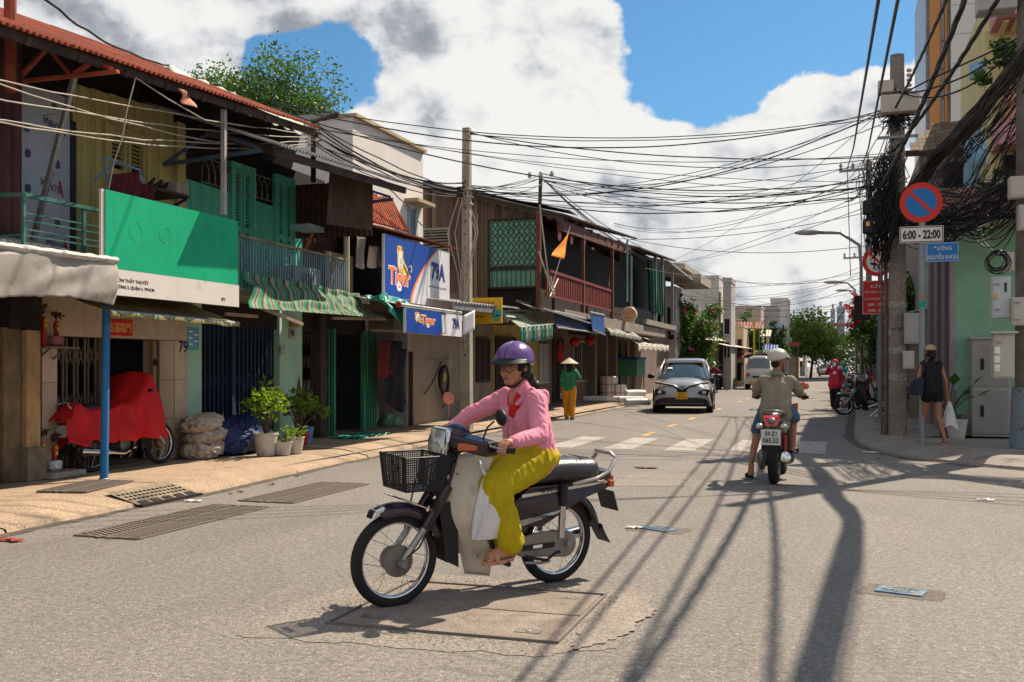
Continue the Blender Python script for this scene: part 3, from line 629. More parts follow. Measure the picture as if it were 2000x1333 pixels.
# tarp canopy
g=thing('tarpaulin_canopy','corrugated lean-to roof edged with a sagging grey tarpaulin above the blue post','canopy',(-7.9,7.4,2.4))
yb=yX(216,-7.32)
solid(corr((-7.30,4.6,2.44),(-7.30,yb,2.50),(-1.5,0,.36),44,.016).build('roof_sheet',GALV,g),.004)
for x,z in ((-7.36,2.40),(-8.6,2.72)):MB().beam((x,4.6,z-.02),(x,yb,z+.04),.05,.07).build('purlin',DKWOOD,g)
def f(u,v):
 y=4.6+(yb-4.6)*u;s=1-.1*math.sin((y*2.1)%PI);zz=2.46+.05*u-.02
 return V((-7.27+.02*math.sin(v*2.6+.3)+.06*noise.noise(V((y*2.2+v*1.5,v*1.4,0)))*(v>.08)+.02*math.sin(y*5+v*3),y,zz-.45*v*s-.015*noise.noise(V((y*8,2,2)))))
solid(sheet(f,150,22).build('tarpaulin',TARP,g,smooth=True),.004)
def f(u,v):
 y=4.6+(yb+.02-4.6)*u;a=v*2*PI;r_=.035+.014*noise.noise(V((y*9,v*4,3)));return V((-7.26+r_*math.cos(a),y,2.46+.05*u+r_*math.sin(a)))
sheet(f,160,10).build('rolled_edge',mat('pale_tarp',(.52,.48,.44),.6,var=.2,scale=9,bump=.3),g,smooth=True)
def f(u,v):return V((-7.28-.75*u+.03*noise.noise(V((u*3,v*3,1))),yb+.03+.04*math.sin(u*7+v*4),2.47+.15*u-(.42-.25*u)*v*(1-.2*math.sin(u*3))))
solid(sheet(f,20,12).build('tarpaulin_end',TARP,g,smooth=True),.004)
p=onX(203,935,-7.84);g=thing('canopy_post','tall scuffed blue steel post at the footpath edge under the tarpaulin','post',(p.x,p.y,.125))
MB().tube([(p.x,p.y,.125),(p.x+.0,p.y+.05,2.6)],.045,20).build('pole',BLUEPOST,g,smooth=40);MB().lathe([(.06,0),(.06,.012),(.05,.02)],16,(p.x,p.y,.125)).build('foot',STEEL,g)
# house 79
g=thing('tiled_house','two-storey house 79 with beige tiles below and olive boards and red roof above','house',(-9.5,10.7,.13));H79=g
yl,yo0,yo1,yr=yX(82,FA),yX(112,FA),yX(322,FA),yX(366,FA);zt=zX(250,662,FA);zb=2.62
def tiles(g,y0,y1,z0,z1,X=FA,tw=.62,th=.62,ax='y',m=TILE):
 n=max(1,round((y1-y0)/tw));k=max(1,round((z1-z0)/th));w=(y1-y0)/n;h=(z1-z0)/k
 for i in range(n):
  for j in range(k):
   a,b,c,d=y0+i*w+.003,y0+(i+1)*w-.003,z0+j*h+.003,z0+(j+1)*h-.003
   if ax=='y':pcx('wall_tile',X-.02,X+.0015*rnd.random(),a,b,c,d,m,g)
   else:pcx('wall_tile',a,b,X-.02,X+.0015*rnd.random(),c,d,m,g)
GROUT=mat('grout',(.16,.12,.09),.9)
MB().box(FA-.25,FA-.012,yl,yo0,.1,zb).box(FA-.25,FA-.012,yo1+.22,yr,.1,zb).box(FA-.25,FA-.012,yo0,yo1+.22,zt,zb).build('ground_wall',GROUT,g)
tiles(g,yl,yo0,.13,zt);tiles(g,yo1+.22,yr,.13,zt);tiles(g,yl,yr,zt,zb)
# splayed inner reveal on the far side
for j in range(3):a=.133+j*(zt-.13)/3;MB().add([(FA-.01,yo1+.22,a),(FA-.35,yo1,a),(FA-.35,yo1,a+(zt-.13)/3-.006),(FA-.01,yo1+.22,a+(zt-.13)/3-.006)],[(0,1,2,3)]).build('reveal_tile',TILE,g)
# room behind
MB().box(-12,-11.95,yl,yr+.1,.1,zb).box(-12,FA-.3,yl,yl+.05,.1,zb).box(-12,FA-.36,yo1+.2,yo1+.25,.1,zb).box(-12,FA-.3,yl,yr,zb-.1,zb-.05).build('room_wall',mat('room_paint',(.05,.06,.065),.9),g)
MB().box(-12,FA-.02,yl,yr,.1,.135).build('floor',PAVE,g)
zg=zt-.01;ygl=yX(192,FA-.15);ygr=yX(292,FA-.15)
fold_gate(g,FA-.12,yo0+.03,ygl,.16,zg,BRONZE,.085);pcx('gate_stile',FA-.16,FA-.09,ygl+.01,ygl+.07,.14,zg,mat('tan_stile',(.28,.17,.08),.6),g)
fold_gate(g,FA-.12,ygr+.08,yo1+.02,.16,zg,BRONZE,.05,False);pcx('gate_stile',FA-.16,FA-.09,ygr,ygr+.06,.14,zg,MATS['tan_stile'],g)
for z in (.6,1.4):pcx('stile_lock',FA-.09,FA-.07,ygr+.005,ygr+.055,z,z+.09,BLACKM,g)
tv=onX(530/2.3,700,-11.8);MB().box(-11.93,-11.88,14.6,16,1.1,1.9).build('television',BLACKM,g)
NAVYI=mat('navy_lettering',(.02,.025,.09),.5,var=0,bump=0)
p=onX(358,678,FA+.004);text('79',.2,.17,frame_M(p,(0,1,0),(0,0,1)),NAVYI,g,bold=.02)
# upper storey
def roofz(y):return 4.62+(y-8.2)*.055
za,zb2=zX(90,495,FA),zX(90,190,FA)
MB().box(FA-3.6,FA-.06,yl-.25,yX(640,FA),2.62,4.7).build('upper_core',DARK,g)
yA,yB=yX(46,FA+.2),yX(131,FA+.0);MB().box(FA-.05,FA+.04,yA,yB,2.45,zX(90,180,FA)).build('aluminium_panel',mat('film_covered_panel',(.42,.45,.50),.35,.1,var=.06,bump=.04),g)
FILM_R=mat('red_film_print',(.42,.02,.03),.5,var=0);FILM_G=mat('grey_film_print',(.16,.18,.22),.5,var=0);FILM_N=mat('navy_film_print',(.03,.05,.14),.5,var=0)
for(px,py)in ((105,245),(100,365),(110,480)):
 p=onX(px,py,FA+.044);k=R(160)
 M=frame_M(p,(0,-math.cos(R(12)),math.sin(R(12))),(0,-math.sin(R(12)),-math.cos(R(12))));text('ALUVINA',.34,.085,M,FILM_N,g,bold=.012)
 M2=frame_M(p+V((0,-.05,.11)),(0,math.cos(R(18)),math.sin(R(18))),(0,-math.sin(R(18)),math.cos(R(18))));text('tam op nhom cao cap',.26,.02,M2,FILM_G,g)
 q=p+V((0,.15,.0));MB().prism([q+V((0,-.04,.07)),q+V((0,.03,-.1)),q+V((0,.05,-.1)),q+V((0,.0,.09))],(.002,0,0)).build('print_mark',FILM_R,g)
for(px,py)in ((106,207),(52,250),(112,322),(54,368),(112,437),(54,300)):
 p=onX(px,py,FA+.044)
 for k in range(-2,3):h=math.sqrt(9-k*k)/3*.05;MB().prism([p+V((0,k*.018-.006,-h)),p+V((0,k*.018+.004,-h)),p+V((0,k*.018+.01,h)),p+V((0,k*.018,h))],(.002,0,0)).build('print_mark',FILM_N,g)
MB().box(FA-.05,FA+.06,yA-.07,yA,2.45,4.6).build('corner_post',TEALP,g);pcx('corner_post',FA-.05,FA+.055,yB,yB+.09,2.45,4.3,mat('black_frame',(.02,.025,.03),.5),g)
y0,y1=yB+.1,yX(340,FA);sh=(yX(207,FA),yX(282,FA),zX(240,420,FA),zX(240,262,FA))
boards(g,FA,y0,y1,2.5,lambda y:roofz(y)+.05,OLIVE,.34,holes=[(sh[0]-.05,sh[1]+.05,sh[2],sh[3])])
shutter(g,FA,*sh,OLIVE);pcx('post',FA-.05,FA+.06,y1+.01,yX(356,FA),2.5,4.75,OLIVE,g)
# eave, truss, strut
MB().add([(FA-.1,7.3,4.3),(FA-.1,13.35,4.3),(FA-.1,13.35,5.45),(FA-.1,7.3,5.08)],[(0,1,2,3)]).build('dark_roof_fill',DARK,g)  # dark sheet added behind the truss for the shade under the roof
EX=-7.22;ye0,ye1=7.3,13.35
def roof_sheet(g,y0,y1,z0,z1,m,name='roof_sheet',X=EX,dep=3.9,rise=1.62,n=6,rag=.0,amp=.018):
 for i in range(n):
  a,b=i/n,(i+1)/n;ya,yb_=y0+(y1-y0)*a,y0+(y1-y0)*b+.05;solid(corr((X+rnd.uniform(-.03,.03)*rag,ya,z0+(z1-z0)*a+.004*(i%2)),(X+rnd.uniform(-.03,.03)*rag,yb_,z0+(z1-z0)*b+.004*(i%2)),(-dep,0,rise),max(3,int((yb_-ya)/.076)),amp).build(name,m,g),.004)
roof_sheet(g,ye0,ye1,4.50,4.87,REDROOF)
for x,dz in ((EX-.1,0),(EX-.9,.3),(EX-1.5,.6)):MB().beam((x,ye0+.1,4.46+dz),(x,ye1,4.81+dz),.05,.09).build('purlin',DKWOOD,g)
for i in range(9):
 y=ye0+.5+i*.7;MB().beam((EX-.05,y,4.45+.04*i),(EX-2.3,y,5.4+.04*i),.045,.08).build('rafter',DKWOOD,g)
yt=8.86
for a,b in (((-8.42,4.93),(-7.2,4.49)),((-8.42,4.45),(-7.12,4.45)),((-8.42,4.4),(-8.42,4.95)),((-8.4,4.48),(-8.02,4.78)),((-8.0,4.77),(-7.72,4.47)),((-7.66,4.47),(-7.45,4.58))):
 MB().beam((a[0],yt,a[1]),(b[0],yt,b[1]),.05,.035).build('truss_bar',REDPAINT,g)
a=onY(148,140,yt+.05);b=onX(62,480,-8.3);MB().beam(a,b,.05,.05).build('steel_strut',ALU,g)
p=onX(437,215,-7.4);q=onX(437,420,-7.4);MB().beam(p,q,.055,.055).build('eave_post',mat('grey_post',(.33,.30,.29),.6),g)
# torn sheet hanging under the eave
a,b,c,d=(onX(x,y,EX-.02)for x,y in ((345,173),(377,190),(378,212),(352,196)));solid(sheet(lambda u,v:a.lerp(b,u).lerp(d.lerp(c,u),v)+V((.05*math.sin(u*5+v*3),0,0)),8,8).build('torn_sheet',mat('orange_rust',(.42,.17,.10),.7,var=.3,scale=9),g,smooth=True),.004)
# balcony of 79: teal rail
g2=thing('balcony_rail','rusting teal balcony rail in front of the film-covered panel','railing',(-7.7,8.9,2.4))
XB=-7.72;ya,yb_=yX(46,XB),yX(206,XB)
MB().box(-8.9,XB-.05,ya-.1,yX(640,XB),2.36,2.46).build('floor_slab',PLAST,H79)
for z,w in ((3.10,.05),(2.92,.018),(2.85,.018),(2.76,.018),(2.70,.018),(2.52,.03)):MB().beam((XB,ya,z+.0),(XB,yb_,z),w,w*.8).build('rail',TEALP,g2)
for y in (ya,(ya+yb_)/2+.25,yb_):MB().beam((XB,y,2.45),(XB,y,3.12),.035).build('post',TEALP,g2)
MB().beam((XB,ya,3.10),(FA,ya,3.14),.04).build('rail',TEALP,g2);MB().beam((XB,ya+.0,2.7),(FA,ya,2.7),.02).build('rail',TEALP,g2)
# clothes horse with dark red cloths
g=thing('drying_rack','light blue metal rack with two dark red cloths above the green billboard','clothes rack',(-8.0,9.6,2.9))
LB=mat('pale_blue_metal',(.13,.27,.52),.5)
a,b,c,d=(onX(x,y,-7.95)for x,y in ((204,308),(213,372),(272,332),(279,362)))
MB().tube([b,a,c,d],.014,6).build('frame',LB,g);MB().tube([a.lerp(c,.35),a.lerp(c,.3)+V((-.3,0,-.2))],.012,6).build('brace',LB,g)
CL=mat('dark_red_cloth',(.09,.012,.018),.9,var=.6,scale=40)
for(x0,x1,t,bt)in ((213,268,338,392),(268,298,352,400)):
 P_,Q_=onX(x0,t+4,-7.9),onX(x1,t-2+14*(x0>230),-7.9);h=.27 if x0<230 else.22
 solid(sheet(lambda u,v:P_.lerp(Q_,u)+V((.03*math.sin(u*14+v),0,-h*v-.03*math.sin(u*9)*v)),20,8).build('cloth',CL,g,smooth=True),.004)
g=thing('window_box','cluttered wooden tray with an old air conditioner hanging off the olive wall','shelf',(-8.2,10.5,3.2))
y0,y1=yX(296,-8.0),yX(372,-8.0);zc=zX(340,375,-8.0)
MB().box(-8.65,-8.0,y0,y1,zc-.03,zc).build('tray',DKWOOD,g);MB().box(-8.4,-8.02,y1-.25,y1,zc+.002,zc+.15).build('conditioner',mat('dirty_casing',(.33,.27,.23),.7,var=.2,dirt=(.12,.08,.06),dirt_amt=.3),g,bevel=.01)
for i in range(9):y=y0+.05+i*.05;MB().tube([(-8.1-.03*i,y,zc+.02),(-8.15,y+.1,zc+.06+.04*(i%3)),(-8.3,y+.16,zc+.03)],.018,6).build('junk',BLACKM,g)
for y in (y0+.1,y1-.05):MB().beam((-8.02,y,zc-.04),(-8.7,y,zc-.35),.03).build('bracket',DKWOOD,g)
# green billboard
XS=-7.4;y0,y1=yX(206,XS),yX(465,XS);zt_,zb_=3.27,2.16;zm=2.44
g=thing('green_billboard','large blank green billboard over a white strip with a street address, on house 79','billboard',(XS,(y0+y1)/2,zb_))
MB().box(XS-.07,XS-.004,y0,y1,zb_,zt_).build('back',STEEL,g);ymid=yX(347,XS)
for a,b in ((y0,ymid),(ymid,y1)):MB().box(XS-.004,XS+.0,a+.001,b-.001,zm,zt_).build('panel',GREENB,g);MB().box(XS-.004,XS+.001,a+.001,b-.001,zb_,zm-.001).build('panel',WBOARD,g)
for a,b in (((y0,zb_),(y0,zt_)),((y1,zb_),(y1,zm))):MB().beam((XS-.03,a[0],a[1]),(XS-.03,b[0],b[1]),.09,.03).build('edge_trim',WBOARD,g)
GHOST=mat('green_ghost_print',(.006,.30,.15),.45,var=.05);
for(px,py,s)in ((265,453,.11),(322,460,.10),(372,465,.05),(425,470,.11)):
 p=onX(px,py,XS+.002)
 for k,a in ((1,.0012),):MB().tube([p+V((0,s*k*math.cos(t/28*2*PI),s*k*.9*math.sin(t/28*2*PI)))for t in range(28)],a,4,closed=True).build('faded_ring',GHOST,g)
p=onX(255,557,XS+.004);text('79 TÔN THẤT THUYẾT',.62,.055,frame_M(V((XS+.003,y0+.40,2.335)),(0,1,0),(0,0,1)),INK,g,bold=.01);text('PHƯỜNG 3, QUẬN 4, TPHCM',.70,.055,frame_M(V((XS+.003,y0+.455,2.255)),(0,1,0),(0,0,1)),INK,g,bold=.012)
text('ĐT:',.09,.045,frame_M(V((XS+.003,y1-.33,2.235)),(0,1,0),(0,0,1)),INK,g,bold=.012)
# awning under it
YG=stripes('yellow_green_stripes',[(.3,(.42,.34,.13)),(.12,(.13,.21,.09)),(.1,(.5,.44,.3)),(.12,(.13,.21,.09)),(.36,(.46,.38,.16))],.32,0)
awning('roller_awning','faded yellow and green striped awning under the green billboard',(-8.45,9.3,2.28),(-8.45,11.9,2.28),onX(212,608,-7.5),onX(466,632,-7.5),YG,amp=.012,val=.05,seed=1)
p=onX(237,640,FA+.03);g=thing('door_banner','red paper banner with gold characters over the open door of house 79','banner',tuple(p))
MB().box(FA+.004,FA+.009,p.y-.24,p.y+.24,p.z-.105,p.z+.105).build('paper',mat('red_paper',(.55,.02,.015),.7),g)
GOLD=mat('gold_ink',(.75,.42,.12),.5,var=0);text('五福臨門',.42,.13,frame_M(V((FA+.0105,p.y,p.z)),(0,1,0),(0,0,1)),GOLD,g,bold=.01)
p=onX(377,662,FA+.0);g=thing('notice_poster','small light blue poster on the mint wall strip','poster',tuple(p));MB().box(FA+.004,FA+.008,p.y-.13,p.y+.13,p.z-.16,p.z+.16).build('paper',mat('poster_blue',(.10,.32,.46),.5),g)
for i in range(5):pc('text_line',(FA+.0085,p.y-.06+.12*(i%2),p.z+.1-i*.045),(.001,.09,.02),WHITE,g)
# altars
def altar(p,label,vessel):
 g=thing('spirit_altar',label,'altar',tuple(p));r_=random.Random(int(p.y*100))
 RED=mat('red_lacquer',(.38,.02,.015),.4);x,y,z=p
 for dy,h in ((-.14,.34),(.06,.3)):MB().lathe([(.035,0),(.045,.02),(.03,.05),(.03,h*.6),(.04,h*.8),(.02,h)],12,(x,y+dy,z)).build('vase',RED,g,smooth=40);foliage(MB(),(x,y+dy,z+h+.05),(.05,.07,.07),60,.05,r_).build('flower',mat('dusty_flower',(.10,.05,.035),.9,var=.8,scale=60),g,fix=False);MB().box(x+.03,x+.036,y+dy-.02,y+dy+.02,z+h-.12,z+h-.02).build('gold_ribbon',mat('yellow_ribbon',(.6,.42,.05),.5),g)
 MB().lathe([(.05,0),(.085,.03),(.09,.09),(.08,.12)],16,(x+.02,y+.03,z)).build('incense_bowl',vessel,g,smooth=40)
 for i in range(9):MB().tube([(x+.02,y+.03,z+.1),(x+.02+r_.uniform(-.03,.03),y+.03+r_.uniform(-.04,.04),z+.1+r_.uniform(.12,.22))],.0025,4).build('incense_stick',RED,g)
 return g
p=onX(108,678,FA+.15);SHF=thing('altar_shelf','small wooden wall shelf on two brackets carrying the upper altar','shelf',tuple(p));MB().box(FA+.004,FA+.28,p.y-.22,p.y+.25,p.z-.02,p.z).build('board',mat('grey_board',(.2,.16,.12),.8),SHF)
for dy in (-.12,.12):MB().beam((FA+.01,p.y+dy,p.z-.14),(FA+.18,p.y+dy,p.z-.025),.02).build('bracket',STEEL,SHF)
altar(V((FA+.13,p.y-.02,p.z+.002)),'upper red altar with pink incense bowl on the wall shelf',mat('pink_bowl',(.35,.12,.1),.4))
p=onX(112,925,FA+.2);g=thing('stone_block','low stone block under the ground altar','block',tuple(p));MB().box(FA+.03,FA+.35,p.y-.25,p.y+.3,.132,.2).build('slab',CONC,g,bevel=.008)
altar(V((FA+.15,p.y-.05,.202)),'lower red altar with blue-white incense bowl on the ground beside the covered motorbike',mat('blue_white_bowl',(.45,.5,.6),.3,var=.7,scale=60))
# turquoise house (79B)
g=thing('turquoise_house','house with turquoise boards and louvred shutters over navy and green folding gates','house',(-9.5,14.2,.13));HT=g
ys=[yX(q,FA)for q in (366,394,546,590,620,634,655,712,741)]
MB().box(FA-.3,FA,ys[0]+.002,ys[1],.1,2.45).build('mint_pier',MINTP,g)
zt=zX(470,642,FA);zt2=2.45
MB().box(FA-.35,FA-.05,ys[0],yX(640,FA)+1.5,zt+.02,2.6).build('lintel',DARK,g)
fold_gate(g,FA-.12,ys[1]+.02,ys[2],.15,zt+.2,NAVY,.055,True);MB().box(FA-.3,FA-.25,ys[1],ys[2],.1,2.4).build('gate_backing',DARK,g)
pcx('gate_stile',FA-.12,FA-.06,(ys[1]+ys[2])/2-.2,(ys[1]+ys[2])/2-.13,.14,zt+.1,NAVY,g)
MB().box(FA-.35,FA,ys[2]+.002,ys[3],.1,2.35).build('mint_pier',MINTP,g);MB().add([(FA,ys[3]+.002,.1),(FA-.5,ys[4],.1),(FA-.5,ys[4],2.35),(FA,ys[3]+.002,2.35)],[(0,1,2,3)]).build('mint_reveal',MINTP,g)
for(y,z,w,h)in ((ys[3]-.13,.75,.24,.8),(ys[4]-.2,.6,.3,.9)):
 mb=MB();P_=[]
 for i in range(24):t=i/24*2*PI;P_.append((FA+.003 if y<ys[3]else FA-.15,y+w*.5*math.cos(t)*(1+.4*noise.noise(V((t*2,y,0)))),z+h*.5*math.sin(t)*(1+.5*noise.noise(V((t*2,y,5))))))
 if y<ys[3]:mb.poly(P_).build('damp_stain',STAIN,g,fix=False)
pcx('post',FA-.15,FA+.05,ys[4]+.02,ys[5],.13,2.3,DKWOOD,g)
GRN=mat('green_gate_paint',(.035,.2,.12),.55,var=.2,scale=6,dirt=(.03,.07,.05),dirt_amt=.3)
zt=zX(680,645,FA)
fold_gate(g,FA-.05,ys[5]+.02,ys[6]-.04,.15,zt,GRN,.05,False);pcx('gate_stile',FA-.07,FA-.0,ys[6]-.05,ys[6]+.02,.14,zt,GRN,g)
pcx('gate_stile',FA-.07,FA-.0,ys[7]-.03,ys[7]+.05,.14,zt,GRN,g);fold_gate(g,FA-.05,ys[7]+.08,ys[8],.15,zt,GRN,.05,False)
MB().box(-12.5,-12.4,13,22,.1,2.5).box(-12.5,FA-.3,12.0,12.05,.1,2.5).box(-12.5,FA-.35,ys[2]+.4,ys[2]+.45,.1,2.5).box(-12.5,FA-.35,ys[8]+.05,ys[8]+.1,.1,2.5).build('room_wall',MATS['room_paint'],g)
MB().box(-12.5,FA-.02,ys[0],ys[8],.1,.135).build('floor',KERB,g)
for z in (.9,1.35,1.8):
 MB().box(-9.9,-9.5,ys[6]+.1,ys[7]+.6,z,z+.02).build('shop_shelf',DKWOOD,g)
r_=random.Random(4)
for z in (.92,1.37,1.82):
 for i in range(9):y=ys[6]+.15+i*.16;c=r_.choice([(.1,.1,.12),(.15,.05,.04),(.05,.1,.08),(.2,.2,.2)]);MB().cbox((-9.65,y,z+.1),(.12,.1,.18+r_.random()*.06)).build('shop_box',mat('goods%d'%int(c[0]*100),c,.7),g,bevel=.01)
p=onX(570,651,FA+.01);MB().box(FA+.003,FA+.012,p.y-.1,p.y+.1,p.z-.09,p.z+.09).build('number_plate',mat('grey_plate',(.3,.3,.3),.5),g);text('79B',.15,.1,frame_M(p+V((.004,0,0)),(0,1,0),(0,0,1)),INK,g,bold=.015)
p=onX(552,685,FA+.02);MB().box(FA,FA+.04,p.y-.08,p.y+.08,p.z-.07,p.z+.07).build('meter_box',mat('meter_grey',(.42,.4,.36),.6),g,bevel=.01)
p=onX(575,632,FA+.05);MB().box(FA,FA+.1,p.y-.1,p.y+.1,p.z-.06,p.z+.05).build('lamp_box',mat('amber_box',(.3,.15,.06),.6),g,bevel=.02)
# upper
yS=yX(357,FA);yE=yX(592,FA);sa=(yX(452,FA),yX(482,FA)+.12,2.55,zX(470,330,FA));sb=(yX(538,FA),yX(566,FA)+.05,2.55,zX(550,352,FA))
boards(g,FA+.0,yS,yE,2.45,lambda y:4.02+(y-yS)*-.02,TURQ,.17,holes=[(sa[0]-.02,sa[1]+.02,sa[2],sa[3]),(sb[0]-.02,sb[1]+.02,sb[2],sb[3])])
shutter(g,FA,*sa,TURQ);shutter(g,FA,*sb,TURQ)
# wire grille above the boards
z0,z1=4.03,4.38;y0,y1=yX(390,FA),yX(548,FA)
for z in (z0,z1):MB().beam((FA+.03,y0,z),(FA+.03,y1,z),.015).build('grille_bar',STEEL,g)
for i in range(15):y=y0+(y1-y0)*i/14;MB().tube([(FA+.03,y,z0),(FA+.03,y+.02,z0+.2),(FA+.03,y+.09,z1-.02),(FA+.03,y+.17,z0+.2),(FA+.03,y+.2,z0)],.005,4).build('grille_bar',STEEL,g)
yr0,yr1=11.55,17.0;
roof_sheet(g,11.45,15.6,4.2,4.4,GALV,X=-6.75,rise=1.2,dep=3.5,amp=.02);
for x,dz in ((-6.85,-.03),(-7.8,.28)):MB().beam((x,11.5,4.15+dz),(x,15.6,4.33+dz),.05,.1).build('purlin',DKWOOD,g)
DBLUE=mat('dusty_blue_steel',(.06,.10,.16),.6,var=.2)
for y in (11.75,15.9):
 MB().beam((-8.7,y,4.12),(-7.2,y,4.22),.04,.05).build('truss_bar',DBLUE,g);MB().beam((-8.7,y,4.12),(-8.0,y,4.5),.03,.04).build('truss_bar',DBLUE,g);MB().beam((-7.95,y,4.5),(-7.25,y,4.26),.03,.04).build('truss_bar',DBLUE,g)
BRN=mat('brown_rusty_sheet',(.075,.04,.028),.8,var=.3,scale=2,dirt=(.15,.07,.04),dirt_amt=.25)
a,b,c,d=onX(650,345,-7.25),onX(727,338,-7.25),onX(713,432,-7.25),onX(632,412,-7.25)
solid(corr((-7.24,a.y-.1,4.35),(-7.24,b.y,4.44),(.0,-.12,-.85),13,.018).build('hanging_sheet',BRN,g),.004)
solid(corr((-7.24,b.y,4.42),(-8.8,b.y,4.42),(0,0,-.9),16,.02).build('hanging_sheet',BRN,g),.004)
solid(corr((FA+.02,yX(590,FA),4.2),(FA+.02,yX(655,FA),4.2),(0,0,-1.8),9,.02).build('brown_wall_sheet',BRN,g),.004)
TANS=mat('tan_sheet',(.30,.24,.14),.7,var=.15,dirt=(.14,.1,.07),dirt_amt=.3)
solid(corr((-8.3,yX(636,-8.3),3.35),(-8.3,yX(688,-8.3),3.35),(0,0,-1.0),7,.03).build('wall_sheet',TANS,g),.004)
p=onX(677,440,-7.9);MB().tube([p,(p.x,p.y,2.3)],.05,10).build('drain_pipe',mat('cream_pipe',(.42,.36,.26),.5),g,smooth=40)
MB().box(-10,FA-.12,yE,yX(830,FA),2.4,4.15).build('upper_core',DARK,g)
# balcony rail B
XB=-7.72;g2=thing('balcony_rail','pale blue vertical-bar balcony rail with scroll panels on the turquoise house','railing',(XB,13.5,2.4))
PB=mat('pale_blue_rail',(.20,.30,.36),.5,.2,var=.2,dirt=(.1,.09,.08),dirt_amt=.25)
y0,y1=yX(466,XB),yX(676,XB);zb0,zt0=2.44,3.16
MB().beam((XB,y0,zt0),(XB,y1,zt0-.02),.045,.03).build('top_rail',mat('rust_rail',(.22,.16,.12),.7,var=.3),g2);MB().beam((XB,y0,zb0),(XB,y1,zb0),.03).build('bottom_rail',PB,g2)
rail_bars(g2,XB,y0,y1,zb0,zt0,44,PB)
for k in range(5):
 y=y0+.12+k*(y1-y0)/5
 for s in range(4):
  zc=zb0+.1+s*.17;MB().tube([(XB,y+.06*math.sin(t/10*2*PI)*(1 if s%2 else-1),zc+.075*math.cos(t/10*PI))for t in range(11)],.006,5).build('scroll',BLACKM,g2)
for(px,py,w,lab)in ((608,446,.3,'small pale blue bracketed box on the balcony rail of the turquoise house'),):
 p=onX(px,py,XB+.1);g3=thing('wall_bracket',lab,'bracket',tuple(p));MB().box(XB-.1,XB+.22,p.y-.28,p.y+.18,p.z-.05,p.z+.03).build('tray',PB,g3);MB().beam((XB+.1,p.y+.05,p.z-.06),(XB-.02,p.y-.02,p.z-.4),.04).build('leg',RUST,g3)
 for k in range(5):MB().beam((XB+.225,p.y-.25+.09*k,p.z-.05),(XB+.225,p.y-.2+.09*k,p.z+.03),.008).build('mesh_bar',STEEL,g3)
p=onX(588,530,-8.3);g3=thing('air_conditioner','dusty air conditioner unit on the turquoise balcony floor','air conditioner',(p.x,p.y,2.47));MB().box(-8.5,-8.15,p.y-.45,p.y+.4,2.47,2.98).build('casing',mat('ac_casing',(.3,.31,.29),.6,var=.1),g3,bevel=.015)
MB().torus((-8.14,p.y-.1,2.72),.18,.012,(1,0,0)).build('fan_grille',STEEL,g3);MB().lathe([(.17,0),(.17,.004)],20,(-8.15,p.y-.1,2.72),(1,0,0)).build('fan_opening',DARK,g3)
# green striped awning, crumpled
GS=stripes('green_tan_stripes',[(.22,(.03,.33,.17)),(.1,(.45,.38,.26)),(.06,(.08,.05,.04)),(.1,(.45,.38,.26)),(.22,(.03,.33,.17)),(.12,(.10,.07,.05)),(.18,(.47,.40,.28))],.40,0)
g=thing('crumpled_awning','crumpled green and cream striped awning sagging below the turquoise balcony','awning',(-7.4,13.6,2.4))
TL,TR,BL,BR=V((-7.72,yX(472,-7.72),2.62)),V((-7.72,yX(700,-7.72),2.55)),onX(488,602,-7.35),onX(752,622,-7.35)
def f(u,v):
 p=TL.lerp(TR,u).lerp(BL.lerp(BR,u),v);w=math.sin(PI*v);fold=noise.noise(V((u*3.2+v*1.2,v*2.6,4)))*1.6+.6*abs(noise.noise(V((u*7-v*3,v*3,1))))
 return p+V((.06*fold*w,.10*math.sin(v*4+u*3)*w,.075*fold*w-.05*w))
solid(sheet(f,70,30,3.6,1).build('fabric',GS,g,smooth=True),.004)
solid(sheet(lambda u,v:TL.lerp(TR,u)+V((.02+.02*math.sin(u*60),0,.06-.14*v+.01*math.sin(u*33))),90,3,3.6,.2).build('top_valance',GS,g,smooth=True),.004)
GT=mat('green_tarp',(.03,.25,.2),.4,var=.2,bump=.1,scale=5)
def f(u,v):return V((-7.4+.5*v+.12*noise.noise(V((u*4,v*4,9))),TR.y-.35+1.0*u+.1*noise.noise(V((u*5,v*5,2))),2.56-.3*v*v-.18*math.sin(u*6)*v+.1*noise.noise(V((u*4,v*4,6)))-.2*max(0,u-.6)))
solid(sheet(f,24,20).build('tarp_patch',GT,g,smooth=True),.004)
for a,b in ((onX(508,600,-7.5),onX(590,634,-7.35)),(onX(650,622,-7.6),onX(752,624,-7.35)),((-7.9,yX(450,-7.9)-.1,2.1),(-7.9,yX(502,-7.9),2.1)),((-8.2,yX(725,-8.2),2.05),(-7.6,yX(790,-7.6),2.03))):MB().beam(a,b,.05,.045).build('awning_bar',mat('tan_tube',(.36,.27,.19),.5,.3),g)
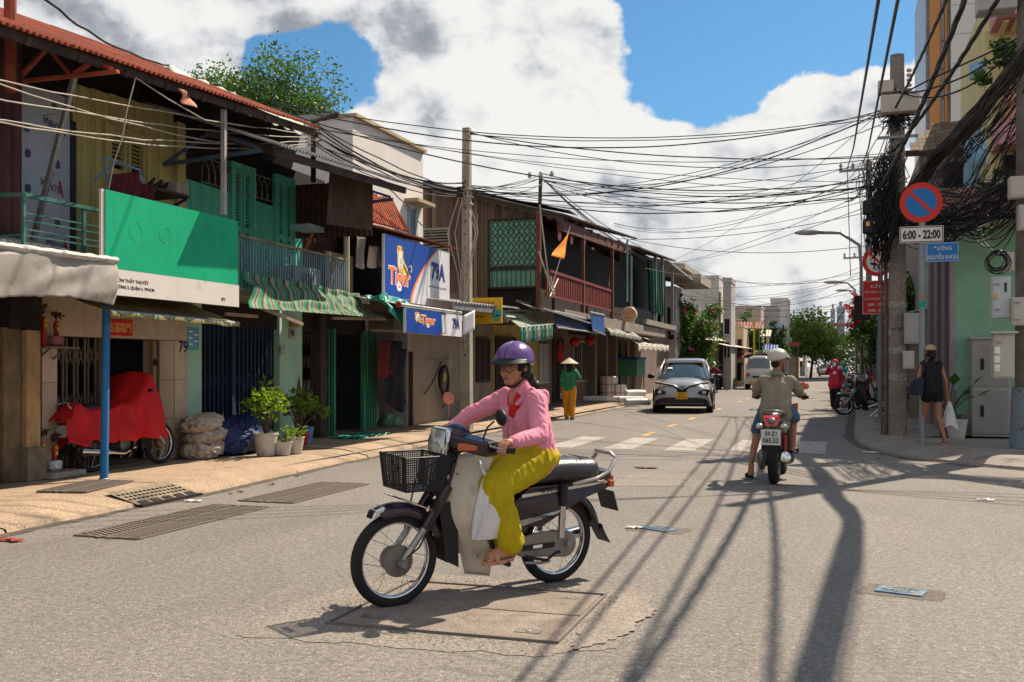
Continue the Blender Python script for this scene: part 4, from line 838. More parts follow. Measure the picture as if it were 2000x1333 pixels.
# house 79A
g=thing('shop_house','dark shop-house 79A with beige lower wall under the blue beer signs','house',(-9.3,18.5,.13));HA=g
y7,y8=yX(795,FA),yX(925,FA)
MB().box(-12.5,FA-.05,y7,y8+.2,.1,2.55).build('beige_wall',mat('beige_plaster',(.30,.25,.205),.9,var=.08,scale=1,bump=.1,dirt=(.22,.17,.13),dirt_amt=.25,dscale=1),g)
pcx('pier',FA-.3,FA+.02,y7-.02,y7+.2,.13,2.5,mat('pale_pier',(.36,.32,.28),.9),g);pcx('dark_pier',FA-.05,FA+.03,y7+.02,y7+.25,.13,1.7,DARK,g)
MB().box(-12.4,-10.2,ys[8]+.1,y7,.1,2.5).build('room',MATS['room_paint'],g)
MB().box(-12.5,-7.75,yX(690,-7.75),y8+1.5,2.46,2.6).build('floor_slab',DKWOOD,g)
MB().box(-12.5,FA-.4,yX(690,FA),y8,2.6,3.85).build('upper_core',DARK,g)
roof_sheet(g,yX(748,-7.55),yX(902,-7.55),3.80,3.83,RUST,X=-7.55,dep=1.9,rise=.45,n=3)
a,b=yX(716,-7.9),yX(800,-7.9);solid(corr((-7.9,a,3.95),(-7.9,b,3.98),(-.35,0,.62),16,.035,rag=.1).build('rusty_awning',mat('bright_rust_sheet',(.45,.12,.05),.7,var=.35,scale=5,dirt=(.15,.06,.04),dirt_amt=.3),g),.004)
solid(corr((-7.75,yX(880,-7.75),3.7),(-7.75,yX(902,-7.75),3.7),(-.1,0,-.75),6,.03).build('side_sheet',BRN,g),.004)
solid(corr((-7.0,yX(890,-7.0),2.62),(-7.0,yX(1015,-7.0),2.72),(-1.8,0,.25),24,.02).build('porch_roof',GALV,g),.004);MB().beam((-7.05,yX(885,-7.05),2.56),(-7.05,yX(975,-7.05),2.62),.04,.16).build('porch_fascia',STEEL,g)
def hang(g,X,px0,px1,pyt,pyb,m,name,seed):
 a,b=onX(px0,pyt,X),onX(px1,pyt+3,X);h=a.z-zX(px0,pyb,X)
 solid(sheet(lambda u,v:a.lerp(b,u*(1-.15*math.sin(v*3)))+V((.04*math.sin(u*9+seed+v*1.5),0,-h*v*(1-.06*math.sin(u*7+seed)))),18,14).build(name,m,g,smooth=True),.005)
GRC=mat('grey_check_cloth',(.2,.17,.15),.9,var=.3,scale=30);PKC=mat('pale_pink_cloth',(.42,.32,.29),.9,var=.12,scale=8)
g=thing('laundry','grey checked cloth hanging left of the pink towel beside the blue sign','laundry',(-7.8,16.5,3.2),group='laundry under the roof');hang(g,-7.85,693,716,462,522,GRC,'cloth',1)
g=thing('laundry','pale pink towel hanging in the dark opening beside the blue sign','laundry',(-7.8,17,3.2),group='laundry under the roof');hang(g,-7.85,721,748,480,522,PKC,'cloth',3)
g=thing('laundry','bundle of dark red and black garments hanging right of the green gate','laundry',(-8.3,18,1.5),group='laundry under the roof')
hang(g,-8.35,738,768,665,735,mat('maroon_garment',(.11,.015,.015),.9),'red_garment',2)
for k,(a,b,t,q)in enumerate(((748,775,670,790),(765,797,680,800),(755,790,665,760))):hang(g,-8.42-.06*k,a,b,t,q,mat('black_garment',(.02,.018,.025),.9,var=.4),'dark_garment',k)
# signs of 79A
NB=mat('royal_blue_print',(.008,.05,.30),.35,var=.04,bump=0,spec=.4);SW=mat('sign_white',(.62,.62,.66),.4,var=.04,bump=0);OR=mat('orange_print',(.85,.2,.03),.4,var=0,bump=0);DN=mat('deep_blue_print',(.02,.03,.2),.4,var=0,bump=0)
YEL=mat('yellow_print',(.8,.5,.08),.4,var=0,bump=0);CY=mat('cyan_print',(.05,.4,.62),.4,var=0,bump=0)
def beer_sign(g,X,y0,y1,z0,z1,arc,big=True,tilt=0.):
 W_,H_=y1-y0,z1-z0
 def P_(u,v,e=.002):return V((X+e-tilt*v*H_,y0+u*W_,z0+v*H_))
 MB().prism([P_(0,0,0),P_(1,0,0),P_(1,1,0),P_(0,1,0)],(-.05,0,0)).build('board',SW,g)
 cur=[(arc[0]+(arc[1]-arc[0])*(t/16)**1.6,t/16)for t in range(17)]
 MB().prism([P_(.004,.004)]+[P_(a,b)for a,b in cur]+[P_(.004,.996)],(.0015,0,0)).build('blue_field',NB,g)
 for i in range(16):(a,b),(c,d)=cur[i],cur[i+1];MB().prism([P_(a-.006,b),P_(a+.02*(1.2-b*.5),b),P_(c+.02*(1.2-d*.5),d),P_(c-.006,d)],(.003,0,0)).build('orange_arc',OR,g)
 return P_
XS2=-7.6;y0,y1=yX(751,XS2),yX(878,XS2);z0,z1=2.57,3.72
g=thing('beer_sign','large tilted-looking blue and white beer sign with a striped tiger and the number 79A','sign',(XS2,y0,z0))
P_=beer_sign(g,XS2,y0,y1,z0,z1,(.36,.80))
M=lambda u,v,e=.006:frame_M(P_(u,v,e),(0,1,0),(0,0,1))
WOUT=mat('sign_outline',(.75,.75,.75),.4,var=0,bump=0)
text('Tiger',.98,.44,M(.205,.345,.005),WOUT,g,bold=.045);text('Tiger',.93,.40,M(.205,.345,.008),OR,g,bold=.02)
text('79A',.72,.36,M(.80,.60),DN,g,bold=.04);text('D/C: 79A TÔN THẤT THUYẾT, P.15, Q.4, TP.HCM',.92,.05,M(.79,.335),DN,g,bold=.004);text('UỐNG CÓ TRÁCH NHIỆM',.4,.02,M(.27,.04),WOUT,g)
def tiger(g,P_,s=1.,o=(0,0)):
 """an upright striped cat emblem: body, chest, head, tail built from flat outlines"""
 def pl(pts,m,e,name):MB().prism([P_(o[0]+a*s,o[1]+b*s,e)for a,b in pts],(.0012,0,0)).build(name,m,g)
 pl([(.17,.86),(.165,.79),(.175,.70),(.17,.62),(.18,.52),(.20,.46),(.235,.46),(.27,.44),(.30,.42),(.335,.36),(.345,.40),(.33,.47),(.31,.55),(.275,.62),(.25,.70),(.255,.78),(.24,.86),(.205,.88)],YEL,.0045,'emblem_body')
 pl([(.185,.70),(.185,.62),(.2,.52),(.215,.48),(.245,.56),(.24,.64),(.225,.72),(.235,.78),(.215,.80),(.195,.77)],WOUT,.006,'emblem_chest')
 for k in range(6):b=.50+k*.035;pl([(.20,b),(.222,b-.02),(.24,b+.005),(.222,b-.008)],INK,.0075,'emblem_stripe')
 for k in range(6):a=.25+k*.015;b=.60-k*.03;pl([(a,b),(a+.012,b-.07),(a+.018,b-.065),(a+.01,b)],INK,.0075,'emblem_stripe')
 for k in range(4):b=.80+k*.016;pl([(.18,b),(.20,b+.006),(.18,b+.006)],INK,.0075,'emblem_stripe');pl([(.245,b),(.225,b+.006),(.245,b+.006)],INK,.0075,'emblem_stripe')
 for a in (.195,.225):pl([(a-.006,.825),(a+.006,.828),(a,.836)],INK,.0078,'emblem_eye')
 for k in range(8):t=k/8*4.6;c=(.36+.02*math.cos(t-1.4),.55+.05*math.sin(t-1.4));pl([(c[0]-.006,c[1]-.01),(c[0]+.006,c[1]-.01),(c[0]+.006,c[1]+.01),(c[0]-.006,c[1]+.01)],WOUT if k%2 else YEL,.0045,'emblem_tail')
tiger(g,P_)
XS3=-6.75;y0,y1=yX(793,XS3),yX(903,XS3);z1,z0=zX(793,606,XS3),zX(793,650,XS3)
g=thing('beer_banner','narrow cloth beer banner hanging below the big blue sign, curled at its far end','banner',(XS3,y0,z0))
P_=beer_sign(g,XS3,y0,y1,z0,z1+.03,(.60,.68),False)
text('Tiger',.66,.22,M(.36,.55,.005),WOUT,g,bold=.04);text('Tiger',.62,.20,M(.36,.55,.008),OR,g,bold=.02);text('79A',.36,.2,M(.87,.58),DN,g,bold=.03)
tiger(g,P_,1.0,(-.03,.02))
for k,c in enumerate((CY,WOUT,OR,CY)):MB().prism([P_(.60+k*.022,.12,.007),P_(.622+k*.022,.1,.007),P_(.60+k*.022,.92,.007),P_(.578+k*.022,.9,.007)],(.001,0,0)).build('can_print',c,g)
MB().tube([(XS3-.05,y0-.15,z1+.08),(XS3-.05,y1+.05,z1+.08)],.035,10).build('front_bar',ALU,g);MB().lathe([(.05,0),(.05,.03)],12,(XS3-.05,y0-.2,z1+.08),(0,1,0)).build('red_cap',mat('red_cap',(.5,.03,.02),.5),g)
solid(sheet(lambda u,v:V((XS3-.06-.9*u,y0+(y1-y0)*v,z1+.09+.16*u)),6,10).build('top_cloth',SW,g),.004)
solid(sheet(lambda u,v:V((XS3+.02+.12*u,y1+.3*u,z0+.03+(z1-z0)*(v*(1-.0*u))+.12*u)),6,6).build('curled_end',SW,g,smooth=True),.003)
# hoses
g=thing('hose_coil','coil of black hose hanging on the beige wall below the beer banner','hose',(FA+.05,20.5,1));c=onX(868,740,FA+.06)
for k in range(5):MB().torus((FA+.03+.012*k,c.y+.02*(k%3),c.z-.03*k),.30+.03*k,.013,(1,.05*k,0),30,6).build('hose_loop',RUBBER,g)
MB().tube(sag(onX(828,770,FA+.05),onX(862,705,FA+.05),.1),.013,6).build('hose_end',RUBBER,g);MB().box(FA-.04,FA+.06,c.y+.3,c.y+.36,c.z+.25,c.z+.52).build('tap_bracket',mat('pale_bracket',(.4,.38,.35),.6),g)
MB().tube([(FA+.05,c.y-1.0,c.z+.42),(FA+.05,c.y+.4,c.z+.46)],.012,6).build('pipe',STEEL,g);MB().box(FA+.05,FA+.08,c.y-.02,c.y+.03,c.z-.05,c.z+.12).build('yellow_nozzle',YEL,g)
# tall white block behind
g=thing('white_block','tall plain white building with tan coping rising behind the corrugated roofs','building',(-11,20,0))
XW=-9.6;ya,yb_=yX(689,XW),yX(826,XW);zt=zX(689,224,XW)
MB().box(-17,XW,ya,yb_,0,zt-.05).build('wall',LILACW,g)
CO=mat('tan_coping',(.38,.29,.17),.8,var=.15)
MB().box(XW-.25,XW+.1,ya-.04,yb_+.03,zt-.05,zt+.02).build('coping',CO,g);MB().box(-17.2,XW-.26,ya-.06,ya+.2,zt-.05,zt+.06).build('coping',mat('grey_coping',(.3,.28,.27),.9),g)
p0=onX(808,440,XW);f_=MB().box(XW-.05,XW+.012,yX(797,XW),yX(811,XW),zX(800,468,XW),zX(800,408,XW)).build('window',mat('grey_glass',(.12,.15,.17),.15,var=.1,spec=.6),g)
for y in (yX(797,XW),yX(811,XW)):pcx('frame',XW,XW+.04,y-.05,y+.05,zX(800,470,XW),zX(800,404,XW),mat('grey_frame',(.3,.33,.36),.5),f_)
pcx('ledge',XW,XW+.35,yX(790,XW),yX(824,XW),zX(805,400,XW),zX(805,400,XW)+.08,CO,g)
mb=MB();P0=onX(755,290,XW);
for i in range(2):mb.tube([V((XW+.003,ya+1.2+i*1.6+k*.22,zt-1.1-i*.5-k*.05+.06*noise.noise(V((k*1.3,i,0)))))for k in range(9)],.008,4)
mb.build('plaster_crack',mat('crack',(.3,.27,.23),.9),g)
# sloping pale roof strip between the red roof and the white block
g=thing('pale_roof','crumpled pale green metal roof lapped over the ridge behind the red roof','roof',(-9.8,13,5.2))
a,b=onX(325,128,-9.3),onX(592,242,-9.3);c,d=onX(350,165,-8.6),onX(600,268,-8.6)
solid(sheet(lambda u,v:a.lerp(b,u).lerp(c.lerp(d,u),v)+V((0,0,.05*noise.noise(V((u*9,v*4,0)))+.02*math.sin(u*60))),60,8).build('sheet',PALEROOF,g,smooth=30),.01)
MB().add([a+V((0,0,-.04)),b+V((0,0,-.04)),b+V((-.6,0,-2)),a+V((-.6,0,-2))],[(0,1,2,3)]).build('gable',DARK,g)
# wooden house with the lattice window
def flag3(pts,m,name,g):return MB().prism(pts,(.004,.004,0)).build(name,m,g)
YD=27.2
g=thing('wooden_house','dark weathered plank house with mint lattice window and red balcony rail','house',(-9,30,.13));HD=g
def xY(px,Y):return onY(px,700,Y).x
xl,xr=xY(826,YD),xY(1058,YD);ztl,ztr=onY(826,362,YD).z,onY(1058,420,YD).z
lat=(xY(957,YD),xY(1051,YD),onY(1000,560,YD).z,onY(1000,431,YD).z)
MB().box(-13,-7.9,YD+.06,YD+14,2.6,5.3).build('upper_core',DARK,g)
n=34
for i in range(n):
 a=xl+(xr-xl)*i/n;b=xl+(xr-xl)*(i+1)/n-.008;c=(a+b)/2;top=ztl+(ztr-ztl)*(c-xl)/(xr-xl);dy=rnd.uniform(-.012,.012)
 m=WOODD if rnd.random()<.88 else mat('tan_plank',(.26,.17,.10),.8,var=.3,scale=5,stretch=(5,5,.5))
 if lat[0]-.05<c<lat[1]+.02:pcx('plank',a,b,YD-.03+dy,YD+dy,lat[3]+.05,top,m,g)
 else:pcx('plank',a,b,YD-.03+dy,YD+dy,2.75,top,m,g)
MLAT=mat('mint_lattice_panel',(.16,.34,.25),.6,var=.1,dirt=(.08,.13,.1),dirt_amt=.25)
w=MB().box(lat[0],lat[1],YD+.0,YD+.03,lat[2],lat[3]).build('window',MLAT,g)
for x in (lat[0]-.05,lat[1]+.01):pcx('frame',x,x+.05,YD-.06,YD,lat[2]-.05,lat[3]+.05,DKWOOD,w)
for z in (lat[3],lat[2]+(lat[3]-lat[2])*.25,lat[2]+(lat[3]-lat[2])*.28,lat[2]-.06):pcx('frame',lat[0],lat[1],YD-.06,YD-.005,z,z+.05,DKWOOD,w)
LG=mat('dull_green_iron',(.06,.09,.07),.6,var=.3);cols=9;cw=(lat[1]-lat[0])/cols;z0=lat[2]+(lat[3]-lat[2])*.31
for i in range(cols+1):
 for s in (0,1):
  pts=[V((lat[0]+cw*i+(cw*.5*math.sin(k/24*PI*6+s*PI)),YD-.03,z0+(lat[3]-z0)*k/24))for k in range(25)];pts=[p for p in pts if lat[0]-.01<p.x<lat[1]+.01]
  if len(pts)>3:
   run=[pts[0]]
   for p in pts[1:]:
    if(p-run[-1]).length<.3:run.append(p)
   MB().tube(run,.011,4).build('lattice_bar',LG,w)
for i in range(10):x=lat[0]+(lat[1]-lat[0])*(i+.5)/10;pcx('lower_bar',x-.01,x+.01,YD-.05,YD-.03,lat[2],lat[2]+(lat[3]-lat[2])*.25,LG,w)
a,b=xY(829,YD-.1),xY(876,YD-.1);za,zb_=onY(850,495,YD-.1).z,onY(850,450,YD-.1).z
w=MB().box(a,b,YD-.06,YD-.05,za,zb_).build('window',DARK,g)
for i in range(8):pc('louvre',((a+b)/2,YD-.1,za+(zb_-za)*(i+.5)/8),(b-a,.07,.015),mat('pale_louvre',(.34,.30,.24),.7),w,rot=(R(35),0,0))
for(p,q,r_,s)in ((a-.05,a,za,zb_),(b,b+.05,za,zb_),(a-.05,b+.05,zb_,zb_+.06)):pcx('frame',p,q,YD-.14,YD-.04,r_,s,MATS['pale_louvre'],w)
BRW=mat('brown_roof_sheet',(.10,.07,.055),.75,var=.3,scale=2,dirt=(.2,.12,.09),dirt_amt=.25)
p=[onX(1062,398,-7.1),onX(1245,467,-7.1)]
solid(corr((-7.1,YD-.6,p[0].z-.02),(-7.1,p[1].y,p[1].z),(-6,0,1.6),90,.025).build('roof_sheet',BRW,g),.02)
mb=MB();
for i in range(17):
 a=xl-.3+(xr+1.0-xl)*i/17;b=a+(xr+1.0-xl)/17;za=ztl+.12+(ztr-ztl)*(a-xl)/(xr-xl);zb_=ztl+.12+(ztr-ztl)*(b-xl)/(xr-xl)
 mb.prism([(a,YD-.3,za),(b,YD-.3,zb_),(b,YD-.3,zb_-.14),((a+b)/2,YD-.3,(za+zb_)/2-.22),(a,YD-.3,za-.14)],(0,.03,0))
mb.build('scalloped_bargeboard',mat('grey_bargeboard',(.10,.09,.08),.9),g)
MB().add([(xl-.4,YD-.45,ztl+.15),(xr+.9,YD-.45,ztr+.12-.1),(xr+.9,YD+.6,ztr+.12-.1),(xl-.4,YD+.6,ztl+.15)],[(0,1,2,3)]).build('verge_sheet',BRW,g)
# verandah
RB=mat('red_brown_timber',(.13,.045,.028),.7,var=.3,scale=3,bump=.2);XP=-7.3
for px in (1052,1138,1195):y=yX(px,XP);MB().beam((XP,y,2.8),(XP,y,5.35),.11).build('post',RB,g)
MB().beam((XP,YD-.2,5.25),(XP,p[1].y-.5,5.6),.1,.3).build('beam',RB,g)
for i in range(10):y=YD+.4+i*1.0;MB().beam((-7.2,y,5.5),(-11,y,6.3),.08,.12).build('rafter',RB,g)
yA,yB2=yX(1066,XP),yX(1192,XP)
REDR=mat('red_rail_paint',(.17,.025,.018),.6,var=.15)
g2=thing('verandah_rail','sloping-looking red timber balustrade along the upper verandah of the plank house','railing',(XP,30,3.2))
MB().beam((XP,yA,3.9),(XP,yB2,3.9),.1,.08).build('top_rail',REDR,g2);MB().beam((XP,yA,3.25),(XP,yB2,3.25),.07).build('bottom_rail',REDR,g2)
for i in range(38):y=yA+(yB2-yA)*(i+.5)/38;pc('baluster',(XP,y,3.57),(.04,.10,.62),REDR,g2)
MB().box(-13,XP+.15,YD-.1,44,2.62,2.95).build('floor_slab',PLAST,HD)
MB().box(-8.8,-8.7,YD+.1,44,2.95,5.8).build('verandah_wall',mat('dim_brown_wall',(.11,.08,.06),.9),HD)
q=onX(1150,470,-8.6);pcx('lit_doorway',-8.69,-8.66,yX(1150,-8.66),yX(1176,-8.66),3.4,5.0,mat('yellow_curtain',(.5,.36,.12),.8,var=.3,scale=7),HD)
g2=thing('temple_flag','orange flag drooping from a leaning pole on the plank house verandah','flag',tuple(onX(1085,565,XP)))
a,b=onX(1078,560,-7.2),onX(1113,443,-7.0);MB().tube([a,b],.012,6).build('pole',mat('pale_pole',(.5,.45,.38),.6),g2)
c,d,e=onX(1111,455,-7.0),onX(1100,508,-6.95),onX(1077,500,-6.95)
solid(sheet(lambda u,v:c.lerp(e,u).lerp(c.lerp(d,u),v)+V((.03*math.sin(u*6+v*3)*u,0,0)),14,14).build('cloth',mat('orange_cloth',(.85,.25,.01),.7,var=.12,scale=5),g2,smooth=True),.004)
g2=thing('leaning_poles','bundle of pale poles leaning against the verandah corner','poles',tuple(onX(1062,560,-7.2)))
for(x0,y0_,x1,y1_)in ((1052,492,1082,578),(1054,400,1075,575),(1064,530,1082,575),(1075,540,1084,575),(1090,545,1074,580)):MB().tube([onX(x0,y0_,-7.15),onX(x1,y1_,-7.05)],.018,6).build('pole',MATS['pale_pole'],g2)
for i,(px,py)in enumerate(((1093,461),(1116,469),(1141,471))):
 p_=onX(px,py,-7.4);g2=thing('shoe',['pink slipper hung highest under the verandah eave','pink slipper hung in the middle of three under the eave','pink slipper hung nearest the verandah post'][i],'shoe',tuple(p_),'slippers hung to dry');MB().ell(p_,(.05,.08,.15)).build('sole',mat('pink_rubber',(.6,.25,.25),.7),g2,smooth=True)
 # ground floor behind the boards: piers, doors, windows along the plank house and its neighbours
g=thing('row_house','grey-brown ground floor with shuttered window between the concrete pole and the yellow house','house',(-9,26,.13))
X2=-8.5
MB().box(-13,X2,yX(925,X2),yX(962,X2)-.02,.1,2.62).build('wall',PLAST,g)
def win(g,X,px0,py0,px1,py1,m=DARK,fm=None,bars=0,name='window'):
 y0,y1,z0,z1=RX(X,px0,py0,px1,py1);w=MB().box(X-.1,X+.01,y0,y1,z0,z1).build(name,m,g);fm=fm or DKWOOD
 for(p,q,r_,s)in ((y0-.06,y0,z0-.06,z1+.06),(y1,y1+.06,z0-.06,z1+.06),(y0,y1,z1,z1+.06),(y0,y1,z0-.06,z0),((y0+y1)/2-.025,(y0+y1)/2+.025,z0,z1)):pcx('frame',X,X+.05,p,q,r_,s,fm,w)
 for i in range(bars):y=y0+(y1-y0)*(i+.5)/bars;pcx('bar',X+.03,X+.045,y-.012,y+.012,z0,z1,fm,w)
 return w
win(g,X2+.01,931,665,953,742,mat('dark_shutter',(.05,.035,.03),.7),bars=4)
g=thing('yellow_house','ochre yellow narrow house front under the green and white striped awning','house',(-9,28.5,.13));YW=mat('yellow_plaster',(.42,.30,.10),.9,var=.1,dirt=(.2,.15,.07),dirt_amt=.25)
MB().box(-13,X2+.02,yX(962,X2),yX(1052,X2)-.02,.1,2.62).build('wall',YW,g);win(g,X2+.03,968,662,1005,800,DARK,name='door');win(g,X2+.03,1053,675,1068,745,mat('white_shutter',(.35,.35,.33),.6),MATS['white_shutter'])
g=thing('brown_house','brown-walled ground floor with barred window and lanterns behind the conical hat walker','house',(-9,33,.13));BRP=mat('brown_plaster',(.17,.125,.10),.9,var=.15,dirt=(.09,.065,.05),dirt_amt=.3)
MB().box(-13,X2,yX(1052,X2),yX(1238,X2),.1,2.62).build('wall',BRP,g)
win(g,X2+.01,1080,664,1098,780,DARK,name='door');win(g,X2+.01,1118,668,1150,742,DARK,mat('rail_steel',(.3,.28,.26),.5),7);win(g,X2+.01,1112,632,1148,655,DARK,None,8);win(g,X2+.01,1196,668,1222,770,mat('dark_door',(.03,.03,.035),.6),name='door')
for px in (1164,1186,1205):y=yX(px,X2+.3);pcx('pier',X2,X2+.3,y-.15,y+.15,.13,2.6,BRP,g)
for i,(px,py)in enumerate(((1122,668),(1152,666),(1094,690))):
 p_=onX(px,py,-7.9);g2=thing('lantern',['left red paper lantern under the dark awning','right red paper lantern under the dark awning','long red cloth lantern hanging by the door'][i],'lantern',tuple(p_),'red lanterns');MB().lathe([(.04,-.16),(.13,-.1),(.17,0),(.13,.1),(.04,.16)]if i<2 else[(.12,-.25),(.1,0),(.03,.35)],14,p_).build('shade',mat('red_lantern',(.35,.015,.01),.6),g2,smooth=40);MB().tube([p_+V((0,0,.15)),p_+V((0,0,.5))],.005,4).build('cord',INK,g2)
 # signs and awnings along there
p=onX(940,607,-7.35);Y_=p.y;a,b=onY(906,583,Y_),onY(980,632,Y_)
g=thing('yellow_sign','yellow hanging sign with red and black lettering beside the concrete pole','sign',((a.x+b.x)/2,Y_,b.z))
MB().box(a.x,b.x,Y_,Y_+.05,b.z,a.z).build('board',mat('yellow_sign',(.62,.38,.02),.5,var=.06),g,bevel=.004)
w_=b.x-a.x;h_=a.z-b.z;MF=lambda u,v:frame_M(V((a.x+w_*u,Y_-.003,b.z+h_*v)),(1,0,0),(0,0,1))
text('THANH',w_*.62,h_*.2,MF(.48,.76),mat('red_print',(.35,.03,.04),.5,var=0),g,bold=.02);text('HÀN ĐIỆN',w_*.36,h_*.11,MF(.27,.50),INK,g,bold=.02);text('HÀN GIÓ ĐÁ',w_*.46,h_*.11,MF(.32,.27),INK,g,bold=.02)
for(u,v,s,t_)in ((.72,.35,.12,.2),(.84,.28,.16,.24),(.76,.2,.2,.12),(.8,.08,.14,.1)):MB().box(a.x+w_*u,a.x+w_*(u+s),Y_-.004,Y_-.001,b.z+h_*v,b.z+h_*(v+t_)).build('printed_machine',mat('teal_print',(.05,.35,.35),.5,var=0),g)
GWS=stripes('green_white_stripes',[(.55,(.04,.30,.22)),(.45,(.5,.52,.42))],.24,0)
GWT=stripes('faded_green_white_stripes',[(.55,(.30,.42,.30)),(.45,(.5,.52,.42))],.24,0)
tl,tr,bl,br=onX(982,612,-8.3),onX(1040,612,-8.3),onX(1016,640,-7.0),onX(1080,634,-7.0)
t=awning('roller_awning','green and white striped awning with long valance over the yellow house front',tl,tr,bl,br,GWT,val=0,seed=5)
def h(u,v):p=bl.lerp(br,u);return p+V((.03*math.sin(u*50),0,-.38*v*(1+.06*math.sin(u*70))))
solid(sheet(h,80,3,(tr-tl).length,.4).build('valance',GWS,t,smooth=True),.004)
CREAM=mat('cream_cloth',(.5,.44,.36),.7,var=.12,dirt=(.25,.2,.16),dirt_amt=.3);DBT=mat('blue_tarp',(.015,.06,.22),.5,var=.2,bump=.15,scale=5);GRS=stripes('grey_green_stripes',[(.3,(.42,.42,.34)),(.2,(.13,.2,.17)),(.5,(.48,.46,.38))],.5,0)
awning('flat_awning','long pale awning with torn navy cloth beneath it on the brown house',onX(1010,590,-8.2),onX(1150,620,-8.2),onX(1060,603,-6.9),onX(1178,640,-6.9),GRS,val=0,amp=.03,seed=8)
awning('torn_cloth','torn navy cloth dangling from the pale awning',onX(1082,610,-7.0),onX(1172,632,-7.0),onX(1088,640,-6.95),onX(1176,652,-6.95),mat('navy_cloth',(.02,.03,.08),.7,var=.4,scale=6),val=0,amp=.1,seed=3,arms=False)
awning('blue_tarpaulin','bright blue tarpaulin corner bunched at the end of the pale awning',onX(1152,612,-6.9),onX(1180,618,-6.9),onX(1158,645,-6.85),onX(1182,655,-6.85),DBT,val=0,amp=.06,seed=4,arms=False)
awning('striped_awning','cream and dark striped awning sloping down beside the blue tarpaulin',onX(1170,612,-8.2),onX(1222,625,-8.2),onX(1190,648,-6.8),onX(1252,660,-6.8),GRS,val=.12,amp=.05,seed=6)
awning('pale_awning','worn cream awning hanging low left of the grey car',onX(1225,655,-8.2),onX(1262,660,-8.2),onX(1245,672,-6.9),onX(1305,676,-6.9),CREAM,val=.25,amp=.04,seed=7)
# next houses
g=thing('balcony_house','concrete house with steel-barred balcony behind the round lantern sign','house',(-9,47,.13));X3=-8.3
y0,y1=yX(1240,X3),yX(1322,X3);
MB().box(-14,X3,y0,y1,.1,3.1).build('lower_wall',BRP,g);MB().box(-14,-8.9,y0,y1,3.1,6.3).build('upper_wall',DARK,g)
XB=-7.2;ya,yb_=yX(1236,XB),yX(1283,XB);zf=zX(1236,640,XB)
MB().box(-9,XB,ya,yb_,zf-.1,zf+.15).build('balcony_floor',PLAST,g);MB().box(XB-.1,XB,ya,ya+.3,zf+.15,zX(1240,600,XB)).box(XB-.1,XB,yb_-.6,yb_,zf+.15,zX(1240,600,XB)).build('balcony_wall',PLAST,g)
for i in range(12):y=ya+.3+(yb_-ya-.9)*(i+.5)/12;pcx('bar',XB-.06,XB-.02,y-.03,y+.03,zf+.15,zX(1240,600,XB),mat('blue_grey_bar',(.05,.065,.09),.5),g)
for px in (1280,1293,1313):y=yX(px,XB);pcx('post',XB-.06,XB+.06,y-.06,y+.06,zf,6.0,STEEL,g)
solid(corr((-7.0,y0+1,5.9),(-7.0,y1,5.6),(-2.5,0,.5),40,.03).build('roof_sheet',GALV,g),.02)
solid(corr((XB,yX(1268,XB),5.6),(XB,yX(1295,XB),5.5),(0,.3,-2.0),6,.1).build('green_curtain',mat('dark_green_cloth',(.01,.06,.04),.9,var=.4),g),.01)
g=thing('upper_house','dark timber upper floor between the plank house and the concrete balcony','house',(-9,42,3));MB().box(-13,-8.0,38.5,46.5,3.0,6.2).build('wall',DKWOOD,g);solid(corr((-7.0,37.5,5.75),(-7.0,46,6.1),(-3,0,.8),40,.03).build('roof_sheet',BRW,g),.02)
for px,py0_,py1_ in ((1225,470,590),(1233,500,600)):MB().tube([onX(px,py0_,-7.1),onX(px,py1_,-7.1)],.04,6).build('pipe',mat('pale_blue_pipe',(.25,.38,.4),.5),g)
MB().box(-7.6,-7.05,39,46.5,3.0,3.2).build('balcony_edge',PLAST,g)
p=onX(1229,615,-7.0);g=thing('lantern_sign','round cream lightbox sign with orange lettering on the footpath side of the balcony','sign',tuple(p));Yl=p.y;rr=(onY(1244,615,Yl).x-onY(1214,615,Yl).x)/2
MB().lathe([(rr*.94,-.1),(rr,-.08),(rr,.08),(rr*.94,.1)],32,p,(0,1,0)).build('box',mat('cream_lightbox',(.62,.42,.28),.5,var=.05),g,smooth=40);ORL=mat('orange_letter',(.65,.14,.03),.5,var=0)
text('Quán Ốc',rr*1.5,rr*.5,frame_M(p+V((0,-.11,rr*.25)),(1,0,0),(0,0,1)),ORL,g,bold=.02,shear=.2);text('Song',rr*.9,rr*.4,frame_M(p+V((0,-.11,-rr*.4)),(1,0,0),(0,0,1)),ORL,g,bold=.02,shear=.3)
MB().beam(p+V((-rr,.02,0)),p+V((-1.2,.02,0)),.05).build('arm',STEEL,g)
# grey boxes and roofs: concrete frame, white weathered wall
def block(name,label,px0,px1,ytop,Y,dep,m,ybot=720,cat='building',wins=(),group=None,par=0.,wm=DARK,xr=None):
 """house whose camera-facing wall stands at Y between two sight lines; wins in shares of the wall"""
 a,b=onY(px0,ytop,Y),onY(px1,ytop,Y);g=thing(name,label,cat,((a.x+b.x)/2,Y,0),group)
 MB().box(a.x,b.x,Y,Y+dep,0,a.z).build('wall',m,g,bevel=.02)
 if par:MB().box(a.x-.03,b.x+.03,Y-.04,Y+dep,a.z+.001,a.z+par).build('parapet',m,g)
 for(u0,u1,v0,v1)in wins:
  w=MB().box(a.x+(b.x-a.x)*u0,a.x+(b.x-a.x)*u1,Y-.02,Y+.01,a.z*v0,a.z*v1).build('window',wm,g);pcx('sill',a.x+(b.x-a.x)*u0-.05,a.x+(b.x-a.x)*u1+.05,Y-.1,Y-.021,a.z*v0-.08,a.z*v0,m,w)
 return g
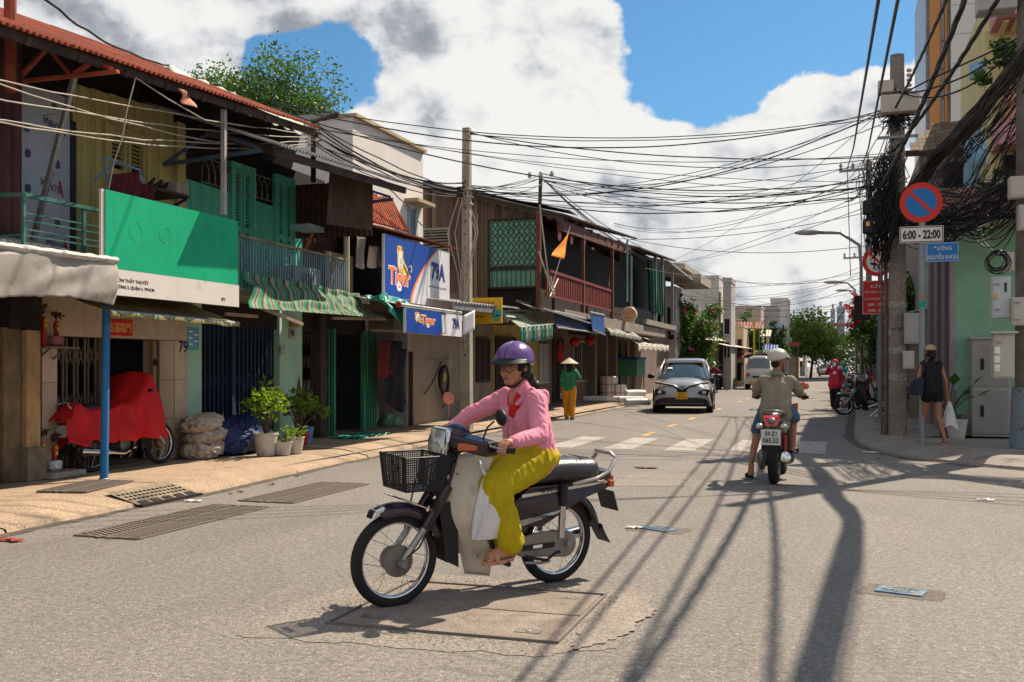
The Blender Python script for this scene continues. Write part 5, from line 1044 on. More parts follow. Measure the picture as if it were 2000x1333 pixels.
GREYW=mat('grey_weathered_wall',(.38,.36,.335),.9,var=.15,scale=.8,dirt=(.2,.18,.16),dirt_amt=.35,dscale=.8,stretch=(1,1,.3));WHW=mat('streaked_white_wall',(.60,.56,.52),.9,var=.1,scale=.5,dirt=(.26,.21,.17),dirt_amt=.4,dscale=.55,stretch=(1.4,1.4,.35));PINKW=mat('dusty_rose_wall',(.46,.35,.28),.9,var=.12,dirt=(.2,.15,.12),dirt_amt=.3);TANW=mat('tan_wall',(.48,.36,.23),.9,var=.15,dirt=(.2,.15,.1),dirt_amt=.3)
block('concrete_house','bare concrete house frame above the steel-barred balcony',1284,1320,560,52,2,GREYW,wins=((.1,.4,.5,.8),(.55,.9,.5,.8)))
a,b=onY(1282,516,51.5),onY(1352,530,51.5);g=thing('roof_slab','two staggered bare concrete roof slabs against the sky','roof',(a.x,51.5,6));MB().box(a.x,a.x+(b.x-a.x)*.8,51.5,57,a.z-.28,a.z).build('slab',CONC,g);MB().box(a.x+.8,b.x+.4,51.7,56,a.z-1.0,a.z-.55).build('slab',CONC,g)
for px in (1284,):p=onY(px,560,52);MB().box(p.x-.15,p.x+.15,52,52.3,3.3,a.z-.3-(.75 if px>1330 else 0)).build('column',CONC,g)
block('weathered_house','tall streaked white house wall with rusty stains behind the bougainvillea',1326,1404,545,62,2.6,WHW,par=.15,wins=())
block('weathered_house','narrow grey end of the streaked white house with a fluted pier',1412,1428,553,61.2,2.5,GREYW,par=.3,wins=((.2,.8,.52,.66),(.2,.8,.3,.44)))
block('far_house','rose-walled house with white pier beyond the streaked white house',1431,1486,603,84,5,PINKW,par=.2,wins=((.1,.35,.5,.75),(.5,.85,.5,.75)))
block('far_house','grey house with dark balcony openings above the white van',1484,1516,604,96,6,GREYW,par=.3,wins=((.2,.8,.62,.75),(.2,.8,.35,.5)))
block('far_house','pale grey tower-like house left of the far tree',1505,1538,590,110,6,WHW,par=.4,wins=((.2,.45,.6,.7),(.55,.8,.6,.7),(.2,.8,.35,.45)))
block('far_house','low tan house in the far row under the tree',1532,1556,650,120,10,TANW,wins=((.2,.45,.5,.75),(.6,.85,.5,.75)))
block('far_house','cream low house at the end of the left row',1545,1572,678,150,10,WHW,wins=((.2,.8,.3,.7),))
for i,(px0,px1,yt,Y,m,lab)in enumerate(((1426,1452,640,70,TANW,'low tan house with rusty lean-to beyond the fluted pier'),(1448,1470,652,76,WHW,'low pale house behind the column-like trees'),(1466,1500,632,88,PINKW,'rose two-storey house over the white van'),(1498,1516,625,100,TANW,'slim tan house with roof rail in the far row'),(1514,1534,660,104,GREYW,'low grey shop in the far row'),(1540,1560,672,132,PINKW,'low rose shop under the dark round-topped tree'))):
 g=block('far_house',lab,px0,px1,yt,Y,4,m,par=.15,wins=((.12,.4,.6,.8),(.55,.88,.6,.8),(.15,.85,.1,.4)));a,b=onY(px0,yt,Y),onY(px1,yt,Y)
 solid(corr((a.x,Y-1.2,a.z*.48),(b.x+.5,Y-1.2,a.z*.48),(0,1.2,.35),14,.03).build('lean_to',[RUST,GALV,CREAM][i%3],g),.02)
 MB().tube([(b.x-.4,Y+.2,a.z),(b.x-.4,Y+.2,a.z+1.2)],.04,5).tube([(a.x+.3,Y,a.z+.5),(b.x,Y,a.z+.5)],.03,5).build('roof_rail',STEEL,g)
rn=random.Random(12)
for i,(px,py,Y)in enumerate(((1375,680,60),(1455,672,80),(1520,690,100),(1546,700,118))):
 g=thing('far_shop',['dim shopfront behind the pillar by the masked rider','brown shopfront row behind the white van','dim shopfront under the far tree','small dark shopfront at the street end'][i],'shop',tuple(onX(px,715,-7.6)[:2])+(0,));y=yX(px,-7.6);d=14 if i<2 else 20
 MB().box(-12,-7.6,y-4,y+d,0,2.9).build('wall',[BRP,TANW,PLAST,BRP][i],g)
 for k in range(4):yy=y-3+k*(d+2)/4;pcx('door',-7.6,-7.57,yy,yy+2,.15,2.3,DARK,g)
 awn=[CREAM,RUST,GALV,CREAM][i];solid(corr((-5.9,y-4,2.5),(-5.9,y+d,2.6),(-1.7,0,.45),30,.02).build('awning',awn,g),.02)
 for k in range(3):yy=y-3+k*(d+2)/3;pcx('post',-6.0,-5.94,yy,yy+.06,0,2.5,STEEL,g)
 # far right and end of street
TREES=[]
def tree(name,label,base,h,cr,n,size,m,group=None,trunk=.16,seed=1,lobes=6,low=.35,cl=.45):
 g=thing(name,label,'tree',tuple(base),group);rn=random.Random(seed);b=V(base)
 top=b+V((rn.uniform(-.3,.3),rn.uniform(-.3,.3),h*.62));cs=[]
 MB().tube([b,b.lerp(top,.5)+V((.1,.05,0)),top],[trunk,trunk*.75,trunk*.45],8).build('trunk',BARK,g,smooth=True)
 mb=MB();fol=MB()
 for i in range(lobes):
  a=i*2.4+rn.random();rad=rn.uniform(.25,.75);c=b+V((math.cos(a)*cr[0]*rad,math.sin(a)*cr[1]*rad,h*(low+(1-low)*rn.uniform(.25,.85))));cs.append(c)
  mb.tube([b.lerp(top,.55),b.lerp(top,.8).lerp(c,.4)+V((0,0,.2)),c],[trunk*.35,trunk*.25,.02],6)
  foliage(fol,c,(cr[0]*.5,cr[1]*.5,h*(1-low)*.24),n//lobes,size,rn,cl)
 for c in cs[:3]:foliage(fol,c.lerp(b+V((0,0,h*.7)),.5),(cr[0]*.5,cr[1]*.5,h*.2),n//12,size,rn,.5)
 mb.build('limbs',BARK,g,smooth=True);fol.build('crown',m,g,fix=False);return g
tree('roof_tree','bright green tree crown rising behind the red and pale roofs',(onX(515,700,-15).x,onX(515,700,-15).y,0),9.7,(1.9,2.3),24000,.105,LEAF,seed=3,lobes=18,low=.5,cl=.34)
p=onY(1555,715,150);tree('street_tree','dark round-topped tree standing above the far left houses',(p.x-1,150,0),9.8,(7,7),3600,.55,LEAFD,seed=5,lobes=11,low=.25)
p=onY(1583,715,118);tree('street_tree','yellow-green tree beside the far left houses',(p.x,118,0),6.2,(3.6,6),3600,.34,LEAFY,seed=6,lobes=11,low=.2)
p=onY(1612,715,190);tree('street_tree','dark tree closing the end of the street',(p.x,190,0),8.5,(7,9),2600,.6,LEAFD,seed=7,lobes=9,low=.15)
for i,(px,Y,h,lab)in enumerate(((1447,78,5.4,'left of two narrow column-like green trees behind the white van'),(1475,76,5.2,'right of two narrow column-like green trees behind the white van'),(1520,90,5.0,'small potted-looking tree by the far grey house'))):
 p=onY(px,715,Y);tree('column_tree',lab,(p.x,Y,0),h,(.8,.8),1200,.22,LEAF,'narrow trees in the far row',seed=20+i,lobes=9,low=.3,trunk=.08)
rn=random.Random(31)
for i,(px,py,Y)in enumerate(((1440,640,75),(1462,655,80),(1490,640,92),(1512,668,103),(1530,676,112),(1550,690,128),(1478,684,84))):
 p=onY(px,py,Y-1.6);g=thing('lean_to_awning',['rust-red','pale','grey','faded green','rusty','cream','blue-grey'][i]+' small awning '+['just past the yellow-edged pillar','beside the column-like trees','over the white van roof','on the slim tan house','on the low grey shop','far down the left row','low behind the white van'][i],'awning',tuple(p),'small awnings in the far row')
 solid(corr((p.x-1.4,p.y,p.z),(p.x+1.6,p.y,p.z-.1),(0,1.5,.5),14,.03).build('sheet',[RUST,CREAM,GALV,GRS,RUST,CREAM,DBT][i],g),.02);MB().tube([(p.x-1.3,p.y+.05,0),(p.x-1.3,p.y+.05,p.z)],.03,5).tube([(p.x+1.5,p.y+.05,0),(p.x+1.5,p.y+.05,p.z-.1)],.03,5).build('post',STEEL,g)
 if i%2==0:q=onY(px+6,py-34,Y);h=thing('antenna',['tallest thin roof mast beyond the pillar','','thin roof mast over the white van','','thin roof mast near the dark tree','','thin roof mast behind the van'][i],'antenna',tuple(q));MB().tube([(q.x,q.y,0),(q.x,q.y,q.z)],.035,5).tube([(q.x-.5,q.y,q.z-.15),(q.x+.5,q.y,q.z-.1)],.02,4).build('mast',STEEL,h)
 # bougainvillea bank
g=thing('bougainvillea','large bougainvillea bush with pink flowers against the streaked white house','plant',tuple(onX(1350,715,-7.4)[:2])+(0,));rn=random.Random(8);fol=MB();fl=MB();st=MB();b0=V(g.location)
for(px,py,r_,n)in ((1330,620,.8,600),(1345,650,1.0,900),(1320,655,.8,500),(1360,670,.9,700),(1345,690,.9,800),(1375,640,.6,350),(1390,612,.4,150),(1325,600,.6,300),(1362,708,.7,500),(1402,605,.25,60),(1335,715,.8,500)):
 c=onX(px,py,-7.0-rn.random()*.8);c.y=b0.y+rn.uniform(-2,2);c=EYE+ray(px,py)*((c.y)/ray(px,py).y);foliage(fol,c,(r_,r_*1.5,r_),int(n*1.3),.2,rn,.5);foliage(fl,c,(r_*1.1,r_*1.3,r_),int(n*.09),.2,rn,.12)
 st.tube([b0+V((0,0,.1)),b0.lerp(c,.6)+V((0,0,.4)),c],[.05,.03,.01],5)
fol.build('foliage',LEAF,g,fix=False);fl.build('flowers',mat('magenta_flower',(.65,.04,.22),.6,var=.2),g,fix=False);st.build('stems',BARK,g)
# towers on the horizon
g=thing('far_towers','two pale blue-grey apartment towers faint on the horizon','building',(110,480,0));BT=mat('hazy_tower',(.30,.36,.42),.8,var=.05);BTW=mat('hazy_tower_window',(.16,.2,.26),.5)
for px0,px1,py in ((1622,1631,604),(1634,1650,599)):
 a,b=onY(px0,py,480),onY(px1,py,480);MB().box(a.x,b.x,480,496,0,a.z).build('tower',BT,g);MB().box(a.x+(b.x-a.x)*.3,a.x+(b.x-a.x)*.7,484,492,a.z+.01,a.z+2.5).build('roof_plant',BT,g)
 for k in range(9):pcx('window_band',a.x+.4,b.x-.4,479.9,479.98,a.z-3-k*2.9,a.z-1.6-k*2.9,BTW,g)
pcx('red_band',onY(1620,640,478).x,onY(1652,640,478).x,477,479.5,onY(1620,636,478).z-.5,onY(1620,632,478).z,mat('dull_red',(.3,.12,.11),.8),g)
# distant hedge of roofs and trees to the horizon so that the street end closes
rn=random.Random(44)
for i in range(9):
 Y=175+i*14;side=-1 if i%2 else 1;x=(-7.5-rn.random()*3)if side<0 else(4+rn.random()*3);h=rn.uniform(3.2,6.5);m=rn.choice([GREYW,TANW,WHW,PINKW]);g=thing('far_house',rn.choice(['small','tall','low','plain'])+' far '+['left','right'][side>0]+' house number %d from the street end, barely visible'%(9-i),'house',(x,Y,0),'houses at the far end of the street')
 g['label']=['first','second','third','fourth','fifth','sixth','seventh','eighth','ninth'][i]+' plain house past the street trees, counting away from the camera'
 MB().box(x-(7 if side<0 else 0),x+(0 if side<0 else 7),Y,Y+10,0,h).build('wall',m,g);pcx('window',x-(3 if side<0 else-1),x-(1.5 if side<0 else-2.5),Y-.05,Y-.01,h*.5,h*.8,DARK,g)
tree('street_tree','dense dark tree on the right side at the street end',(9,150,0),9,(6,8),2600,.55,LEAFD,seed=9,lobes=9,low=.15)
tree('street_tree','mid-green tree leaning over the far right footpath',(4.5,95,0),6.5,(3.4,6),2600,.34,LEAFD,seed=10,lobes=10,low=.2)
# right side
XR,YM=1.95,20.6
MINTW=mat('mint_green_wall',(.26,.46,.32),.85,var=.07,scale=1.2,bump=.12,dirt=(.16,.24,.17),dirt_amt=.25,dscale=1.5);LILAC=mat('lilac_grey_wall',(.36,.31,.335),.85,var=.08,bump=.12,dirt=(.2,.18,.18),dirt_amt=.25);LILD=mat('dark_mauve_stripe',(.17,.14,.15),.85,var=.08)
g=thing('corner_building','corner building with mint green end wall and lilac street side with mauve piers','building',(4,23,.12))
zt=onY(1920,452,YM).z
MB().box(XR+.1,9,YM,YM+9,.1,zt).build('mint_wall',MINTW,g);MB().box(XR+.09,9,YM-.02,YM-.001,.12,.5).build('grey_dado',LILAC,g)
MB().box(XR+.02,XR+.099,YM-.003,YM+5.5,.1,zt).build('lilac_wall',LILAC,g)
for ya,yb_ in ((.35,.95),(1.9,2.6),(3.6,4.3)):pcx('pier',XR-.06,XR+.02,YM+ya,YM+yb_,.12,zt-.1,LILD,g)
MB().box(XR-.02,XR+.02,YM+1.35,YM+1.5,1.9,2.2).build('wall_light',BLACKM,g)
pcx('corner_post',XR+.0,XR+.085,YM-.06,YM-.004,.12,.95,mat('grey_post_base',(.22,.2,.2),.9),g)
a,b=onY(1846,437,YM-.9),onY(2030,412,YM-.9)
solid(corr((XR-.55,YM-.9,zt+.02),(XR+5.0,YM-.9,zt+.14),(0,3.2,.75),60,.02).build('roof_sheet',mat('pale_roof_sheet',(.44,.42,.38),.5,.2,var=.15,dirt=(.25,.17,.12),dirt_amt=.35),g),.006)
solid(corr((XR-.5,YM-.6,zt+.2),(XR+5.0,YM-.6,zt+.3),(0,3.4,1.05),60,.02).build('roof_sheet',mat('old_red_sheet',(.25,.10,.06),.7,var=.2),g),.006)
# electrical cabinets
CAB=mat('cabinet_grey',(.36,.345,.32),.55,.1,var=.08,bump=.05,dirt=(.22,.19,.16),dirt_amt=.25);CABW=mat('cabinet_pale',(.46,.42,.37),.5,var=.06,dirt=(.3,.25,.2),dirt_amt=.2)
p0,p1=onY(1898,850,YM-.45),onY(1976,850,YM-.45);g=thing('electric_cabinet','tall ribbed grey two-tier cabinet standing against the mint wall','cabinet',(p0.x,YM-.5,.12));z1=onY(1898,664,YM-.45).z;zm=onY(1898,756,YM-.45).z
MB().box(p0.x,p1.x,YM-.42,YM-.03,.12,z1).build('body',CAB,g,bevel=.01);MB().box(p0.x-.03,p1.x+.03,YM-.47,YM-.02,z1+.001,z1+.05).build('cap',CAB,g,bevel=.01)
for za,zb_ in ((.18,zm-.03),(zm+.02,z1-.05)):
 d=MB().box(p0.x+.02,p1.x-.02,YM-.45,YM-.421,za,zb_).build('door',CAB,g,bevel=.005)
 for i in range(16):x=p0.x+.05+(p1.x-p0.x-.1)*(i+.5)/16;pcx('rib',x-.008,x+.008,YM-.462,YM-.451,za+.03,zb_-.03,CAB,d)
 pcx('handle',p0.x+.14,p0.x+.2,YM-.48,YM-.46,(za+zb_)/2-.1,(za+zb_)/2+.1,BLACKM,d)
GRAF=mat('faded_blue_paint',(.16,.24,.42),.7,var=.3,scale=20)
for(u,z,w_)in ((.45,z1-.2,.4),(.6,.95,.5)):text('KHOAN CAT' if z>1 else '0903 5520',w_,.09,frame_M(V((p0.x+(p1.x-p0.x)*u,YM-.465,z)),(1,0,0),(0,0,1)),GRAF,g,bold=.01)if False else None
# poles
POLEM=mat('spun_concrete',(.205,.175,.15),.9,var=.15,scale=2,bump=.25,dirt=(.34,.31,.28),dirt_amt=.18,dscale=3,grain=50)
P1=V((1.02,20.3,.12));P2=V((2.74,17.5,.12))
g=thing('utility_pole','thick round concrete pole on the corner footpath smothered in black cables','utility pole',tuple(P1))
MB().tube([P1,P1+V((.0,0,3.5)),P1+V((.0,0,7.05))],[.17,.15,.125],24).build('shaft',POLEM,g,smooth=40)
MB().tube([P1+V((-.2,-.04,0)),P1+V((-.2,-.02,4.2))],.035,8).build('conduit',mat('brown_conduit',(.12,.085,.065),.7),g);MB().tube([P1+V((-.27,0,0)),P1+V((-.27,0,3.9))],.02,8).build('conduit',MATS['brown_conduit'],g)
for z,w in ((1.85,.11),(1.5,.13),(1.0,.12),(2.35,.12)):MB().tube([P1+V((0,0,z)),P1+V((0,0,z+w))],.169,20,cap=False).build('torn_sticker',mat('torn_paper',(.27,.25,.23),.8,var=.4,scale=18),g)
text('KCBT',.2,.07,frame_M(P1+V((-.0,-.172,1.95)),(1,0,0),(0,0,1)),INK,g,bold=.01)
g=thing('utility_pole','patched concrete pole cut by the right edge of the picture, hung with meter boxes','utility pole',tuple(P2))
MB().tube([P2,P2+V((0,0,9.3))],[.16,.11],24).build('shaft',mat('dark_pole_concrete',(.13,.115,.10),.9,var=.25,scale=3,bump=.3,dirt=(.25,.23,.21),dirt_amt=.15),g,smooth=40)
MB().tube([P2+V((0,0,.0)),P2+V((0,0,.95))],[.24,.2],12).build('painted_base',mat('flaking_blue_base',(.20,.25,.30),.9,var=.3,scale=6,bump=.5,dirt=(.1,.08,.06),dirt_amt=.5,dscale=6),g,smooth=40)
g3=thing('junction_box','grey transformer box high on the pole at the right edge','box',tuple(P2+V((-.3,0,7.0))));MB().box(P2.x-.7,P2.x-.14,P2.y-.2,P2.y+.2,6.9,7.4).build('casing',CAB,g3,bevel=.02);MB().box(P2.x-.55,P2.x-.2,P2.y-.1,P2.y+.1,7.401,7.55).build('lid',CAB,g3)
def ebox(label,px0,py0,px1,py1,Y,m=CABW,latch=True,dep=.22,door=True):
 a,b=onY(px0,py0,Y),onY(px1,py1,Y);g=thing('meter_box',label,'meter box',(a.x,Y,b.z));MB().box(a.x,b.x,Y,Y+dep,b.z,a.z).build('casing',m,g,bevel=.012)
 if door:MB().box(a.x+.02,b.x-.02,Y-.014,Y-.001,b.z+.03,a.z-.03).build('door',m,g,bevel=.004)
 if latch:
  for z in (b.z+(a.z-b.z)*.2,b.z+(a.z-b.z)*.8):pcx('latch',a.x+.03,a.x+.1,Y-.03,Y-.014,z-.012,z+.012,STEEL,g)
 return g,a,b
gx,a,b=ebox('white locked meter box with hinges, upper of the boxes beside the mint wall',1938,540,1975,622,17.3,mat('box_blue_white',(.47,.49,.5),.4,.1,var=.05));pcx('padlock',a.x+.01,a.x+.06,17.25,17.28,(a.z+b.z)/2-.03,(a.z+b.z)/2+.05,mat('brass',(.5,.33,.06),.4,.8),gx);pcx('slot',a.x+.17,a.x+.2,17.27,17.285,(a.z+b.z)/2+.08,(a.z+b.z)/2+.22,BLACKM,gx)
gx,a,b=ebox('large cream box with paper notices below the white locked box',1940,652,1982,739,16.9,CABW);
for z in (.15,.35,.55):pcx('notice',a.x+.015,a.x+.09,16.87,16.884,b.z+(a.z-b.z)*z,b.z+(a.z-b.z)*(z+.15),WHITE,gx)
MB().box(a.x-.04,b.x+.04,16.82,17.16,a.z+.001,a.z+.03).build('rain_hood',CABW,gx)
ebox('beige square box at the right edge beside the white locked box',1977,581,2012,636,17.1,CABW)[0];ebox('small beige splitter box under the cable coil',1962,493,1981,529,17.3,CABW,False);ebox('beige terminal box high at the right edge',1972,345,2010,385,17.1,CABW,False);ebox('second beige terminal box at the right edge, lower one',1990,400,2015,448,17.1,CABW,False)
gx,a,b=ebox('scratched grey meter box tilted on the thick pole',1766,612,1798,672,20.0,CAB,False,.35);ebox('small grey fuse box low on the thick pole',1764,686,1786,721,19.9,CABW,False,.2)
for z in (6.25,6.52):g3=thing('junction_box',['lower','upper'][z>6.3]+' pale cable box high on the thick pole','box',tuple(P1+V((0,-.2,z))));MB().box(P1.x-.3+(.0 if z<6.3 else-.05),P1.x+(.36 if z<6.3 else-.08),P1.y-.42,P1.y-.14,z-.12-(.1 if z<6.3 else 0),z+.1).build('casing',CABW,g3,bevel=.015)
gx=thing('cable_coil','coil of spare black cable hanging beside the white locked box','cable',tuple(onY(1948,510,17.3)));c=onY(1948,512,17.25)
for k in range(9):MB().torus(c+V((rnd.uniform(-.03,.03),-.01*k,rnd.uniform(-.03,.03))),.12+.012*(k%5),.008,(rnd.uniform(-.1,.1),1,rnd.uniform(-.1,.1)),28,5).build('cable_loop',WIRE,gx)
# signs
RED=mat('sign_red',(.62,.03,.015),.4,var=.05,bump=0);BLU=mat('sign_blue',(.01,.16,.45),.4,var=.05,bump=0);SWH=mat('sign_face_white',(.68,.66,.62),.45,var=.04,bump=0)
def disc(g,c,r0,r1,m,e,name,n=48,th=.004):
 mb=MB()
 for i in range(n):
  a,b=2*PI*i/n,2*PI*(i+1)/n;q=[V((c.x+r*math.cos(t),c.y-e,c.z+r*math.sin(t)))for r,t in ((r0,a),(r1,a),(r1,b),(r0,b))]
  mb.add(q+[p+V((0,th,0))for p in q],[(0,1,2,3),(7,6,5,4),(1,5,6,2),(0,3,7,4)])
 return mb.build(name,m,g)
Ys=18.1;p=onY(1800,870,Ys)
g=thing('no_parking_post','tall post with blue and red no parking disc above an hours plate','traffic sign',(p.x,Ys,.12))
c=onY(1799,396,Ys-.05);rr=(onY(1841,396,Ys).x-onY(1757,396,Ys).x)/2;xp=onY(1801,500,Ys).x
MB().tube([(xp,Ys,.12),(xp,Ys,c.z+rr*.6)],.05,16).build('post',mat('grey_post_paint',(.25,.28,.3),.5,.4,var=.12,dirt=(.14,.09,.06),dirt_amt=.2),g,smooth=40)
f_=disc(g,c,.0,rr,RED,.0,'disc',th=.012);disc(g,c,.0,rr*.72,BLU,.003,'blue_field',th=.002)
d=V((1,0,-1)).normalized();w_=V((1,0,1)).normalized()*rr*.085;MB().prism([c+V((0,-.0065,0))-d*rr*.73-w_,c+V((0,-.0065,0))+d*rr*.73-w_,c+V((0,-.0065,0))+d*rr*.73+w_,c+V((0,-.0065,0))-d*rr*.73+w_],(0,.002,0)).build('slash',RED,g)
for dz in (-.2,.2):MB().lathe([(.012,0),(.01,.005)],8,c+V((0,-.007,dz)),(0,-1,0)).build('bolt',STEEL,g)
def plate(g,px0,py0,px1,py1,Y,m,border=None,bw=.012,name='plate'):
 a,b=onY(px0,py0,Y),onY(px1,py1,Y);x0,x1,z0,z1=a.x,b.x,b.z,a.z;MB().box(x0,x1,Y,Y+.012,z0,z1).build(name,m,g,bevel=.002)
 if border:
  for(p,q,r_,s)in ((x0+.01,x1-.01,z0+.01,z0+.01+bw),(x0+.01,x1-.01,z1-.01-bw,z1-.01),(x0+.01,x0+.01+bw,z0+.01+bw,z1-.01-bw),(x1-.01-bw,x1-.01,z0+.01+bw,z1-.01-bw)):pcx('border',p,q,Y-.003,Y-.0005,r_,s,border,g)
 return x0,x1,z0,z1
def tx(g,s,x0,x1,z0,z1,u,v,w,h,Y,m,bold=.02):return text(s,(x1-x0)*w,(z1-z0)*h,frame_M(V((x0+(x1-x0)*u,Y-.004,z0+(z1-z0)*v)),(1,0,0),(0,0,1)),m,g,bold=bold)
q=plate(g,1757,444,1843,473,Ys-.07,SWH,INK);tx(g,'6:00 - 22:00',*q,.5,.5,.86,.56,Ys-.07,INK,.035)
g2=thing('street_name_sign','blue street name plate below the 6:00-22:00 plate','street sign',(p.x+.3,Ys,3));q=plate(g2,1809,475,1873,511,Ys-.06,BLU,SWH,.006);tx(g2,'ĐƯỜNG',*q,.5,.72,.55,.24,Ys-.06,SWH,.012);tx(g2,'NGUYỄN KHOÁI',*q,.5,.30,.9,.34,Ys-.06,SWH,.006)
MB().box(q[0]-.03,q[0]+.0,Ys-.06,Ys-.02,q[2],q[3]).build('clamp',STEEL,g2)
# graffiti bands and paint on the post
for z,w_,m in ((2.35,.12,mat('teal_spray',(.02,.35,.25),.6,var=.4,scale=30)),(2.5,.05,mat('orange_tape',(.45,.2,.06),.6))):MB().tube([(xp,Ys,z),(xp,Ys,z+w_)],.052,16,cap=False).build('tape',m,g)
Yc=24.6;p=onY(1719,826,Yc)
g=thing('no_carts_post','round no three-wheelers sign above a red prohibition board on a grey post','traffic sign',(p.x,Yc,.12));xp=p.x
c=onY(1715,511,Yc-.05);rr=(onY(1746,511,Yc).x-onY(1684,511,Yc).x)/2;z0=onY(1719,630,Yc).z
MB().tube([(xp,Yc,.12),(xp,Yc,c.z+rr*.8)],.05,12).build('post',mat('blue_grey_post',(.16,.2,.24),.5,.3,var=.15),g,smooth=40);MB().tube([(xp,Yc,.12),(xp,Yc,.2)],.12,12).build('foot',STEEL,g)
disc(g,c,0,rr,RED,0,'disc',th=.012);disc(g,c,0,rr*.74,SWH,.003,'white_field',th=.002)
# cart emblem: body, wheels
K=lambda u,v:c+V((u*rr,-.006,v*rr))
MB().prism([K(-.5,-.05),K(-.1,-.1),K(-.05,-.3),K(-.45,-.22)],(0,.002,0)).build('cart_emblem',INK,g);MB().prism([K(.0,-.2),K(.3,.02),K(.55,.1),K(.5,.02),K(.35,-.08),K(.25,-.25)],(0,.002,0)).build('cycle_emblem',INK,g)
for u,v,r_ in ((-.12,-.38,.16),(.12,-.35,.15),(.45,-.3,.15)):MB().torus(K(u,v),r_*rr,.008,(0,1,0),20,5).build('wheel_emblem',INK,g)
w_=V((1,0,1)).normalized()*rr*.085;MB().prism([c+V((0,-.009,0))-d*rr*.76-w_,c+V((0,-.009,0))+d*rr*.76-w_,c+V((0,-.009,0))+d*rr*.76+w_,c+V((0,-.009,0))-d*rr*.76+w_],(0,.002,0)).build('slash',RED,g)
q=plate(g,1684,549,1741,614,Yc-.06,mat('board_red',(.5,.02,.02),.45,var=.05),SWH,.008,'prohibition_board')
for s,v,w_,h_ in (('CẤM',.85,.42,.13),('CÁC LOẠI XE 03 BÁNH',.66,.84,.085),('VÀ XE THÔ SƠ ĐỖ BÁN',.47,.88,.085),('5:00 - 13:00',.29,.62,.08),('16:00 - 22:00',.12,.62,.08)):tx(g,s,*q,.5,v,w_,h_,Yc-.06,SWH,.014)
q=plate(g,1688,600,1712,545,Yc,mat('green_backing',(.03,.3,.12),.5))if False else None
ga=thing('shop_signs','black lightbox sign standing behind the red prohibition board','sign',tuple(onY(1690,610,27)));a,b=onY(1668,578,27),onY(1700,625,27);MB().box(a.x,b.x,27,27.2,b.z,a.z).build('box',BLACKM,ga,bevel=.01)
# buildings up the right side, behind the corner
g=thing('tiled_roof_house','old house with brown clay tile roof behind the cable tangle','house',(4,27.5,0));Yt=27.5
MB().box(1.9,7.5,Yt,Yt+6,.1,onY(1850,300,Yt).z).build('wall',PLAST,g);ROOFT=mat('clay_tiles',(.17,.12,.085),.9,var=.3,scale=3,island=.25);zE=onY(1850,292,Yt-.4).z;zR=zE+1.0
for i in range(26):
 for j in range(7):
  x=1.55+i*.2;t=j/7;y=Yt-.6+t*1.6;z=zE+t*(zR-zE)
  if x>1.55+(.9*t):pc('roof_tile',(x,y,z+.02*(i%2)),(.19,.27,.035),ROOFT,g,rot=(R(31),0,0))
MB().beam((1.5,Yt-.65,zE-.1),(6.8,Yt-.65,zE-.1),.08,.14).build('eave_board',DKWOOD,g);MB().box(2.0,6.8,Yt-.55,Yt-.01,zE-1.3,zE-.15).build('upper_wall',mat('dim_plaster',(.2,.17,.14),.9,var=.2),g)
for x in (2.4,3.6):w=pcx('window',x,x+.8,Yt-.58,Yt-.56,zE-1.1,zE-.35,DARK,g)
# pastel house at the right edge
g=thing('pastel_house','tall pink, yellow and blue balcony house rising at the right edge','house',(5,30,0));Yp=24.0
PK=mat('pink_plaster',(.50,.24,.24),.85,var=.08);YP=mat('pale_yellow_plaster',(.55,.46,.22),.85,var=.08);BP=mat('sky_blue_plaster',(.22,.38,.52),.85,var=.08);OP=mat('salmon_plaster',(.52,.26,.17),.85,var=.08)
def fz(py,Y=Yp):return onY(1950,py,Y).z
def fx(px,Y=Yp):return onY(px,300,Y).x
MB().box(fx(1938),fx(1938)+6,Yp,Yp+6,0,fz(-40)).build('wall',YP,g)
for(px,t,b_,m,o)in ((1932,30,65,PK,1.2),(1960,190,255,OP,1.0),(1935,255,300,PK,.9),(1922,60,130,YP,.0)):MB().box(fx(px),fx(px)+6,Yp-o-.002*px/100,Yp-.001,fz(b_),fz(t)).build('balcony_wall',m,g,bevel=.02)
for k in range(3):c=V((fx(1950)+k*.28,Yp-1.24,fz(44)));MB().prism([c+V((-.1,0,0)),c+V((0,0,-.14)),c+V((.1,0,0)),c+V((0,0,.14))],(0,.01,0)).build('diamond_relief',WHITE,g)
for i in range(7):pcx('soffit_slat',fx(1945)+.02+i*.22,fx(1945)+.12+i*.22,Yp-1.0,Yp-.1,fz(72),fz(69),YP,g)
for(px0,px1,t,b_)in ((1968,1995,95,185),(1960,1995,305,420)):pcx('window',fx(px0),fx(px1),Yp-.03,Yp-.005,fz(b_),fz(t),DARK,g)
gb=thing('blue_balcony','pale blue curved balcony fronts stacked on the house behind the cable tangle','balcony',(3.6,25,4))
Yb=25.5
for(t,b_)in ((120,160),(265,330),(390,425)):
 x0=onY(1895,300,Yb).x;z0,z1=onY(1900,b_,Yb).z,onY(1900,t,Yb).z
 mb=MB();mb.grid(lambda u,v:V((x0+1.6*u,Yb-.9*math.sin(PI*.5*min(1,u*1.6+.1)),z0+(z1-z0)*v*(.75+.25*u))),12,2);solid(mb.build('balcony_front',BP,gb,smooth=True),.08)
MB().box(onY(1890,300,26).x,onY(1890,300,26).x+.5,26,27,0,onY(1890,250,26).z).build('pilaster',BP,gb)
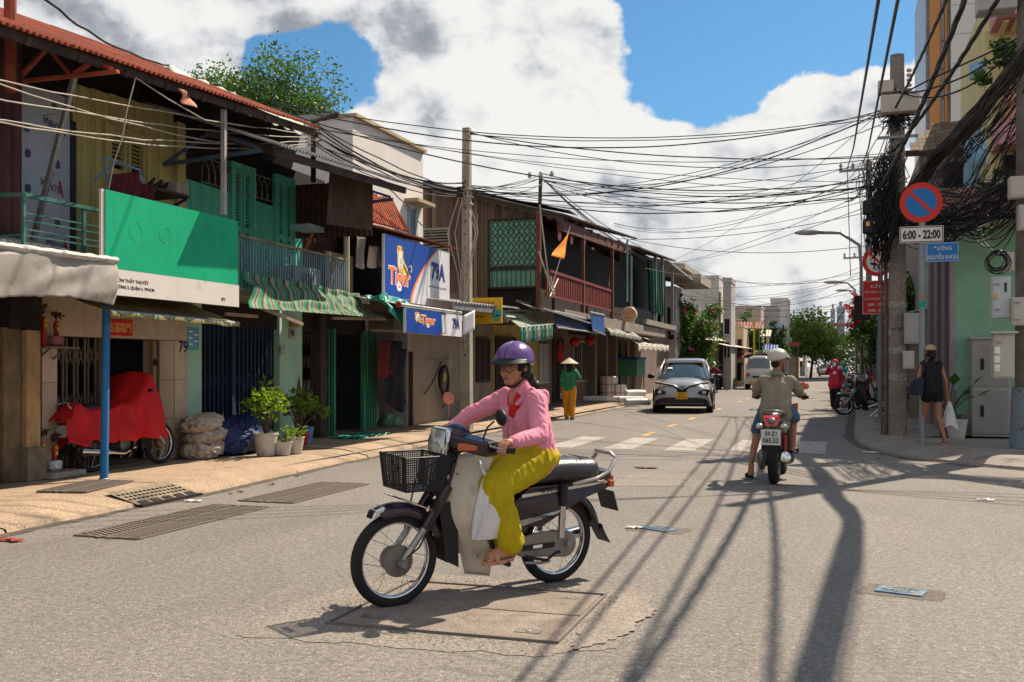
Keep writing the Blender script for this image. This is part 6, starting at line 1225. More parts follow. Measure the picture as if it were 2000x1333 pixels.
# tower block far behind
Yt=130;g=thing('apartment_tower','very tall cream apartment tower with orange stripe and teal windows behind the right row','building',(45,Yt,0));T=lambda px:onY(px,300,Yt).x
CRT=mat('cream_tower',(.52,.50,.46),.8,var=.03,scale=.1,bump=0);ORT=mat('orange_tower',(.44,.20,.07),.8,var=.03,bump=0);GRT=mat('grey_tower',(.16,.17,.19),.6,var=.05,bump=0);TLW=mat('teal_glass',(.03,.28,.27),.2,var=.15,scale=.4,bump=0,spec=.6)
H=66
MB().box(T(1858),T(1906),Yt,Yt+22,0,H).build('wall',CRT,g);MB().box(T(1905)+.02,T(1940),Yt+.6,Yt+22,0,H).build('grey_wall',GRT,g);MB().box(T(1920),T(1934),Yt+.3,Yt+.58,0,H).build('white_strip',CRT,g)
MB().box(T(1819),T(1838),Yt+1,Yt+22,0,H).build('orange_strip',ORT,g);MB().box(T(1838)+.02,T(1858)-.02,Yt+1.6,Yt+22,0,H).build('glass_strip',mat('grey_tower_glass',(.2,.23,.26),.3,var=.3,scale=.6,bump=0),g);MB().box(T(1847),T(1852),Yt+1.0,Yt+1.58,0,H).build('orange_fin',ORT,g);MB().box(T(1812),T(1819)-.02,Yt+3,Yt+22,0,H*.76).build('side_glass',MATS['grey_tower_glass'],g)
for k in range(17):
 z=6+k*3.4+1.2
 for(a_,b_)in ((1905.5,1919),):w=pcx('window',T(a_)+.3,T(b_)-.3,Yt+.5,Yt+.56,z,z+1.9,TLW,g);pcx('mullion',(T(a_)+T(b_))/2-.07,(T(a_)+T(b_))/2+.07,Yt+.42,Yt+.49,z,z+1.9,GRT,g)
 pcx('joint',T(1858)+.1,T(1905),Yt-.03,Yt-.005,z-1.0,z-.93,mat('joint_grey',(.3,.3,.29),.8),g)
 for a_ in (1841,1844,1854):pcx('glass_mullion',T(a_),T(a_)+.1,Yt+1.5,Yt+1.59,z-1,z+2,CRT,g)
 # houses along the right side of the street
rowr=[(26.5,33,3.6,PLAST,'dim house front behind the parked motorbikes, next to the lilac wall'),(33.2,42,4.2,YW,'yellow-walled house behind the palms on the right'),(42.2,56,5.0,GREYW,'grey house behind the palm fronds'),(56.2,74,4.4,BRP,'brown house farther along the right side'),(74.2,92,6,WHW,'pale house far along the right side'),(104,125,5,TANW,'tan house near the right street end')]
for y0,y1,h,m,lab in rowr:
 g=thing('right_house',lab,'house',(5,y0,.1));MB().box(2.6,9,y0,y1,.1,h).build('wall',m,g);n=int((y1-y0)/3)
 for k in range(n):yy=y0+.5+k*(y1-y0)/n;pcx('door',2.55,2.59,yy,yy+1.6,.15,2.3,DARK,g)
for i,(y,lab)in enumerate(((25.6,'nearest grey awning over the parked motorbikes'),(31,'second grey metal awning under the palms'),(37,'third low awning along the right row'),(47,'far pale awning on the right'))):
 g=thing('stall_roof',lab,'awning',(1.7,y,2.4));x0=.95 if i else 1.05;solid(corr((x0,y,2.55),(x0,y+4.6,2.5),(1.7,0,.35),30,.015).build('roof_sheet',GALV,g),.01)
 for yy in (y+.1,y+4.4):pcx('post',x0+.05,x0+.1,yy,yy+.05,.12,2.55,STEEL,g)
 # palms and shrubs on the right
def palm(name,label,base,h,nf,fl,m,seed,group=None):
 g=thing(name,label,'palm',tuple(base),group);rn=random.Random(seed);b=V(base);top=b+V((0,0,h));MB().tube([b,b+V((.05,0,h*.5)),top],[.09,.07,.05],8).build('trunk',BARK,g,smooth=True)
 for i in range(nf):
  a=i*2.399+rn.random()*.5;up=rn.uniform(.1,1.0);L_=fl*rn.uniform(.75,1.1);pts=[]
  for k in range(9):t=k/8;pts.append(top+V((math.cos(a)*L_*t*(1-.15*t),math.sin(a)*L_*t*(1-.15*t),L_*(up*t-(up+.55)*t*t*.9))))
  mb=MB();mb.tube(pts,[.012]*9,4)
  for k in range(1,34):
   t=k/34*8;j=min(7,int(t));p=pts[j].lerp(pts[j+1],t-j);d=(pts[j+1]-pts[j]).normalized();s=d.cross(V((0,0,1))).normalized()
   for sg in (-1,1):q=p+(s*sg*.9+d*.55-V((0,0,.35))).normalized()*fl*.26*(1-abs(k/34-.4));mb.add([p,p+d*.045,q],[(0,1,2)])
  mb.build('frond',m,g,fix=False)
 return g
p=onY(1672,715,36);palm('palm_tree','palm with long drooping fronds over the parked motorbikes',(1.5,36,.12),3.4,17,1.9,LEAFD,3);palm('palm_tree','shorter bright palm behind the drooping palm',(1.9,41,.12),3.6,15,1.7,LEAF,4)
for i,(x,y,z,r_,m,lab)in enumerate(((1.35,33,2.0,.9,LEAFD,'dark hanging foliage above the awnings, right side'),(1.7,45,2.6,1.4,LEAF,'green street shrub farther along the right side'),(1.2,58,2.0,1.5,LEAFD,'dark shrub mass far along the right side'),(1.6,30,2.9,.7,LEAF,'leafy creeper beside the red flowers'))):
 g=thing('shrub',lab,'shrub',(x,y,.12));fol=MB();foliage(fol,(x,y,z+.3),(r_*.7,r_*1.8,r_),1700,.17,random.Random(i+60),.5);fol.build('foliage',m,g,fix=False);MB().tube([(x,y,.12),(x,y,z)],.05,6).build('stem',BARK,g)
g=thing('bougainvillea','red bougainvillea spray against the sky left of the black lightbox','plant',(1.1,30,.12));fol=MB();rn=random.Random(71)
for(px,py,r_)in ((1668,592,.3),(1662,612,.34),(1668,635,.3),(1676,600,.25),(1658,600,.22)):foliage(fol,onY(px,py,30),(r_*.8,r_*.6,r_),90,.08,rn,.3)
fol.build('flowers',mat('red_flower',(.55,.03,.05),.6,var=.2),g,fix=False);MB().tube([(1.1,30,.12),onY(1672,660,30),onY(1665,600,30)],.03,6).build('stem',BARK,g)
fol=MB();foliage(fol,onY(1674,640,30.3),(.5,.5,.45),500,.12,rn,.4);fol.build('foliage',LEAF,g,fix=False)
# creeper on the pastel house
g=thing('balcony_plants','green plants spilling over the pastel balconies at the right edge','plant',(4.5,23,6));fol=MB()
for(px,py,r_)in ((1968,95,.35),(1925,145,.3),(1985,120,.3),(1950,360,.4),(1945,390,.35),(1975,115,.3)):foliage(fol,onY(px,py,22.6),(r_,r_*.6,r_),260,.1,rn,.4)
fol.build('foliage',LEAF,g,fix=False)
# street lamp far up
def lamp(label,px,py,Y,px2,py2):
 a,b=onY(px,py,Y),onY(px2,py2,Y);g=thing('street_lamp',label,'street lamp',(b.x,Y,.1),'street lamps over the right side')
 MB().tube([(b.x,Y,.1),(b.x,Y,b.z),(b.x-.05,Y,b.z+(a.z-b.z)*.6),((a.x+b.x)/2,Y,a.z-.03),(a.x,Y,a.z)],.05,8).build('arm',STEEL,g,smooth=True)
 MB().ell((a.x-.3,Y,a.z+.02),(.45,.14,.09)).build('lamp_head',mat('lamp_grey',(.32,.31,.29),.4),g,smooth=True)
lamp('curved street lamp reaching left from behind the no three-wheelers sign',1600,455,33,1682,520);lamp('smaller farther street lamp under the curved one',1640,552,52,1672,590);lamp('third street lamp, smallest and farthest',1655,568,70,1680,600)
# H-frame cross-arm poles behind
for(px,py,Y,w,lab)in ((1665,335,34,1.3,'slim pole with wide insulator cross-arm beside the cable tangle'),(1665,505,50,1.0,'farther slim pole with small cross-arm')):
 a=onY(px,py,Y);xb=onY(px+32,py,Y).x;g=thing('cross_arm_pole',lab,'utility pole',(xb,Y,.1));MB().tube([(xb,Y,.1),(xb,Y,a.z+.3)],.09,10).build('shaft',POLEM,g,smooth=40);MB().beam((a.x-.4,Y-.1,a.z),(xb+.4,Y-.1,a.z+.05),.08).build('cross_arm',STEEL,g);MB().beam((a.x+.3,Y-.1,a.z-.03),(xb,Y-.1,a.z-.8),.05).build('brace',STEEL,g)
 for k in range(4):x=a.x-.35+k*(xb-a.x+.6)/3;MB().lathe([(.03,0),(.06,.04),(.03,.08),(.06,.12),(.03,.2)],8,(x,Y-.1,a.z+.04)).build('insulator',mat('insulator',(.35,.32,.3),.3),g)
 # potted plants and tubs by the corner wall
def pot(g,c,r,h,m,name='pot'):return MB().lathe([(r*.72,0),(r*.78,h*.1),(r,h*.92),(r*1.06,h*.93),(r*1.06,h),(r*.92,h),(r*.9,h*.85)],20,c).build(name,m,g,smooth=35)
WB=mat('white_bucket',(.5,.48,.44),.5,var=.08,dirt=(.3,.26,.2),dirt_amt=.3)
p=onY(1868,850,19.6);p.z=.12
for k,(dx,dy,r_,h,lab)in enumerate(((0,0,.18,.33,'white bucket beside the shopping bag by the lilac wall'),)):g=thing('bucket',lab,'bucket',(p.x+dx,p.y+dy,.12));pot(g,(p.x+dx,p.y+dy,.12),r_,h,WB,'tub');MB().lathe([(r_*.9,0),(r_*.9,.01)],16,(p.x+dx,p.y+dy,.12+h*.9)).build('water',mat('still_water',(.1,.1,.09),.1),g)
g=thing('potted_taro','broad-leaved plant in a pot at the corner wall behind the walking woman','plant',(1.9,20.2,.12));pot(g,(1.9,20.15,.12),.2,.4,mat('dark_pot',(.06,.05,.045),.8));mb=MB()
for i in range(9):
 a=i*2.4;L_=.45;b=V((1.9,20.15,.5));e=b+V((math.cos(a)*L_,math.sin(a)*L_*.6,.35+.1*(i%3)));mb.tube([b,b.lerp(e,.6)+V((0,0,.1)),e],.008,4);d_=(e-b).normalized();s=d_.cross(V((0,0,1))).normalized()*.11
 mb.add([e,e+d_*.12+s,e+d_*.34-V((0,0,.08)),e+d_*.12-s],[(0,1,2),(0,2,3)])
mb.build('leaves',LEAF,g,fix=False)
# motorbikes (built in their own frame: x ahead, y left, z up, rear axle above the origin)
MAR=mat('dark_maroon_paint',(.018,.007,.010),.25,var=.05,bump=0,coat=.3,spec=.4);IVORY=mat('scuffed_ivory_plastic',(.56,.49,.39),.42,var=.08,scale=4,bump=.04,dirt=(.33,.28,.21),dirt_amt=.2,dscale=5)
SEATM=mat('black_vinyl',(.022,.022,.025),.38,var=.1,bump=.12,bscale=90,spec=.5);ENG=mat('engine_alloy',(.20,.19,.18),.5,.7,var=.35,scale=12,bump=.2,dirt=(.05,.04,.035),dirt_amt=.35);AMB=mat('amber_lens',(.45,.09,.025),.2,var=.1,spec=.6);REDL=mat('red_lens',(.5,.01,.01),.15,var=.05,spec=.6,coat=.5)
LENS=mat('clear_lens',(.50,.50,.46),.12,.35,var=.5,scale=22,bump=.2,spec=.7);CASE=mat('dirty_grey_case',(.22,.195,.165),.6,.2,var=.2,scale=6,bump=.15,dirt=(.09,.07,.05),dirt_amt=.3)
def wheel(g,x,r=.277,tw=.034,rim=.225,spokes=18,y=0.,hub=.055,rm=None,z=None):
 z=r if z is None else z;rm=rm or CHROME
 w=MB().torus((x,y,z),r-tw*.95,tw,(0,1,0),48,12,sq=1.05).build('wheel',RUBBER,g,smooth=True)
 MB().torus((x,y,z),rim-.004,.0145,(0,1,0),48,8,sq=1.6).build('rim',rm,w,smooth=True)
 MB().lathe([(.02,-.07),(hub*.6,-.06),(hub,-.045),(hub,.03),(hub*1.25,.035),(hub*1.25,.05),(.02,.07)],20,(x,y,z),(0,1,0)).build('hub',CASE if hub>.05 else ENG,w,smooth=35)
 for i in range(spokes):
  a=2*PI*i/spokes;s=1 if i%2 else-1;o=.32*(1 if(i//2)%2 else-1)
  MB().tube([(x+hub*math.cos(a+o*2),y+.038*s,z+hub*math.sin(a+o*2)),(x+(rim-.012)*math.cos(a),y,z+(rim-.012)*math.sin(a))],.0019,4).build('spoke',CHROME,w)
 return w
def arc_fender(x,z,r,w,a0,a1,n=16,drop=.05,th=.0):
 def f(u,v):a=a0+(a1-a0)*u;t=(v-.5)*2;rr=r+th-drop*abs(t)**2.2;return V((x+rr*math.cos(a),w*math.sin(t*PI/2)*.98,z+rr*math.sin(a)))
 return sheet(f,n,10)
def cub(label,body=MAR,mirrors=(-1,1),shield=IVORY,detail=True,seatm=SEATM,basket=True,group=None,name='motorbike',plate=None):
 g=thing(name,label,'motorbike',(0,0,0),group,local=True);sp=18 if detail else 8
 wheel(g,0,spokes=sp,hub=.06);wheel(g,1.18,spokes=sp,hub=.075)
 solid(arc_fender(0,.277,.345,.065,R(8),R(172),drop=.06).build('rear_fender',body,g,smooth=True),.004)
 solid(sheet(lambda u,v:V((-.33-.05*u-.03*u*u,(v-.5)*.13,.36-.13*u)),5,2).build('mud_flap',BLACKM,g),.004)
 solid(arc_fender(1.18,.277,.335,.062,R(66),R(158),drop=.075).build('front_fender',body,g,smooth=True),.004)
 MB().prism([(1.27,-.05,.60),(1.335,-.042,.575),(1.335,.042,.575),(1.27,.05,.60)],(.02,0,-.045)).build('fender_tip',CHROME,g,bevel=.008)
 for s in (-1,1):
  MB().cap((1.18,.078*s,.265),(1.0,.078*s,.50),.02,.02).build('fork_leg',ALU,g,smooth=True)
  MB().beam((1.03,.078*s,.45),(.87,.07*s,.70),.05,.06).build('fork_cover',body,g,bevel=.015)
  MB().tube([(.05,.115*s,.32),(.045,.115*s,.56)],.024,10).build('shock',CHROME,g,smooth=40);MB().tube([(.045,.115*s,.52),(.04,.115*s,.66)],.03,10).build('shock_cover',BLACKM,g,smooth=40)
 MB().lathe([(.03,-.02),(.022,.02)],8,(1.18,.1,.27),(0,1,0)).build('axle_nut',STEEL,g)
 MB().beam((.88,0,.62),(.82,0,.93),.09,.1).build('head_tube',BLACKM,g,bevel=.02)
 # leg shield
 def sh(u,v):
  t=(u-.5)*2;z=.86-.72*v;xc=.80+.10*math.sin(min(1,v*1.25)*PI)-.10*v*v;w=.105+.055*math.sin(min(1,v*1.1)*PI*.8)-.075*v**4
  top=.08 if abs(t)<.35 and v<.25 else 0
  return V((xc-.22*abs(t)**1.5*(1-.45*v)-.02*v,t*w,z+(.02*(1-abs(t))if v<.05 else 0)-.012*abs(t)**2))
 solid(sheet(sh,24,22).build('leg_shield',shield,g,smooth=True),.012,-1)
 MB().tube([sh(.5,t/10)+V((.004,0,0))for t in range(11)],.011,6).build('shield_ridge',shield,g,smooth=True)
 for s in (0,1):MB().tube([sh(s,t/12)for t in range(13)],.007,6).build('shield_edge',mat('edge_trim_grey',(.33,.29,.23),.5),g,smooth=True)
 MB().prism([(.86,-.05,.62),(.80,-.06,.84),(.80,.06,.84),(.86,.05,.62)],(.03,0,.0)).build('front_badge_panel',body,g,bevel=.012)
 MB().beam((.80,0,.45),(.30,0,.40),.12,.10).beam((.84,0,.78),(.76,0,.42),.1,.1).build('frame_tunnel',shield,g,bevel=.03)
 for s in (-1,1):MB().prism([(.93,.052*s,.60),(.86,.055*s,.24),(.78,.06*s,.2),(.80,.06*s,.60)],(0,.006*s,0)).build('inner_guard',BLACKM,g)
 # seat
 def st(u,v):
  a=v*2*PI;x=.42-.72*u;w=.075+.055*min(1,u*3)-.02*u**4;h=.07+.02*u;zc=.712+.028*math.sin(u*PI*1.3)-.02*(1-u)+.02*u;e=min(1,(min(u,1-u)*14)**.5)
  return V((x,w*e*math.copysign(abs(math.cos(a))**.7,math.cos(a)),zc+h*e*math.copysign(abs(math.sin(a))**.8,math.sin(a))))
 MB().grid(st,26,24).build('seat',seatm,g,smooth=True)
 mb=MB()
 for k in range(4):mb.tube([(-.03-.045*k,.11*math.cos(t/8*PI),.795+.005*k)for t in range(1,8)],.003,4)
 mb.build('seat_piping',BLACKM,g)
 # body sides
 for s in (-1,1):
  MB().prism([(.40,.085*s,.42),(.42,.08*s,.56),(.30,.095*s,.655),(-.32,.085*s,.66),(-.36,.06*s,.60),(-.12,.1*s,.55),(.06,.105*s,.47),(.2,.1*s,.40)],(0,.02*s,0)).build('side_cover',body,g,bevel=.008)
  MB().prism([(.36,.107*s,.612),(-.33,.100*s,.655),(-.33,.100*s,.64),(.36,.107*s,.592)],(0,.003*s,0)).build('chrome_trim',CHROME,g);MB().prism([(.38,.107*s,.45),(.05,.126*s,.50),(.1,.126*s,.475),(.38,.107*s,.41)],(0,.003*s,0)).build('side_stripe',ALU,g)
 if detail:
  text('HONDA',.13,.018,frame_M(V((.16,.128,.625)),(-1,0,.06),(0,0,1)),BLACKM,g,bold=.03);text('Dream',.16,.03,frame_M(V((.20,.131,.470)),(-1,0,-.1),(0,0,1)),BLACKM,g,shear=.4)
 MB().tube([(-.02,.13,.655),(-.22,.13,.68),(-.33,.12,.72),(-.40,.10,.80),(-.37,.07,.835),(-.33,0,.84),(-.37,-.07,.835),(-.40,-.10,.80),(-.33,-.12,.72),(-.22,-.13,.68),(-.02,-.13,.655)],.013,8).build('grab_rail',mat('pale_tube',(.45,.43,.41),.3,.6),g,smooth=True)
 MB().box(-.40,-.28,-.07,.07,.60,.72).build('tail_cover',body,g,bevel=.02);MB().box(-.425,-.40,-.06,.06,.61,.68).build('tail_light',REDL,g,bevel=.008)
 for s in (-1,1):MB().box(-.39,-.35,.085*s-.025,.085*s+.025,.61,.655).build('rear_indicator',AMB,g,bevel=.008)
 pl=MB().beam((-.403,0,.58),(-.453,0,.44),.18,.004,up=(1,0,.3)).build('number_plate',mat('plate_white',(.55,.55,.53),.5,var=.05),g)
 MB().beam((-.395,0,.575),(-.445,0,.445),.17,.004,up=(1,0,.3)).build('plate_backing',BLACKM,g)
 # engine, chain case, pedals
 MB().ell((.52,0,.33),(.12,.1,.10)).build('engine',ENG,g,smooth=True);MB().lathe([(.085,-.105),(.09,-.08),(.09,.105),(.07,.125),(.03,.13)],20,(.46,0,.29),(0,1,0)).build('crankcase',ENG,g,smooth=35)
 fin=MB()
 for k in range(6):fin.lathe([(.055,0),(.055,.006)],12,(.60+k*.018,0,.34+k*.004),(1,0,.15))
 fin.build('cylinder_fins',BLACKM,g)
 cc=[]
 for a in range(9):t=R(-90+180*a/8+180);cc.append((-.0+.085*math.cos(t),.11,.27+.085*math.sin(t)))
 cc+=[(.36,.11,.225),(.40,.11,.28),(.38,.11,.34),(.18,.11,.365),(.10,.11,.36)]
 MB().prism(cc,(0,-.035,0)).build('chain_case',CASE,g,bevel=.01);MB().prism([(.36,.112,.262),(.10,.112,.262),(.10,.112,.295),(.36,.112,.295)],(0,.006,0)).build('swing_arm',BLACKM,g);MB().prism([(.27,.119,.27),(.20,.119,.27),(.20,.119,.29),(.27,.119,.29)],(0,.002,0)).build('sticker',WHITE,g)
 MB().lathe([(.02,0),(.018,.02)],8,(0,.12,.277),(0,1,0)).build('axle_nut',STEEL,g)
 MB().tube([(.52,-.22,.22),(.52,.22,.22)],.016,8).build('foot_peg',BLACKM,g);MB().tube([(.36,.16,.20),(.24,.16,.185),(.17,.16,.19)],.009,6).build('gear_lever',STEEL,g);MB().tube([(.34,.14,.23),(.2,.17,.20),(.13,.17,.24),(.11,.19,.25)],.01,6).build('side_stand',BLACKM,g)
 MB().tube([(.6,-.13,.26),(.4,-.14,.19),(.1,-.15,.22)],.02,8).tube([(.12,-.15,.22),(-.32,-.155,.27)],.042,12).build('exhaust',CHROME,g,smooth=40)
 if detail:
  MB().tube([(.80,.09,.93),(.93,.13,.80),(.98,.12,.55),(1.08,.11,.36),(1.17,.09,.29)],.0055,6).tube([(.74,-.05,.9),(.98,-.11,.75),(1.06,-.11,.42),(1.16,-.09,.3)],.0055,6).tube([(.78,.1,.5),(.66,.13,.40),(.52,.12,.36)],.006,6).build('control_cables',BLACKM,g,smooth=True)
  for x,y,z in ((.90,.10,.77),(.905,-.10,.77),(.74,.10,.27),(.74,-.10,.27)):MB().lathe([(.009,0),(.007,.006)],8,(x-.06,y*1.2,z),(1,.4,0)).build('screw',STEEL,g)
  # handlebar group
 h=MB().ell((.80,0,.965),(.115,.12,.095)).build('headlight_nacelle',body,g,smooth=True)
 MB().prism([(.895,-.092,.872),(.895,.092,.872),(.885,.105,.965),(.865,.09,1.04),(.865,-.09,1.04),(.885,-.105,.965)],(.035,0,-.006)).build('bezel',CHROME,h,bevel=.012)
 def le(u,v):a=(u-.5)*2;b=(v-.5)*2;return V((.928+.022*(1-a*a)*(1-b*b)-.022*v,.085*a,.955+.070*b))
 MB().grid(le,12,10).build('headlight',LENS,h,smooth=True)
 for s in (-1,1):
  MB().prism([(.875,.08*s,1.0),(.74,.08*s,1.005),(.66,.28*s,.975),(.755,.28*s,.968)],(0,0,-.085)).build('handlebar_cover',body,g,bevel=.012);MB().prism([(.868,.15*s,.958),(.80,.235*s,.948),(.80,.235*s,.918),(.868,.15*s,.912)],(-.04,0,0)).build('indicator',AMB,g,bevel=.008)
  MB().tube([(.70,.25*s,.945),(.655,.40*s,.935)],.012,8).build('handlebar',STEEL,g);MB().tube([(.685,.29*s,.943),(.65,.415*s,.933)],.0185,12).build('grip',RUBBER,g,smooth=40);MB().tube([(.70,.24*s,.955),(.74,.31*s,.95),(.72,.40*s,.945)],.005,6).build('lever',STEEL,g)
  if s in mirrors:MB().tube([(.72,.20*s,.985),(.70,.21*s,1.05),(.68,.25*s,1.09)],.006,6).build('mirror_stalk',BLACKM,g);MB().ell((.66,.29*s,1.115),(.025,.07,.05),Euler((0,R(8),R(-12*s)))).build('mirror',BLACKM,g,smooth=True)
 if basket:
  b=thing('basket',None,None,(0,0,0),local=True);b.parent=g;x0,x1,z0,z1=.93,1.21,.69,.885
  def cor(u,v,z):k=1-.14*(z1-z)/(z1-z0);return V(((x0+x1)/2+(u-.5)*(x1-x0)*k,(v-.5)*.31*k,z-.0))
  mb=MB();rim=[cor(0,0,z1),cor(1,0,z1),cor(1,1,z1),cor(0,1,z1)];mb.tube([*rim],.006,6,closed=True);mb.tube([cor(0,0,z0),cor(1,0,z0),cor(1,1,z0),cor(0,1,z0)],.005,5,closed=True)
  for k in range(1,15):z=z0+(z1-z0)*k/15;mb.tube([cor(0,0,z),cor(1,0,z),cor(1,1,z),cor(0,1,z)],.003,3,closed=True)
  for side in range(4):
   for k in range(19):
    t=k/19;
    P0=[lambda z:cor(t,0,z),lambda z:cor(1,t,z),lambda z:cor(1-t,1,z),lambda z:cor(0,1-t,z)][side];mb.tube([P0(z0),P0(z1)],.0055 if k%9==0 else.003,3)
  for k in range(12):mb.tube([cor(k/11,0,z0),cor(k/11,1,z0)],.002,3);mb.tube([cor(0,k/11,z0),cor(1,k/11,z0)],.002,3)
  mb.build('wire_mesh',BLACKM,b);MB().prism([(x1-.008,-.06,.80),(x1-.008,.06,.80),(x1-.004,.06,.83),(x1-.004,-.06,.83)],(.008,0,0)).build('badge',BLACKM,b)
  for s in (-1,1):MB().tube([(1.2,.1*s,.65),(.95,.085*s,.55)],.005,5).build('stay',CHROME,b)
 return g
def place(g,x,y,ang,lean=0.,z=0.):
 """ang: heading in the place's plan; lean to its left"""
 g.location=(x,y,z);g.rotation_euler=Euler((-lean,0,ang),'XYZ')
 # lean about the heading axis, then turn
 g.rotation_mode='QUATERNION';g.rotation_quaternion=Euler((0,0,ang)).to_quaternion()@Euler((-lean,0,0)).to_quaternion();return g
def heading(dx,dz):
 return math.atan2(dz*math.cos(YAW)+dx*math.sin(YAW),dx*math.cos(YAW)-dz*math.sin(YAW))
def plan(x,z):return V((x*math.cos(YAW)-z*math.sin(YAW),x*math.sin(YAW)+z*math.cos(YAW),0))
p=plan(.275,6.63);HH=heading(-.8174,-.576);LEAN=R(3)
BIKE=place(cub('front motorbike',mirrors=(1,)),p.x,p.y,HH,LEAN)
BIKE['label']='dark maroon motorbike with ivory leg shield and black basket under the pink-jacketed woman'
g=thing('plastic_bag','white plastic bag hanging behind the ivory leg shield of the front motorbike','bag',(0,0,0),local=True);place(g,p.x,p.y,HH,LEAN)
BAGM=mat('thin_white_plastic',(.62,.60,.60),.35,var=.06,scale=9,bump=.25,bscale=14,spec=.5)
def bg(u,v):
 a=v*2*PI;t=u;w=.03+.10*t**.7;d=.02+.05*math.sin(t*PI*.9);return V((.655-.04*t+(w*math.cos(a))*(1+.12*math.sin(a*5+t*4))-.03*t*(math.cos(a)<0),.16+d*math.sin(a)*(1+.2*math.sin(a*7+t*5)),.74-.36*t-.03*t*max(0,-math.cos(a))))
MB().grid(bg,26,36).build('bag',BAGM,g,smooth=True);MB().tube([(.70,.13,.84),(.68,.15,.78),(.655,.16,.74)],.012,6).build('handle',BAGM,g,smooth=True)
# scooter seen from behind
def scooter(label,body,accent,name='scooter',plate='59-Z1|065.52',mirrors=AMB):
 g=thing(name,label,'scooter',(0,0,0),local=True);wheel(g,0,r=.28,tw=.055,rim=.205,spokes=6,hub=.07,rm=BLACKM);wheel(g,1.28,r=.28,tw=.045,rim=.21,spokes=6,hub=.05,rm=BLACKM)
 sb=MB().ell((.08,0,.70),(.42,.145,.13)).ell((-.18,0,.75),(.22,.10,.08));skinned(sb,'rear_body',body,g,.012,3)
 skinned(MB().ell((.1,0,.82),(.36,.13,.065)).ell((.42,0,.79),(.2,.11,.055)),'seat',SEATM,g,.012,3)
 MB().prism([(-.34,-.10,.80),(-.34,.10,.80),(-.39,.075,.70),(-.39,-.075,.70)],(.06,0,.03)).build('tail_light',REDL,g,bevel=.015)
 for s in (-1,1):MB().ell((-.32,.135*s,.70),(.05,.045,.035)).build('rear_indicator',LENS,g,smooth=True);MB().prism([(-.3,.12*s,.76),(.35,.155*s,.72),(.35,.155*s,.66),(-.2,.135*s,.62)],(0,.006*s,0)).build('side_stripe',mat('silver_stripe',(.3,.29,.26),.4,.3),g)
 MB().tube([(.0,.14,.84),(-.25,.13,.86),(-.36,.07,.875),(-.38,0,.88),(-.36,-.07,.875),(-.25,-.13,.86),(.0,-.14,.84)],.017,8).build('grab_rail',body,g,smooth=True)
 pl=MB().box(-.435,-.43,-.11,.11,.49,.67).build('number_plate',mat('plate_white',(.55,.55,.53),.5),g,bevel=.002)
 a,b=plate.split('|');M=lambda z:frame_M(V((-.4375,0,z)),(0,-1,0),(0,0,1));text(a,.13,.055,M(.62),INK,pl,bold=.02);text(b,.175,.06,M(.545),INK,pl,bold=.02)
 MB().prism([(-.40,-.075,.50),(-.40,.075,.50),(-.37,.06,.30),(-.37,-.06,.30)],(.03,0,0)).build('rear_fender',BLACKM,g,bevel=.02)
 skinned(MB().ell((.1,.13,.30),(.26,.07,.12)).ell((-.02,.14,.29),(.12,.06,.13)),'drive_case',ENG,g,.012,3)
 MB().lathe([(.03,0),(.065,.02),(.06,.30),(.07,.42),(.05,.44)],18,(-.22,-.15,.34),(1,0,-.12)).build('exhaust',BLACKM,g,smooth=35);MB().lathe([(.06,0),(.062,.015),(.03,.02)],18,(-.235,-.15,.342),(-1,0,.1)).build('exhaust_tip',CHROME,g,smooth=35)
 for s in (-1,1):MB().tube([(-.02,.12*s,.36),(.0,.12*s,.58)],.028,8).build('shock',mat('red_spring',(.4,.02,.02),.4)if s<0 else BLACKM,g)
 MB().box(.32,.85,-.13,.13,.22,.33).build('footboard',BLACKM,g,bevel=.02)
 def sh(u,v):t=(u-.5)*2;return V((.98-.1*v-.14*t*t,t*(.2-.04*v),.92-.62*v))
 solid(sheet(sh,14,12).build('leg_shield',body,g,smooth=True),.02)
 for s in (-1,1):MB().tube([(.80,.2*s,.93),(.72,.19*s,.6),(.70,.17*s,.34)],.022,8).build('shield_edge',accent,g,smooth=True);skinned(MB().ell((1.08,0,.72),(.12,.15,.2)).cap((1.28,0,.33),(1.02,0,.6),.05,.07),'front_body',body,g,.014,3)
 solid(arc_fender(1.28,.28,.33,.06,R(40),R(150)).build('front_fender',accent,g,smooth=True),.004)
 MB().beam((.98,0,.85),(.90,0,1.02),.08).build('steering_column',BLACKM,g);skinned(MB().ell((.92,0,1.03),(.09,.14,.05)),'handlebar_cover',BLACKM,g,.012,2)
 for s in (-1,1):
  MB().tube([(.92,.1*s,1.03),(.86,.30*s,1.01)],.013,8).build('handlebar',STEEL,g);MB().tube([(.88,.22*s,1.015),(.85,.345*s,1.005)],.02,10).build('grip',RUBBER,g);MB().tube([(.90,.18*s,1.03),(.89,.20*s,1.1),(.88,.25*s,1.14)],.006,6).build('mirror_stalk',BLACKM,g)
  MB().ell((.88,.29*s,1.15),(.02,.065,.045),Euler((R(-15*s),0,0))).build('mirror',mirrors,g,smooth=True)
  MB().tube([(.2,.2*s,.27),(.2,.13*s,.29)],.014,6).build('foot_peg',BLACKM,g)
 return g
SCB=mat('grey_green_plastic',(.13,.125,.10),.35,var=.15,scale=6,coat=.4,dirt=(.1,.09,.07),dirt_amt=.2);SCR=mat('red_panel',(.38,.015,.02),.3,var=.05,coat=.5)
p=plan(3.11,12.15);q=plan(3.11+.33,12.15+.94);SH=math.atan2(q.y-p.y,q.x-p.x);SCO=place(scooter('grey and red scooter with plate 59-Z1 065.52 ridden away up the street',SCB,SCR),p.x,p.y,SH,0)
